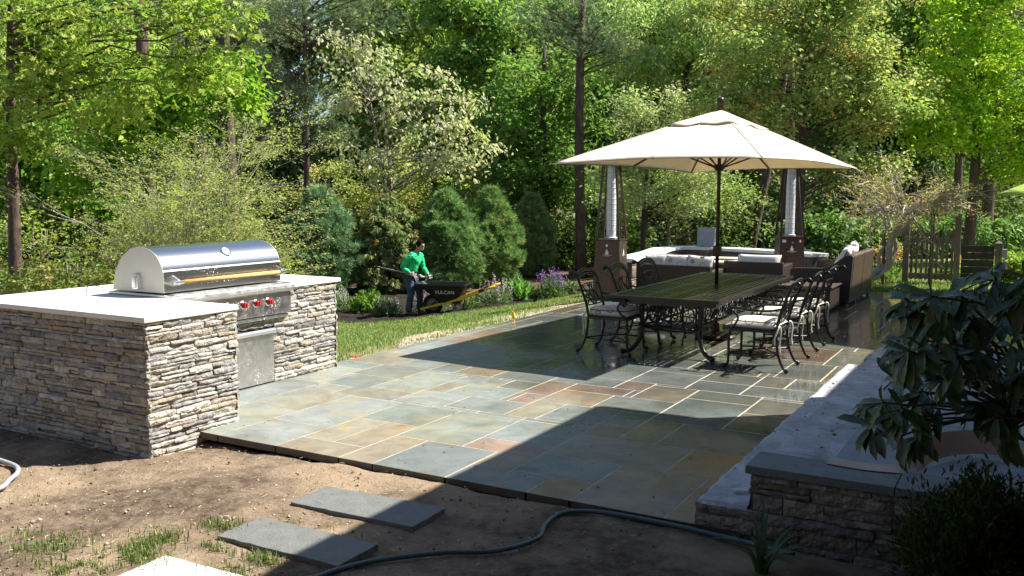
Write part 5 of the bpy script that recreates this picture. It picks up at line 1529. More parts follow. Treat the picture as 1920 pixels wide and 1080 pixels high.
def needles(name, P, D, L, W, k, C, mat, parent, g, spread=.8):
    """tufts of k needles fanning round direction D at every P"""
    n = len(P); C = np.clip(C * LEAF, 0, .6); Pn = np.repeat(P, k, 0); Dn = unit(np.repeat(unit(D), k, 0) + g.normal(size=(n * k, 3)) * spread)
    B = unit(np.cross(Dn, g.normal(size=(n * k, 3)))); Ln = (L * g.uniform(.7, 1.15, n * k))[:, None]
    V = np.stack([Pn - B * W, Pn + B * W, Pn + Dn * Ln], 1).reshape(-1, 3)
    F = np.arange(n * k * 3).reshape(-1, 3)
    return np_obj(name, V, F, np.repeat(C, k, 0), mat, parent)


def pine(label, lat, dep, H, tr, lobes, seed, group='pines in the woods', lean=(0, 0), tuft=.17, per=26, bark='bark_pine', k=11, W=.007):
    g = np.random.default_rng(seed); rr = random.Random(seed)
    x0, y0 = spot(lat, dep); root = thing('pine_tree', label, 'tree', (x0, y0, tz(x0, y0)), 0, group)
    rt = np.array([RT[0], RT[1], 0]); fw = np.array([FW[0], FW[1], 0]); tm = MB(); path = []
    for i in range(11):
        t = i / 10; path.append(Vector(rt * (lean[0] * t + .05 * math.sin(t * 6 + seed)) + fw * lean[1] * t + np.array([0, 0, -.2 + H * t])))
    tm.tube(path, [tr * (1.2 if i == 0 else 1) * (1 - .5 * i / 10) for i in range(11)], 10)
    for q in range(5):                                     # dead stubs low on the trunk
        i = rr.randrange(3, 8); a = path[i].lerp(path[i + 1], rr.random()); ang = rr.uniform(0, 6.28); l = rr.uniform(.4, 1.3)
        limb(tm, a, a + Vector((math.cos(ang) * l, math.sin(ang) * l, rr.uniform(-.1, .4))), .02, .005, rr)
    Pc = []
    for (ol, oa, oz, rl, ra, rz, n) in lobes:
        u = unit(g.normal(size=(n, 3))) * (g.random((n, 1)) ** .5)
        Pc.append(rt * ol + fw * oa + np.array([0, 0, oz]) + u[:, :1] * rl * rt + u[:, 1:2] * ra * fw + u[:, 2:] * np.array([0, 0, rz]))
    if Pc:
        Pc = np.concatenate(Pc)
        for c in Pc:
            zt = min(max(c[2] - .25 * math.hypot(c[0], c[1]) + rr.uniform(-.4, .4), H * .25), H * .97); i = min(9, int(zt / H * 10)); a = path[i].lerp(path[i + 1], zt / H * 10 - i)
            d = (Vector(c) - a).length; limb(tm, a, c, .010 + .009 * d, .005, rr, .10, 6, 7)
        idx = np.repeat(np.arange(len(Pc)), g.poisson(per, len(Pc))); P = Pc[idx] + g.normal(size=(len(idx), 3)) * np.array([.34, .34, .13])
        D = (P - Pc[idx]) * 1.5 + np.array([0, 0, .25]) + g.normal(size=P.shape) * .15
        C = tints(g, PINE, [3, 3, 2, 2], len(P), .2)
        needles('crown', P, D, tuft, W, k, C, M['needle'], root, g)
    tm.build('trunk', M[bark], root, smooth=True)
    return root


pine('pine with grey-green needle sprays hanging over a sky gap at the top left', -6.4, 28.5, 11, .11,
     [(-.1, -.5, 8.2, 2.5, 1.2, 1.0, 25), (2.1, -.6, 8.5, 1.3, 1.0, 1.0, 15), (.2, -.4, 5.5, 1.3, .9, .7, 17), (-1.7, -.5, 6.6, 1.0, .7, .5, 12), (1.0, -.3, 4.6, .8, .6, .4, 8)], 111, tuft=.2)
pine('tall pine trunk standing behind the top of the twiggy grey shrub', -9.6, 24, 11, .22, [(0, 0, 8.5, 1.6, 1.6, 1, 12)], 112)
pine('pinkish-brown pine trunk just right of another trunk at the upper left', -9.1, 27, 12, .22, [(.3, 0, 8.9, 1.6, 1.6, 1, 12)], 113, lean=(-.4, 0))
pine('short visible piece of dark pine trunk right of the pinkish-brown one', -9.25, 30, 12, .24, [(0, 0, 8.4, 2.2, 1.5, 1.6, 22)], 114)
pine('sunlit grey pine trunk with tufted crown left of the umbrella top', 2.25, 30, 12, .19, [(-.2, -.4, 8.2, 2.0, 1.2, .9, 34), (.9, -.3, 7.4, 1.2, .8, .5, 12)], 115)
pine('dark slim pine trunk behind the arbor, left of its thicker neighbour', 15.2, 31, 11, .15, [(0, 0, 9, 1.5, 1.5, 1, 10)], 116)
pine('dark thick pine trunk above the vine hedge at the right', 16.0, 30.5, 11, .21, [(0, 0, 9, 1.5, 1.5, 1, 10), (1.2, -.5, 7.2, 1.4, .8, .9, 16), (1.0, -.4, 5.6, 1.3, .7, .6, 10)], 117)
pine('dark leaning trunk in the shade behind the right heater', 7.6, 29, 9, .16, [], 118, lean=(1.4, 0))
pine('dark upright trunk in the shade behind the fire pit', 6.7, 31, 9, .2, [], 119)
pine('black trunk in shade just left of the right heater', 9.05, 30, 10, .24, [], 120)

CREAM = [(.33, .35, .20), (.26, .30, .14), (.38, .38, .25), (.15, .21, .07)]
tree('pale_leaf_tree', 'airy tree with drooping creamy pale leaves above the row of young pines', 'tree', -3.6, 27.5, 7, .12,
     [(.6, -.6, 5.3, 2.0, 1.1, 1.7, 36), (2.0, -.8, 4.2, 1.2, .8, .95, 18), (-1.3, -.4, 6.4, 1.3, 1.0, 1.2, 20), (-.5, -.5, 3.7, 1.6, .8, .6, 12)], .125, CREAM, [4, 3, 3, 2], 131, 'fold', .9, .6, 42, .40, limbs=.9, forks=2, bark='bark_grey')
DEEP = [(.085, .15, .032), (.11, .18, .042), (.135, .21, .05), (.06, .11, .026)]
tree('maple_tree', 'deep green maple behind the pale tree, left of the tufted pine', 'tree', -.8, 36, 12, .2,
     [(0, 0, 8.2, 2.6, 2, 2.6, 60), (1.2, -.5, 4.8, 2.2, 1.6, 1.4, 34), (-1.2, -.4, 10.2, 2, 1.8, 1.5, 30)], .20, DEEP, [3, 4, 3, 2], 132, 'fold', .4, .7, 95, .55)
tree('maple_tree', 'dark maple between the tufted pine and the wood behind, low crown in shade', 'tree', 1.2, 33, 10, .18,
     [(0, 0, 6.0, 2.3, 1.8, 2.2, 46), (.2, -.3, 3.2, 2.2, 1.4, 1.2, 34)], .18, DEEP, [4, 4, 2, 3], 133, 'fold', .4, .7, 90, .5)
PALEG = [(.22, .32, .10), (.27, .36, .13), (.16, .25, .07), (.32, .38, .19)]
tree('cherry_tree', 'sunlit pale green tree with drooping leaves behind the umbrella top', 'tree', 6.0, 31.5, 11, .18,
     [(-.5, -.5, 8.3, 2.6, 1.4, 1.5, 66), (1.6, -.4, 9.0, 2.0, 1.4, 1.3, 36), (-1.6, -.7, 6.7, 1.6, 1.0, 1.0, 28), (1.2, -.6, 6.9, 1.6, 1, .9, 26)], .18, PALEG, [4, 3, 3, 2], 134, 'slim', .9, .7, 95, .46, limbs=.7)
SILV = [(.21, .26, .12), (.28, .33, .17), (.16, .22, .09), (.34, .37, .20)]
tree('silvery_shrub', 'tall silvery green shrub glowing behind the left slope of the umbrella', 'shrub', 3.6, 25, 5, .10,
     [(.2, -.5, 3.6, 1.2, .9, 1.15, 46), (1.0, -.4, 2.6, 1.3, .8, .8, 32), (-.5, -.3, 2.6, .9, .8, .8, 22), (-.4, -.6, 4.6, .4, .3, .55, 9), (.8, -.5, 4.5, .3, .3, .5, 7)], .085, SILV, [4, 3, 3, 2], 135, 'kite', .1, .7, 120, .34, forks=3)
tree('silvery_shrub', 'lower silvery green shrub seen under the umbrella between pole and heater', 'shrub', 4.6, 26.5, 4, .08,
     [(.2, -.5, 2.6, 1.5, .9, .7, 34), (1.3, -.4, 2.2, 1.2, .8, .5, 18), (-1.4, -.3, 2.2, 1.0, .7, .6, 18)], .085, [(.14, .20, .06), (.19, .26, .09), (.10, .16, .04), (.26, .32, .13)], [4, 3, 3, 1], 136, 'kite', .2, .7, 100, .34, forks=3, bark='bark_grey')
OLIV = [(.15, .22, .055), (.21, .27, .08), (.29, .32, .14), (.10, .16, .04), (.27, .17, .07)]
tree('crabapple_tree', 'broad olive-green tree with reddish new leaves behind the right half of the umbrella', 'tree', 7.4, 23.5, 8, .16,
     [(-.2, -.3, 5.6, 2.4, 1.3, 1.4, 96), (-1.6, -.4, 4.1, 1.6, 1.0, 1.1, 48), (1.4, -.4, 4.3, 1.8, 1.0, 1.4, 66), (.8, -.2, 6.9, 2.2, 1.2, .8, 56), (1.3, -.5, 2.7, 1.3, .8, .7, 26), (-2.2, -.2, 6.6, 1.1, .9, .7, 18)],
     .095, OLIV, [4, 4, 3, 2, 2], 137, 'fold', .55, .6, 100, .36, limbs=.6)
LIME = [(.17, .29, .015), (.22, .34, .025), (.12, .22, .015), (.28, .38, .05)]
tree('maple_tree', 'brilliant lime-green maple filling the upper right corner', 'tree', 12.6, 25.0, 9, .17,
     [(-.2, -.4, 5.6, 1.9, 1.2, 1.5, 56), (1.1, -.3, 4.0, 1.6, 1.1, 1.2, 40), (-1.0, -.6, 3.7, 1.2, .8, .8, 22), (.2, -.4, 7.3, 2.0, 1.2, .9, 34), (1.2, -.5, 2.7, 1.1, .8, .5, 14), (2.6, -.4, 4.9, .9, .8, 1.2, 18)],
     .115, LIME, [4, 4, 3, 2], 138, 'fold', .45, .9, 105, .40, limbs=.8)
tree('beech_tree', 'mid-green tree behind the sky gap between the olive tree and the lime one', 'tree', 13.2, 37, 12, .2,
     [(-1.2, 0, 7, 2.4, 1.8, 2.5, 44), (1.2, 0, 5, 2.4, 1.8, 1.8, 34)], .19, [(.06, .14, .02), (.09, .18, .025), (.04, .10, .015)], [3, 3, 2], 139, 'fold', .5, .7, 85, .52)
HICK = [(.12, .22, .02), (.17, .27, .03), (.08, .16, .015)]
tree('hickory_tree', 'mid-height green tree filling the gap between the oak and the sky opening', 'tree', -8.6, 21.5, 7, .09,
     [(.2, -.4, 4.4, 1.7, .9, 1.1, 44), (1.9, -.5, 5.2, 1.3, .8, .7, 24), (-1.2, -.2, 3.3, 1.2, .8, .8, 22)], .15, HICK, [3, 3, 2], 145, 'fold', .5, .8, 62, .38, limbs=.5)
tree('hickory_tree', 'shaded green tree behind the leaning trunk at the left edge', 'tree', -12.4, 24, 7, .09,
     [(0, -.4, 3.6, 2.2, .9, 1.6, 60), (1.6, -.3, 2.4, 1.5, .8, 1.0, 30)], .15, [(.06, .13, .015), (.10, .18, .02), (.04, .09, .012)], [3, 3, 2], 146, 'fold', .5, .8, 70, .40, limbs=.5)
# yellow and orange-green shrubs behind the young pines
YEL = [(.25, .28, .08), (.20, .25, .065), (.31, .31, .12), (.14, .19, .045), (.27, .21, .09)]
for (lt, dp, h, w_, lab, sd) in ((-6.4, 32, 4.2, 1.55, 'yellow-green shrub with orange tips behind the bluish young pine', 141), (-4.0, 32.3, 4.5, 1.6, 'tallest orange-tinged shrub behind the drooping pale conifer', 142),
                                 (-1.7, 32.6, 4.0, 1.45, 'yellow-green shrub behind the middle young pine', 143), (.1, 33.5, 3.1, 1.2, 'lower twiggy shrub with sparse leaves behind the fourth young pine', 144)):
    tree('flowering_shrub', lab, 'shrub', lt, dp, h, .06, [(0, -.2, h * .62, w_, .8, h * .36, int(34 * w_)), (.3, -.3, h * .3, w_ * .9, .7, h * .25, 16)], .085, YEL, [3, 3, 2, 2, 1 if sd != 142 else 1.6], sd, 'kite', .2, .8, 105 if sd != 144 else 45, .33, forks=4, bark='bark_grey', group='yellow-green shrubs behind the young pines')
# undergrowth at the far left behind the island
UND = [(.14, .20, .035), (.20, .26, .05), (.08, .13, .025), (.16, .12, .05), (.22, .16, .08)]
for i, (lt, dp, h, w_, lab) in enumerate(((-8.6, 14.6, 1.9, 1.0, 'sparse leafy undergrowth at the left edge above the pale counter'), (-7.4, 15.2, 2.0, 1.0, 'leafy undergrowth behind the far corner of the pale counter'),
                                          (-6.2, 15.4, 1.7, .9, 'brownish undergrowth directly behind the grill hood'), (-9.2, 17.5, 2.6, 1.2, 'taller undergrowth beside the leaning trunk at the left edge'),
                                          (-7.6, 19.0, 2.9, 1.2, 'dappled green understory shrub left of the twiggy grey shrub'), (-5.0, 16.6, 1.6, .7, 'low leafy shrub behind the right end of the grill'))):
    tree('understory_shrub', lab, 'shrub', lt, dp, h, .04, [(0, 0, h * .55, w_, .8, h * .38, int(30 * w_)), (.1, -.3, h * .25, w_, .7, h * .2, 14)], .075, UND, [3, 3, 2, 1.5, 1.2], 150 + i, 'fold', .3, .8, 62, .28, forks=5, bark='bark_grey', limbs=1, group='undergrowth behind the stone island')

# ------------------------------------------------------------------ the deeper wood, tree by tree
WV = []
WPAL = [([(.14, .20, .045), (.18, .25, .06), (.10, .16, .035)], [3, 3, 2]), ([(.095, .155, .038), (.125, .19, .05), (.07, .12, .03)], [3, 3, 2]),
        ([(.20, .27, .06), (.24, .31, .075), (.14, .20, .045)], [3, 3, 2]), ([(.10, .13, .06), (.13, .16, .075), (.13, .15, .07)], [3, 3, 2])]
g0 = random.Random(77)
WL = 'full green tree standing deep in the dappled wood'
slots = []
for (dep, step, lo, hi) in ((41, 3.5, -24, 27), (53, 4.6, -31, 35), (68, 6.0, -40, 46), (90, 9, -56, 64)):
    lt = lo
    while lt <= hi:
        l2 = lt + g0.uniform(-.9, .9); d2 = dep + g0.uniform(-3.5, 3.5)
        if not (dep > 45 and abs(l2 / d2 + .245) < .032) and not (abs(l2 / d2 - .55) < .02): slots.append((l2, d2))
        lt += step
for v in range(4):
    WV.append(tree('woodland_tree', WL, 'tree', 0, 40, 13, .2, [(0, 0, 9.0, 2.5, 2.3, 3.4, 60), (.6, -.4, 4.6, 2.4, 2.2, 2.0, 46), (-.6, 0, 2.2, 2.0, 1.8, 1.2, 24)], .22, *WPAL[v], 160 + v, 'fold', .45, .7, 125, .62, limbs=.35, group='trees deep in the wood'))
for i, (lt, dp) in enumerate(slots):
    src = WV[[0, 1, 2, 1, 0, 3][g0.randrange(6)]] if i >= 4 else WV[i]
    o = src if i < 4 else dup(src)
    x, y = spot(lt, dp); s = dp / 46 * g0.uniform(.92, 1.12)
    o.location = (x, y, tz(x, y) - .1); o.rotation_euler = (0, 0, g0.uniform(0, 6.28)); o.scale = (s, s, s * g0.uniform(.95, 1.15))
SVL = 'dark understory shrub in the shade at the edge of the wood'
SV = [tree('woodland_shrub', SVL, 'shrub', 0, 34, 2.6, .05, [(0, 0, 1.5, 1.4, 1.2, 1.0, 34), (.2, 0, .6, 1.5, 1.2, .5, 22)], .12, p, w2, 170 + i, 'fold', .4, .7, 85, .36, forks=4, limbs=.8, group='shrubs at the edge of the wood')
      for i, (p, w2) in enumerate((WPAL[1], WPAL[1], ([(.04, .07, .018), (.07, .10, .025), (.09, .07, .035)], [3, 2, 1])))]
n = 0
for (dep, step, lo, hi) in ((35, 2.2, -20.5, 21), (30.5, 2.6, 3.5, 13)):
    lt = lo
    while lt < hi:
        o = SV[n] if n < 3 else dup(SV[g0.randrange(3)]); n += 1
        x, y = spot(lt + g0.uniform(-.6, .6), dep + g0.uniform(-1.6, 1.6)); s = g0.uniform(.8, 1.35)
        o.location = (x, y, tz(x, y) - .05); o.rotation_euler = (0, 0, g0.uniform(0, 6.28)); o.scale = (s, s, s * g0.uniform(.8, 1.2)); lt += step

# ------------------------------------------------------------------ twiggy vase-shaped shrub behind the island
def twiggy(name, label, cat, lat, dep, spread, H, seed, pal, leafs, leaf, mat='twig', vase=1.0, n0=46, base=None, lower=.0, start=0., rl=.35):
    g = np.random.default_rng(seed); rr = random.Random(seed); x0, y0 = spot(lat, dep)
    root = thing(name, label, cat, (x0, y0, tz(x0, y0))); tm = MB(); tips = []
    def grow(p, d, L, r, lvl):
        n = 5; P = [p]; dd = d.copy()
        for i in range(n):
            dd = (dd + Vector((rr.gauss(0, .09), rr.gauss(0, .09), rr.gauss(0, .07) + .01))).normalized(); P.append(P[-1] + dd * L / n)
        tm.tube(P, [r * (1 - .55 * i / n) for i in range(n + 1)], 5 if lvl < 2 else 4, caps=False)
        if lvl >= 1: tips.extend([(P[i], dd) for i in range(1 if lvl > 1 else 3, n + 1)])
        if lvl < 3:
            for k in range((5, 4, 3)[lvl]):
                i = rr.randrange(1 + (lvl == 0), n + 1); side = Vector((rr.gauss(0, 1), rr.gauss(0, 1), rr.gauss(0, .55))).normalized()
                nd = (dd * .75 + side * .62 + Vector((dd.x, dd.y, 0)) * .25); nd.z *= (.75 if lvl else .9); nd.normalize(); grow(P[i], nd, L * rr.uniform(.42, .62), r * .5, lvl + 1)
    for k in range(n0):
        a = 2 * PI * k / n0 + rr.uniform(-.2, .2); el = rr.uniform(.5, 1.42); d = Vector((math.cos(a) * math.cos(el) * vase, math.sin(a) * math.cos(el) * vase, math.sin(el) + lower)).normalized()
        L = 1 / math.sqrt((math.cos(el) / spread) ** 2 + (math.sin(el) / H) ** 2) * rr.uniform(.62, .82)
        grow(Vector((rr.gauss(0, .08), rr.gauss(0, .08), start)), d, L, rr.uniform(.012, .020), 0)
    tm.build('branches' if False else 'stem', M[mat], root, smooth=True)
    tp = np.array([t[0] for t in tips]); idx = g.integers(0, len(tp), leafs); P = tp[idx] + g.normal(size=(leafs, 3)) * np.array([.06, .06, .03])
    foliage('crown', P, leaf * g.uniform(.6, 1.3, leafs), tints(g, pal, [3, 3, 2, 1], leafs, .2), 'kite', M['leaf'], root, g, .1, 1.3)
    return root


twiggy('vase_shrub', 'wide vase-shaped shrub of grey twigs with tiny yellow-green leaves behind the grill', 'shrub', -6.3, 17.4, 1.9, 4.4, 181,
       [(.19, .24, .06), (.23, .28, .085), (.15, .20, .05), (.24, .21, .09)], 56000, .05)

# ------------------------------------------------------------------ young pines in the mulch bed
def young_pine(label, lat, dep, H, R, seed, pal, wts, kind_='pine', flag=None):
    g = np.random.default_rng(seed); rr = random.Random(seed); x0, y0 = spot(lat, dep); z0 = tz(x0, y0)
    root = thing('young_pine', label, 'pine', (x0, y0, z0), 0, 'young pines in the mulch bed'); tm = MB()
    tm.tube([(0, 0, -.1), (.02, .01, H * .5), (0, 0, H * .97)], [.06, .04, .008], 8)
    n = 5200 if kind_ == 'pine' else 3600
    t = g.random(n) ** .85; z = .10 + (H - .12) * t
    prof = np.interp(t, [0, .12, .35, .6, .85, 1], [.62, .9, 1.0, .80, .40, .03])
    a = g.random(n) * 2 * PI; lump = 1 + .13 * np.sin(a * 3 + z * 4 + seed) + .09 * np.sin(a * 7 - z * 6) + .10 * np.sin(z * 9 + a * 2)
    rr_ = R * prof * lump * (g.random(n) ** .33 * .5 + .52)
    P = np.stack([rr_ * np.cos(a), rr_ * np.sin(a), z], 1)
    nc = 460; ci = g.integers(0, nc, n); P = P[:nc][ci] + g.normal(size=(n, 3)) * np.array([.07, .07, .06]); P[:, 2] = np.maximum(P[:, 2], .06); a = np.arctan2(P[:, 1], P[:, 0]); shade = g.uniform(.7, 1.3, nc)[ci][:, None]
    for q in range(34):
        zt = rr.uniform(.15, .9) * H; an = rr.uniform(0, 6.28); l = R * np.interp(zt / H, [0, .35, .6, .85, 1], [.7, 1, .8, .4, .05]) * .85
        limb(tm, (0, 0, zt - .1 * l), (l * math.cos(an), l * math.sin(an), zt + .35 * l), .014, .004, rr)
    tm.build('trunk', M['bark'], root, smooth=True)
    out = np.stack([np.cos(a), np.sin(a), np.full(n, .75)], 1)
    C = tints(g, pal, wts, n, .2) * 1.35
    if kind_ == 'pine':
        needles('crown', P, out, .165, .010, 16, C, M['needle'], root, g, .62)
    else:
        k = 10; Pn = np.repeat(P, k, 0) + g.normal(size=(n * k, 3)) * .02; Tn = np.repeat(out, k, 0) * .35 + g.normal(size=(n * k, 3)) * .45; Tn[:, 2] -= .95
        V, F, kk = leaf_geo(Pn, Tn, g.normal(size=Pn.shape) + np.repeat(out, k, 0), .145 * g.uniform(.7, 1.2, n * k), 'slim')
        np_obj('crown', V, F, np.repeat(np.repeat(C, k, 0), kk, 0), M['leaf'], root)
    if flag:
        b = MB(); an = -PI / 2 + .3; p = Vector((math.cos(an) * R * .9, math.sin(an) * R * .9, H * flag)); b.ball(p, .045, .03, .035, 8, 6); b.box(p.x - .03, p.x + .03, p.y - .01, p.y + .01, p.z - .10, p.z)
        b.build('nursery_tag', pmat('orange_tag', (.62, .20, .05), .6, var=.2), root)
    return root


BLUEG = [(.070, .120, .055), (.095, .150, .068), (.052, .09, .042), (.125, .165, .08)]
GRN = [(.078, .135, .042), (.105, .17, .055), (.055, .10, .033), (.14, .20, .07)]
YG = [(.12, .19, .05), (.08, .16, .04), (.17, .22, .07), (.20, .17, .06)]
young_pine('bluish young pine nearest the stone island, broadest of the row', -5.2, 24.6, 2.85, 1.0, 191, BLUEG, [3, 3, 2, 1], flag=.42)
young_pine('yellow-green young conifer with drooping foliage behind the gardener, second in the row', -3.5, 25.6, 2.65, 1.08, 192, [(.17, .22, .075), (.24, .27, .12), (.10, .16, .05), (.30, .28, .13)], [3, 3, 2, 1], 'droop', flag=.55)
young_pine('rich green young pine directly behind the wheelbarrow, middle of the row', -1.86, 25.8, 2.75, .92, 193, GRN, [3, 3, 2, 1])
young_pine('young pine with yellowish lower side, fourth in the row', -.62, 27.6, 2.85, .84, 194, GRN + [(.16, .19, .05)], [3, 3, 2, 1, 1.5])
young_pine('dark young pine with an orange tag, closest to the left heater', .66, 30.5, 2.65, .72, 195, [(.10, .145, .06), (.13, .175, .075), (.08, .115, .045), (.14, .18, .075)], [3, 3, 2, 1], flag=.62)
# ------------------------------------------------------------------ flowers and small plants in the bed
def plant(name, label, lat, dep, w_, h, pal, seed, flowers=None, spikes=0, leaf=.06, shape='slim', n=700, group=None, dens_up=.6, cat='plant', xy=None, mat='leaf', droop=-.5):
    g = np.random.default_rng(seed); rr = random.Random(seed); x0, y0 = xy if xy else spot(lat, dep)
    root = thing(name, label, cat, (x0, y0, tz(x0, y0) + .01), 0, group)
    st = MB(); tops = []
    for k in range(max(14, spikes)):
        a = rr.uniform(0, 6.28); q = w_ * math.sqrt(rr.random()) * .95; hh = h * rr.uniform(.65, 1.05) * (1 - .35 * q / w_)
        P = bez([(q * .25 * math.cos(a), q * .25 * math.sin(a), -.03), (q * .6 * math.cos(a), q * .6 * math.sin(a), hh * .55), (q * math.cos(a), q * math.sin(a), hh)], 3)
        st.tube(P, .004, 4, caps=False); tops.append(P[-1])
    st.build('stem', pmat('green_stem', (.07, .11, .03), .7, var=0), root)
    u = unit(g.normal(size=(n, 3))) * (g.random((n, 1)) ** .45); u[:, 2] = np.abs(u[:, 2]); lowf = .62 if spikes else .95
    P = u * np.array([w_, w_, h * lowf]); P[:, 2] += .02
    foliage('leaves' if False else 'foliage', P, leaf * g.uniform(.6, 1.3, n), tints(g, pal, [1] * len(pal), n, .2), shape, M[mat], root, g, droop, dens_up, np.array([0, 0, -.1]), 1.0)
    if flowers is not None:
        FP = []
        if spikes:
            for t in tops[:spikes]:
                for q in range(24): FP.append((t.x + rr.gauss(0, .012), t.y + rr.gauss(0, .012), t.z - h * .30 + h * .42 * q / 24))
        else:
            for q in range(170):
                v = unit(g.normal(size=3)); FP.append((v[0] * w_ * .95, v[1] * w_ * .95, abs(v[2]) * h * .9 + .03))
        FP = np.array(FP)
        foliage('blossom', FP, .034 * g.uniform(.6, 1.3, len(FP)), tints(g, flowers, [1] * len(flowers), len(FP), .15), 'kite', M['leaf'], root, g, -.2, .3)
    return root


LG = [(.10, .19, .04), (.14, .24, .06), (.07, .14, .03)]
GG = [(.13, .20, .09), (.17, .25, .12), (.10, .16, .07)]
PUR = [(.16, .08, .42), (.24, .13, .52), (.12, .06, .32)]
LAV = [(.36, .24, .52), (.30, .20, .48), (.42, .30, .55)]
PINK = [(.46, .20, .50), (.52, .26, .55), (.38, .14, .42)]
plant('salvia', 'tall deep purple salvia in black mulch by the left heater', .87, 19.6, .36, .70, LG, 201, PUR, 34, .09, 'slim', 900, cat='flower')
plant('catmint', 'grey-green catmint with lavender spikes behind the wheelbarrow handles', -.36, 20.1, .40, .66, GG, 202, LAV, 30, .05, 'kite', 1500, cat='flower')
plant('grassy_perennial', 'bright green grassy plant growing against the catmint', .14, 20.8, .30, .42, [(.10, .24, .05), (.14, .30, .07)], 203, None, 0, .20, 'slim', 650)
plant('phlox', 'pink-purple flowering plant behind the gardener\'s knees and wheelbarrow wheel', -1.82, 20.6, .50, .58, GG, 204, PINK, 40, .05, 'kite', 1100, cat='flower')
plant('hydrangea', 'bright green leafy plant in mulch between island and blue flowers', -3.32, 20.9, .42, .50, [(.12, .22, .03), (.17, .28, .05), (.08, .16, .02)], 205, None, 0, .10, 'fold', 800)
plant('blue_perennial', 'pale blue-flowered tufted plant left of the gardener\'s feet', -2.82, 20.2, .34, .46, GG, 206, [(.38, .46, .62), (.46, .52, .66)], 26, .10, 'slim', 800, cat='flower')
plant('white_perennial', 'pale-flowered plant half hidden by the stone island corner', -4.08, 21.2, .38, .62, GG, 207, [(.5, .48, .58), (.58, .55, .6)], 22, .09, 'slim', 900, cat='flower')
plant('seedling', 'small bright green plant alone in black mulch between catmint and salvia', .50, 19.6, .13, .24, LG, 208, None, 0, .07, 'fold', 160)
plant('seedling', 'small grey-green plant just right of the purple salvia', 1.32, 19.9, .18, .30, GG, 209, None, 0, .07, 'fold', 260)
plant('low_perennial', 'low green plant under the wheelbarrow tray', -.85, 19.9, .30, .28, LG, 210, [(.30, .25, .5)], 0, .06, 'fold', 420)

# ------------------------------------------------------------------ rhododendron by the landing
g = np.random.default_rng(221); rr = random.Random(221)
rx0, ry0 = spot(3.0, 3.9)
rh = thing('rhododendron', 'dark rhododendron with long drooping leaves leaning over the landing at the right edge', 'shrub', (rx0, ry0, tz(rx0, ry0)))
O = np.array([rx0, ry0, tz(rx0, ry0)])
W = []
for (px, py) in ((1702, 560), (1752, 556), (1800, 545), (1850, 548), (1900, 540), (1730, 610), (1775, 600), (1832, 592), (1888, 590), (1712, 660), (1690, 715), (1640, 762), (1668, 760), (1706, 770), (1752, 668),
                 (1800, 655), (1850, 640), (1905, 650), (1780, 715), (1830, 700), (1880, 705), (1700, 828), (1742, 745), (1905, 770), (1860, 762), (1765, 640), (1815, 620), (1720, 700), (1765, 770), (1905, 820), (1930, 600), (1960, 560), (1950, 690), (1990, 640), (2010, 730), (1975, 760), (1870, 520), (1930, 515), (1995, 540),
                 (1742, 800), (1690, 640), (1790, 560), (1840, 660), (1925, 730)):
    d = rr.uniform(3.3, 3.95); W.append(np.array([*spot((px - 960) / 1700 * d, d), 1.9 - (py - 363) / 1700 * d]) - O)
W += [W[i] + g.normal(size=3) * np.array([.09, .09, .07]) for i in range(0, len(W), 3)]
st = MB(); main = [Vector(((W[i] * .5) + g.normal(size=3) * .05)) for i in (3, 10, 17, 21, 25, 30)]
for m_ in main:
    m_.z = max(m_.z, .95); limb(st, (rr.gauss(0, .05), rr.gauss(0, .05), -.05), m_, .015, .009, rr, .22, 7, 8)
LP, LT, LN, LS = [], [], [], []
for wv in W:
    v = Vector(wv); a = min(main, key=lambda q: (q - v).length); P = limb(st, a, v, .008, .0042, rr, .12, 6, 6); ax = (P[-1] - P[-2]).normalized()
    k = rr.randrange(8, 13); ph = rr.random() * 6.28; e1 = ax.orthogonal().normalized(); e2 = ax.cross(e1)
    for i in range(k):
        an = ph + i * 2.4; rd = e1 * math.cos(an) + e2 * math.sin(an); dr = rr.uniform(.25, 1.25)
        t = rd * .9 + ax * rr.uniform(.05, .55) + Vector((0, 0, -dr)); LP.append(np.array(v) - np.array(ax) * rr.uniform(0, .03)); LT.append(np.array(t)); LN.append(np.array(ax * .6 + Vector((0, 0, .9)))); LS.append(rr.uniform(.085, .16))
st.build('stem', M['bark'], rh, smooth=True)
V, F, k = leaf_geo(np.array(LP), np.array(LT), np.array(LN), np.array(LS), 'oval')
V += (g.normal(size=V.shape) * .0012)
np_obj('foliage', V, F, np.repeat(tints(g, [(.065, .115, .045), (.09, .145, .055), (.05, .09, .038), (.11, .155, .065)], [3, 3, 2, 1], len(LP), .15), k, 0), M['leaf_gloss'], rh, smooth=True)

# ------------------------------------------------------------------ cypress mound and daylily under the steps
def mound(name, label, x, y, w_, h, seed, pal, n, lf, cat):
    g = np.random.default_rng(seed); rr = random.Random(seed); root = thing(name, label, cat, (x, y, tz(x, y) - .02)); st = MB(); tips = []
    for k in range(46):
        a = rr.uniform(0, 6.28); el = rr.uniform(.15, 1.5); v = Vector((w_ * math.cos(a) * math.cos(el), w_ * math.sin(a) * math.cos(el), h * math.sin(el))) * rr.uniform(.8, 1.05)
        limb(st, (0, 0, 0), v, .010, .003, rr, .08, 5, 5); tips.append(np.array(v))
    st.build('stem', M['bark'], root, smooth=True)
    t = np.array(tips); idx = g.integers(0, len(t), n); f = g.uniform(.55, 1.04, n)[:, None]; P = t[idx] * f + g.normal(size=(n, 3)) * .045
    foliage('foliage', P, lf * g.uniform(.6, 1.3, n), tints(g, pal, [1] * len(pal), n, .25), 'slim', M['leaf'], root, g, -.3, .4, t[idx] * .5, .9)


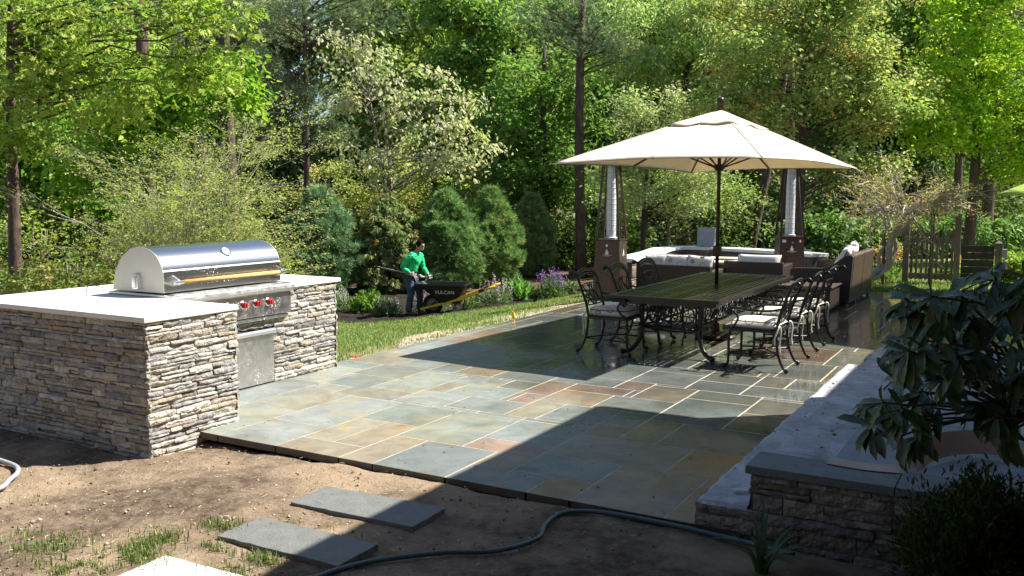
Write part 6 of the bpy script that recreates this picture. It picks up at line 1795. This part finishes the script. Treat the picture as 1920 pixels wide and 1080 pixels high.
mound('dwarf_cypress', 'dark gold-green dwarf cypress mound in the bottom right corner', -.17, 4.62, .40, .62, 231, [(.026, .038, .012), (.04, .05, .014), (.017, .027, .009)], 12000, .042, 'shrub')
rr = random.Random(232); x0, y0 = -1.12, 4.52
dl = thing('daylily', 'arching strap-leaved daylily clump below the dark stone steps', 'plant', (x0, y0, tz(x0, y0)))
for i in range(24):
    a = rr.uniform(0, 6.28); L_ = rr.uniform(.22, .42); dx, dy = math.cos(a), math.sin(a); b = MB(); n = 9; vs = []; cu = rr.uniform(.6, 1.5)
    for j in range(n + 1):
        t = j / n; q = .03 + L_ * .75 * t ** 1.5; z = L_ * (1.15 * t - .55 * cu * t * t); hw = .011 * (1 - t ** 2.2) + .001
        c = Vector((dx * q, dy * q, z)); s = Vector((-dy, dx, 0)) * hw; vs += [c - s, c + Vector((0, 0, -.003)), c + s]
    fs = []
    for j in range(n):
        for k in (0, 1): fs.append((j * 3 + k, j * 3 + k + 1, j * 3 + 4 + k, j * 3 + 3 + k))
    b.add(vs, fs); b.build('leaf', pmat('strap_leaf', (.06, .115, .03), .5, var=.2, trans=.3) if i == 0 else bpy.data.materials['strap_leaf'], dl, smooth=True)

# ------------------------------------------------------------------ gate, arbor and garden beyond the patio
GW = pmat('weathered_wood', (.20, .175, .145), .9, var=.35, scale=10, bump=.5, bscale=40, stretch=(1, 1, .2))
gx, gy = -2.30, 21.2
gt = thing('garden_gate', 'weathered wooden picket gate with diagonal brace behind the arbor', 'gate', (gx, gy, 0), rad(3))
for x, h in ((-.06, 1.44), (.93, 1.48)):
    b = MB(); b.box(x - .06, x + .06, -.05, .07, -.1, h); b.build('post', GW, gt, bevel=.006)
for i in range(9):
    x = .03 + i * .098; b = MB(); h = 1.12 + .03 * math.sin(i * .9); b.prism([(x, .06), (x + .05, .06), (x + .05, h - .03), (x + .025, h), (x, h - .03)], .022, .042, XZ); b.build('picket', GW, gt)
for z0, z1 in ((.08, .20), (.84, .96)):
    b = MB(); b.box(.005, .865, -.02, .02, z0, z1); b.build('rail', GW, gt, bevel=.003)
b = MB(); b.bar((.05, -.035, .84), (.82, -.035, .20), .03, .085, up=(0, 1, 0)); b.build('brace', GW, gt, bevel=.003)
fn = thing('board_fence', 'short dark board fence between the gate and a low capped post', 'fence', (gx + 1.0, gy + .25, 0), rad(8))
b = MB()
for i in range(5): b.box(0, .62, -.012, .012, .06 + i * .15, .205 + i * .15)
b.build('board', pmat('dark_board', (.05, .055, .05), .85, var=.3, scale=8), fn)
b = MB(); b.box(.64, .76, -.06, .06, -.1, .86); b.add([(.63, -.07, .862), (.77, -.07, .862), (.77, .07, .862), (.63, .07, .862), (.70, 0, .92)], [(3, 2, 1, 0), (0, 1, 4), (1, 2, 4), (2, 3, 4), (3, 0, 4)]); b.build('post', GW, fn)
b = MB(); b.box(.775, .86, -.05, .05, .56, .74); b.build('junction_box', pmat('grey_box', (.42, .43, .43), .5, var=0), fn, bevel=.008)
ar = thing('garden_arbor', 'thin rusty metal arch arbor carrying the twisted trunk, in front of the picket gate', 'arbor', (-2.22, 20.35, 0), rad(10))
AM = pmat('rusty_metal', (.16, .12, .10), .7, .5, var=.3, scale=20)
for y in (0, .55):
    P = [(-.46, y, -.05), (-.46, y, 1.35)] + [(-.46 * math.cos(a), y, 1.35 + .52 * math.sin(a)) for a in np.linspace(.12, PI - .12, 14)] + [(.46, y, 1.35), (.46, y, -.05)]
    b = MB(); b.tube(P, .019, 8); b.build('hoop', AM, ar, smooth=True)
for s in (-1, 1):
    for z in (.55, 1.15, 1.30):
        b = MB(); b.tube([(.46 * s, 0, z), (.46 * s, .55, z)], .009, 6); b.build('rung', AM, ar)
for a in (.5, 1.0, 1.57, 2.1, 2.6):
    b = MB(); q = (-.46 * math.cos(a), 1.35 + .52 * math.sin(a)); b.tube([(q[0], 0, q[1]), (q[0], .55, q[1])], .008, 6); b.build('rung', AM, ar)
# contorted small maple trained over the arbor
g = np.random.default_rng(241); rr = random.Random(241); x0, y0 = -2.74, 20.2
lm = thing('laceleaf_maple', 'contorted small tree with bare grey twigs and thin yellow leaves spread over the arbor', 'tree', (x0, y0, 0)); tm = MB(); tips = []
def lv3(l, a, z): return Vector((RT[0] * l + FW[0] * a, RT[1] * l + FW[1] * a, z))
st1 = bez([lv3(-.25, 0, -.05), lv3(-.22, 0, .12), lv3(.02, .05, .32), lv3(.20, 0, .42), lv3(.16, -.04, .72), lv3(.26, .02, 1.0), lv3(.42, 0, 1.35), lv3(.56, 0, 1.62)], 5)
tm.tube(st1, [.10 - .055 * i / len(st1) for i in range(len(st1))], 9)
for pts in ([lv3(.18, 0, .42), lv3(.34, .06, .75), lv3(.22, .02, 1.1), lv3(.10, 0, 1.5)], [lv3(.26, 0, 1.0), lv3(.55, .05, 1.25), lv3(.85, 0, 1.6)], [lv3(.02, .03, .3), lv3(.0, .06, .62), lv3(.16, .03, .9)], [lv3(-.22, 0, .1), lv3(-.02, -.08, .2), lv3(.14, -.04, .40)]):
    P = bez(pts, 5); tm.tube(P, [.05 - .025 * i / len(P) for i in range(len(P))], 7)
C0 = lv3(.42, 0, 1.55)
def grow(p, d, L, r, lvl):
    P = [p]; dd = d.copy()
    for i in range(5):
        dd = (dd + Vector((rr.gauss(0, .2), rr.gauss(0, .2), rr.gauss(0, .13) - .03))).normalized(); P.append(P[-1] + dd * L / 5)
    tm.tube(P, [r * (1 - .55 * i / 5) for i in range(6)], 5, caps=False)
    if lvl > 0: tips.extend(P[1:])
    if lvl < 2:
        for k in range((5, 4)[lvl]):
            i = rr.randrange(1, 6); nd = (dd * .8 + Vector((rr.gauss(0, .5), rr.gauss(0, .5), rr.gauss(0, .3)))).normalized(); grow(P[i], nd, L * rr.uniform(.4, .6), r * .55, lvl + 1)
for k in range(34):
    a = rr.uniform(0, 6.28); el = rr.uniform(.05, .75); l = math.cos(a) * math.cos(el); q = math.sin(a) * math.cos(el)
    grow(C0 + lv3(.25 * l, .25 * q, rr.uniform(-.1, .15)), lv3(l, q * .8, math.sin(el) * .75).normalized(), rr.uniform(.75, 1.15), rr.uniform(.016, .028), 0)
tm.build('trunk', pmat('contorted_bark', (.42, .37, .31), .9, var=.35, scale=18, bump=.5, bscale=50), lm, smooth=True)
tp = np.array([tuple(t) for t in tips]); n = 3600; P = tp[g.integers(0, len(tp), n)] + g.normal(size=(n, 3)) * .05
foliage('crown', P, .07 * g.uniform(.6, 1.3, n), tints(g, [(.22, .23, .045), (.28, .24, .07), (.15, .18, .03), (.28, .15, .05)], [3, 3, 2, 1], n), 'slim', M['leaf'], lm, g, .3, .9)
# wire fence with vines, hedge
wf = thing('wire_fence', 'low green wire mesh fence behind the wicker sofa', 'fence', (-6.2, 24.2, 0), rad(20))
b = MB()
for i in range(61): b.tube([(i * .1, 0, 0), (i * .1, 0, .82)], .0035, 4, caps=False)
for j in range(8): b.tube([(0, .004, .04 + j * .11), (6, .004, .04 + j * .11)], .0035, 4, caps=False)
b.build('mesh', pmat('green_wire', (.03, .08, .045), .5, .2, var=0), wf)
for i in range(5):
    b = MB(); b.tube([(i * 1.5, .02, -.1), (i * 1.5, .02, .9)], .02, 8); b.build('post', pmat('green_post', (.03, .07, .04), .5, var=0) if i == 0 else bpy.data.materials['green_post'], wf)
IVY = [(.10, .20, .045), (.16, .27, .07), (.06, .13, .03), (.22, .32, .12)]
for i, (lt, dp, w_, h, lab) in enumerate(((8.9, 26.5, 1.5, 1.35, 'leafy vine mound on the wire fence just right of the right heater'), (11.2, 27.0, 1.7, 1.25, 'leafy vine hedge behind the sofa end and twisted trunk'),
                                          (13.6, 27.4, 1.7, 1.3, 'leafy vine hedge seen above the picket gate'), (16.0, 27.8, 1.9, 1.3, 'leafy vine hedge at the right edge past the capped post'))):
    tree('vine_hedge', lab, 'hedge', lt, dp, h, .04, [(0, 0, h * .62, w_, .6, h * .36, int(34 * w_)), (0, -.1, h * .25, w_, .55, h * .24, int(16 * w_))], .13, IVY, [3, 3, 2, 1.5], 250 + i, 'fold', .7, .5, 62, .27, forks=5, limbs=.6, group='vine hedge along the garden fence')
tree('azalea', 'azalea with coral pink flowers beside the wicker sofa back', 'shrub', 8.85, 21.3, 1.0, .03, [(0, 0, .55, .42, .35, .36, 16)], .05, [(.22, .26, .07), (.30, .28, .10), (.45, .10, .08), (.50, .18, .14)], [3, 2, 1.2, 1], 255, 'kite', .1, .8, 60, .15, forks=4)
tree('low_shrub', 'rounded yellow-green shrub beyond the patio at the right, below dry stalks', 'shrub', 10.3, 19.6, .62, .03, [(-.2, 0, .28, .55, .35, .22, 20), (.8, .1, .36, .6, .4, .28, 22)], .07, [(.13, .23, .03), (.19, .30, .05), (.08, .16, .02)], [3, 3, 2], 256, 'fold', .1, 1.0, 62, .15, forks=4)
tree('low_shrub', 'small dark green shrub beside the capped fence post', 'shrub', 11.3, 21.8, .9, .03, [(0, 0, .45, .32, .3, .36, 12)], .06, [(.06, .12, .03), (.10, .16, .04), (.16, .12, .05)], [3, 2, 1], 257, 'kite', .1, .8, 55, .14, forks=4)
plant('dry_grass_clump', 'clump of dry straw-coloured stalks standing behind the yellow-green shrub', 10.9, 20.2, .95, .62, [(.40, .30, .17), (.50, .38, .22), (.32, .24, .13)], 258, None, 40, .34, 'slim', 420, droop=-2.2)
plant('leafy_clump', 'green leafy plants at the foot of the twisted trunk', 8.25, 20.2, .42, .40, LG, 259, None, 0, .09, 'fold', 420)
bn_ = thing('garden_bench', 'low flat-topped stone bench on the sunny lawn beyond the capped post', 'bench', (.6, 25.2, 0), rad(10))
b = MB(); b.box(-.9, .9, -.25, .25, .40, .47); b.build('seat', pmat('bench_stone', (.5, .47, .40), .8, var=.15), bn_, bevel=.01)
for x in (-.65, .65):
    b = MB(); b.box(x - .1, x + .1, -.2, .2, -.05, .398); b.build('leg', pmat('bench_leg', (.3, .28, .24), .9, var=.2), bn_)
# second, lime parasol at the right edge
px_, py_ = spot(13.05, 21.5); zp = 2.0
lp = thing('garden_parasol', 'lime-green parasol tip entering at the right edge in front of the trees', 'umbrella', (px_, py_, -.16), rad(12))
b = MB(); n = 8; vs = [(0, 0, 2.62)]; m = 6
for j in range(1, m + 1):
    t = j / m
    for i in range(n * 4):
        a = 2 * PI * i / (n * 4); sag = .05 * abs(math.sin(a * n / 2)) ** .7 * t * t; r_ = 1.5 * t * (1 - .05 * abs(math.sin(a * n / 2)) * t); vs.append((r_ * math.cos(a), r_ * math.sin(a), 2.62 - .62 * t ** 1.1 + sag))
k = n * 4; fs = [(0, 1 + i, 1 + (i + 1) % k) for i in range(k)] + [(1 + j * k + i, 1 + (j + 1) * k + i, 1 + (j + 1) * k + (i + 1) % k, 1 + j * k + (i + 1) % k) for j in range(m - 1) for i in range(k)]
b.add(vs, fs); cz = b.build('canopy', pmat('lime_canvas', (.52, .68, .13), .8, var=.04, trans=.35), lp, smooth=True); cz.modifiers.new('t', 'SOLIDIFY').thickness = .004
b = MB(); b.tube([(0, 0, 0), (0, 0, 2.66)], .02, 10); b.build('pole', PB, lp, smooth=True)
for i in range(n):
    a = 2 * PI * i / n; b = MB(); b.bar((0, 0, 2.58), (1.46 * math.cos(a), 1.46 * math.sin(a), 1.98), .012, .016); b.build('rib', PB, lp)
b = MB(); b.lathe([(0, .0), (.25, 0), (.25, .05), (.05, .07), (0, .07)], 20); b.build('base', PB, lp)

# ------------------------------------------------------------------ the house whose eaves shade the near patio
hs = thing('house', 'pale house at the right edge whose eaves throw the shadow over the steps', 'house', (1.5, 8, 0))
HO = Vector((-1.5, -8, 0))
def hb(mb): mb.v = [tuple(Vector(p) + HO) for p in mb.v]; return mb
CL = pmat('clapboard', (.62, .56, .46), .7, var=.06, scale=4)
b = MB()
b.box(.012, 7, 5.95, 9.3, -.2, 4.4); b.box(1.6, 7, 9.302, 14.9, -.2, 4.4); b.box(.62, 7, 14.902, 21.5, -.2, 4.4); b.box(2.0, 7, -4, 5.948, -.2, 4.4)
hb(b).build('wall', CL, hs)
b = MB()
for z in np.arange(.45, 4.3, .15): b.box(.0, .011, 5.96, 9.29, z, z + .012)
hb(b).build('clapboard_edge', CL, hs)
b = MB()
b.prism([(-.40, -4), (7.5, -4), (7.5, 9.68), (-.40, 9.68)], 4.5, 4.62)
b.prism([(1.32, 9.682), (7.5, 9.682), (7.5, 14.45), (1.32, 14.45)], 4.503, 4.62)
b.prism([(.10, 14.452), (7.5, 14.452), (7.5, 22), (.10, 22)], 4.506, 4.62)
for (x0, y0, y1) in ((-.40, -4, 9.68), (1.32, 9.684, 14.448), (.10, 14.454, 22)):
    b.prism([(x0 + .02, 4.621), (7.5, 4.621), (7.5, 7.6), (6.5, 7.6)], y0, y1, XZ)
hb(b).build('roof', pmat('shingle', (.07, .065, .06), .9, var=.3, scale=12), hs)
for (y, z0) in ((6.6, 1.4), (8.2, 1.4)):
    b = MB(); b.box(-.012, .0105, y - .5, y + .5, z0, z0 + 1.4); f = hb(b).build('window', pmat('win_frame', (.8, .8, .78), .5, var=0), hs)
    b = MB(); b.box(-.016, -.0125, y - .43, y + .43, z0 + .07, z0 + 1.33); hb(b).build('pane', pmat('win_glass', (.02, .025, .03), .05, var=0), f)

# bits of leaf and grit blown onto the paving
g = np.random.default_rng(290); n = 420
x = g.uniform(-6.6, -1.7, n); y = 4.95 + 10 * g.random(n) ** 1.5; P = np.stack([x, y, np.full(n, .004)], 1)
T_ = g.normal(size=(n, 3)); T_[:, 2] = g.uniform(.0, .25, n); V, F, k = leaf_geo(P, T_, np.tile([0, 0, 1.], (n, 1)) + g.normal(size=(n, 3)) * .15, .012 + .022 * g.random(n) ** 2, 'kite')
kind(np_obj('leaf_litter', V, F, np.repeat(tints(g, [(.16, .11, .05), (.10, .07, .04), (.25, .21, .10), (.12, .15, .04)], [3, 3, 2, 1], n), k, 0), pmat('litter', attr=True, var=0, rough=.9)), 'stuff')

# unseen block added behind the viewpoint to keep sky light off the foreground
b = MB(); b.box(-9, 1.99, -7, -1.6, -.3, 6.0); hb(b).build('added_sky_block', pmat('sky_block_brown', (.11, .085, .065), .9, var=.25, scale=8), hs)
b = MB(); b.prism([(-1.2, 6.01), (-7.4, 6.01), (-4.3, 7.8)], -9.3, 2.2, Matrix(((0, 0, 1, 0), (1, 0, 0, 0), (0, 1, 0, 0), (0, 0, 0, 1)))); hb(b).build('added_sky_block_roof', bpy.data.materials['shingle'], hs)

# ------------------------------------------------------------------ grass
def blades(P, L, W, C, g, bend=.5, lay=.5):
    n = len(P); a = g.random(n) * 2 * PI; d = np.stack([np.cos(a), np.sin(a), np.zeros(n)], 1); s = np.stack([-np.sin(a), np.cos(a), np.zeros(n)], 1)
    ln = (np.abs(g.normal(size=n)) * lay)[:, None]; mid = P + np.array([0, 0, 1.]) * (L * .6)[:, None] + d * ln * (L * .3)[:, None]; tip = P + np.array([0, 0, 1.]) * (L * (1 - .35 * ln[:, 0]))[:, None] + d * ln * (L)[:, None]
    w3 = W[:, None] * s
    V = np.stack([P - w3, P + w3, mid + w3 * .8, mid - w3 * .8, tip], 1).reshape(-1, 3)
    base = (np.arange(n) * 5)[:, None]
    F = np.concatenate([base + np.array([0, 1, 2]), base + np.array([0, 2, 3]), base + np.array([3, 2, 4])], 1).reshape(-1, 3)
    return V, F, np.repeat(C, 3, 0)


g = np.random.default_rng(301)
Vs, Fs, Cs = [], [], []; off = 0
def put(x, y, L, W, pal, wts):
    global off
    n = len(x); z = terrain(x, y); P = np.stack([x, y, z], 1)
    V, F, C = blades(P, L, W, tints(g, pal, wts, n, .2), g); Vs.append(V); Fs.append(F + off); Cs.append(C); off += len(V)
GP = [(.19, .285, .075), (.25, .345, .10), (.14, .225, .055), (.34, .34, .15), (.42, .38, .22)]
n = 150000; x = -6.66 - 7.6 * g.random(n) ** 1.1; y = 5.2 + 14.6 * g.random(n)
sand = np.exp(-((x + 7.2 + .25 * np.sin(y * 1.3)) / .62) ** 2) * (.55 + .45 * np.sin(y * .9 + 1) * np.sin(y * 2.3)) * (y > 7.4)
edge = x > -6.74 + .05 * np.sin(y * 7)
patch = .5 + .5 * np.sin(x * 1.7 + 2 * np.sin(y * .8)) * np.cos(y * 1.1 + np.sin(x * 2.1))
k = (y < bed_edge(x) + .05 + wobble(x, y, 5, .06)) & ~edge & (g.random(n) > np.clip(sand * 1.1, 0, .93)) & (g.random(n) < .55 + .45 * patch)
x, y, sand = x[k], y[k], sand[k]
dry = g.random(len(x)) < .12 + .6 * sand
put(x[~dry], y[~dry], .035 + .045 * g.random((~dry).sum()), .0035 + .0035 * g.random((~dry).sum()), GP, [4, 4, 3, 1, .4])
put(x[dry], y[dry], .025 + .035 * g.random(dry.sum()), .003 + .003 * g.random(dry.sum()), GP, [1, 1, 1, 3, 3])
n = 60000; x = -3.3 + 13 * g.random(n); y = 18.75 + 9.5 * g.random(n) ** 1.4
put(x, y, .04 + .05 * g.random(n), .005 + .005 * g.random(n), GP, [4, 4, 3, 1, .3])
# thin tufts coming up in the bare soil at the lower left
n = 230000; x = -7.0 + 5.2 * g.random(n); y = 1.9 + 2.4 * g.random(n)
dn = np.zeros(n)
for (cx, cy, sx, sy, a) in ((-4.75, 2.95, .5, .22, .42), (-5.7, 3.5, .35, .12, .22), (-5.3, 2.9, .5, .3, .18), (-4.12, 3.12, .26, .30, .8), (-3.62, 3.36, .42, .07, .8), (-4.25, 2.8, .28, .25, .6), (-3.5, 3.86, .35, .06, .28), (-5.5, 3.35, .35, .14, .12), (-5.0, 2.75, .4, .3, .10), (-3.1, 3.25, .45, .25, .30), (-4.02, 3.62, .16, .14, .6), (-3.55, 3.15, .3, .14, .5)):
    dn = np.maximum(dn, a * np.exp(-((x - cx) / sx) ** 2 - ((y - cy) / sy) ** 2))
pre = g.random(n) < np.clip(dn * 1.4, 0, 1); x, y, dn = x[pre], y[pre], dn[pre]; n = len(x)
tuft = np.array([mnoise.noise((a * 6, b_ * 6, 1.3)) + .6 * mnoise.noise((a * 19, b_ * 19, 4.)) for a, b_ in zip(x, y)])
k = (g.random(n) < dn * np.clip(.35 + 1.5 * tuft, 0, 1.2) * 1.25)
x, y = x[k], y[k]
put(x, y, .018 + .04 * g.random(len(x)), .0018 + .0018 * g.random(len(x)), [(.14, .21, .055), (.18, .25, .07), (.10, .155, .04), (.38, .33, .19)], [4, 3, 3, 2])
kind(np_obj('grass', np.concatenate(Vs), np.concatenate(Fs), np.concatenate(Cs), M['blade']), 'stuff')
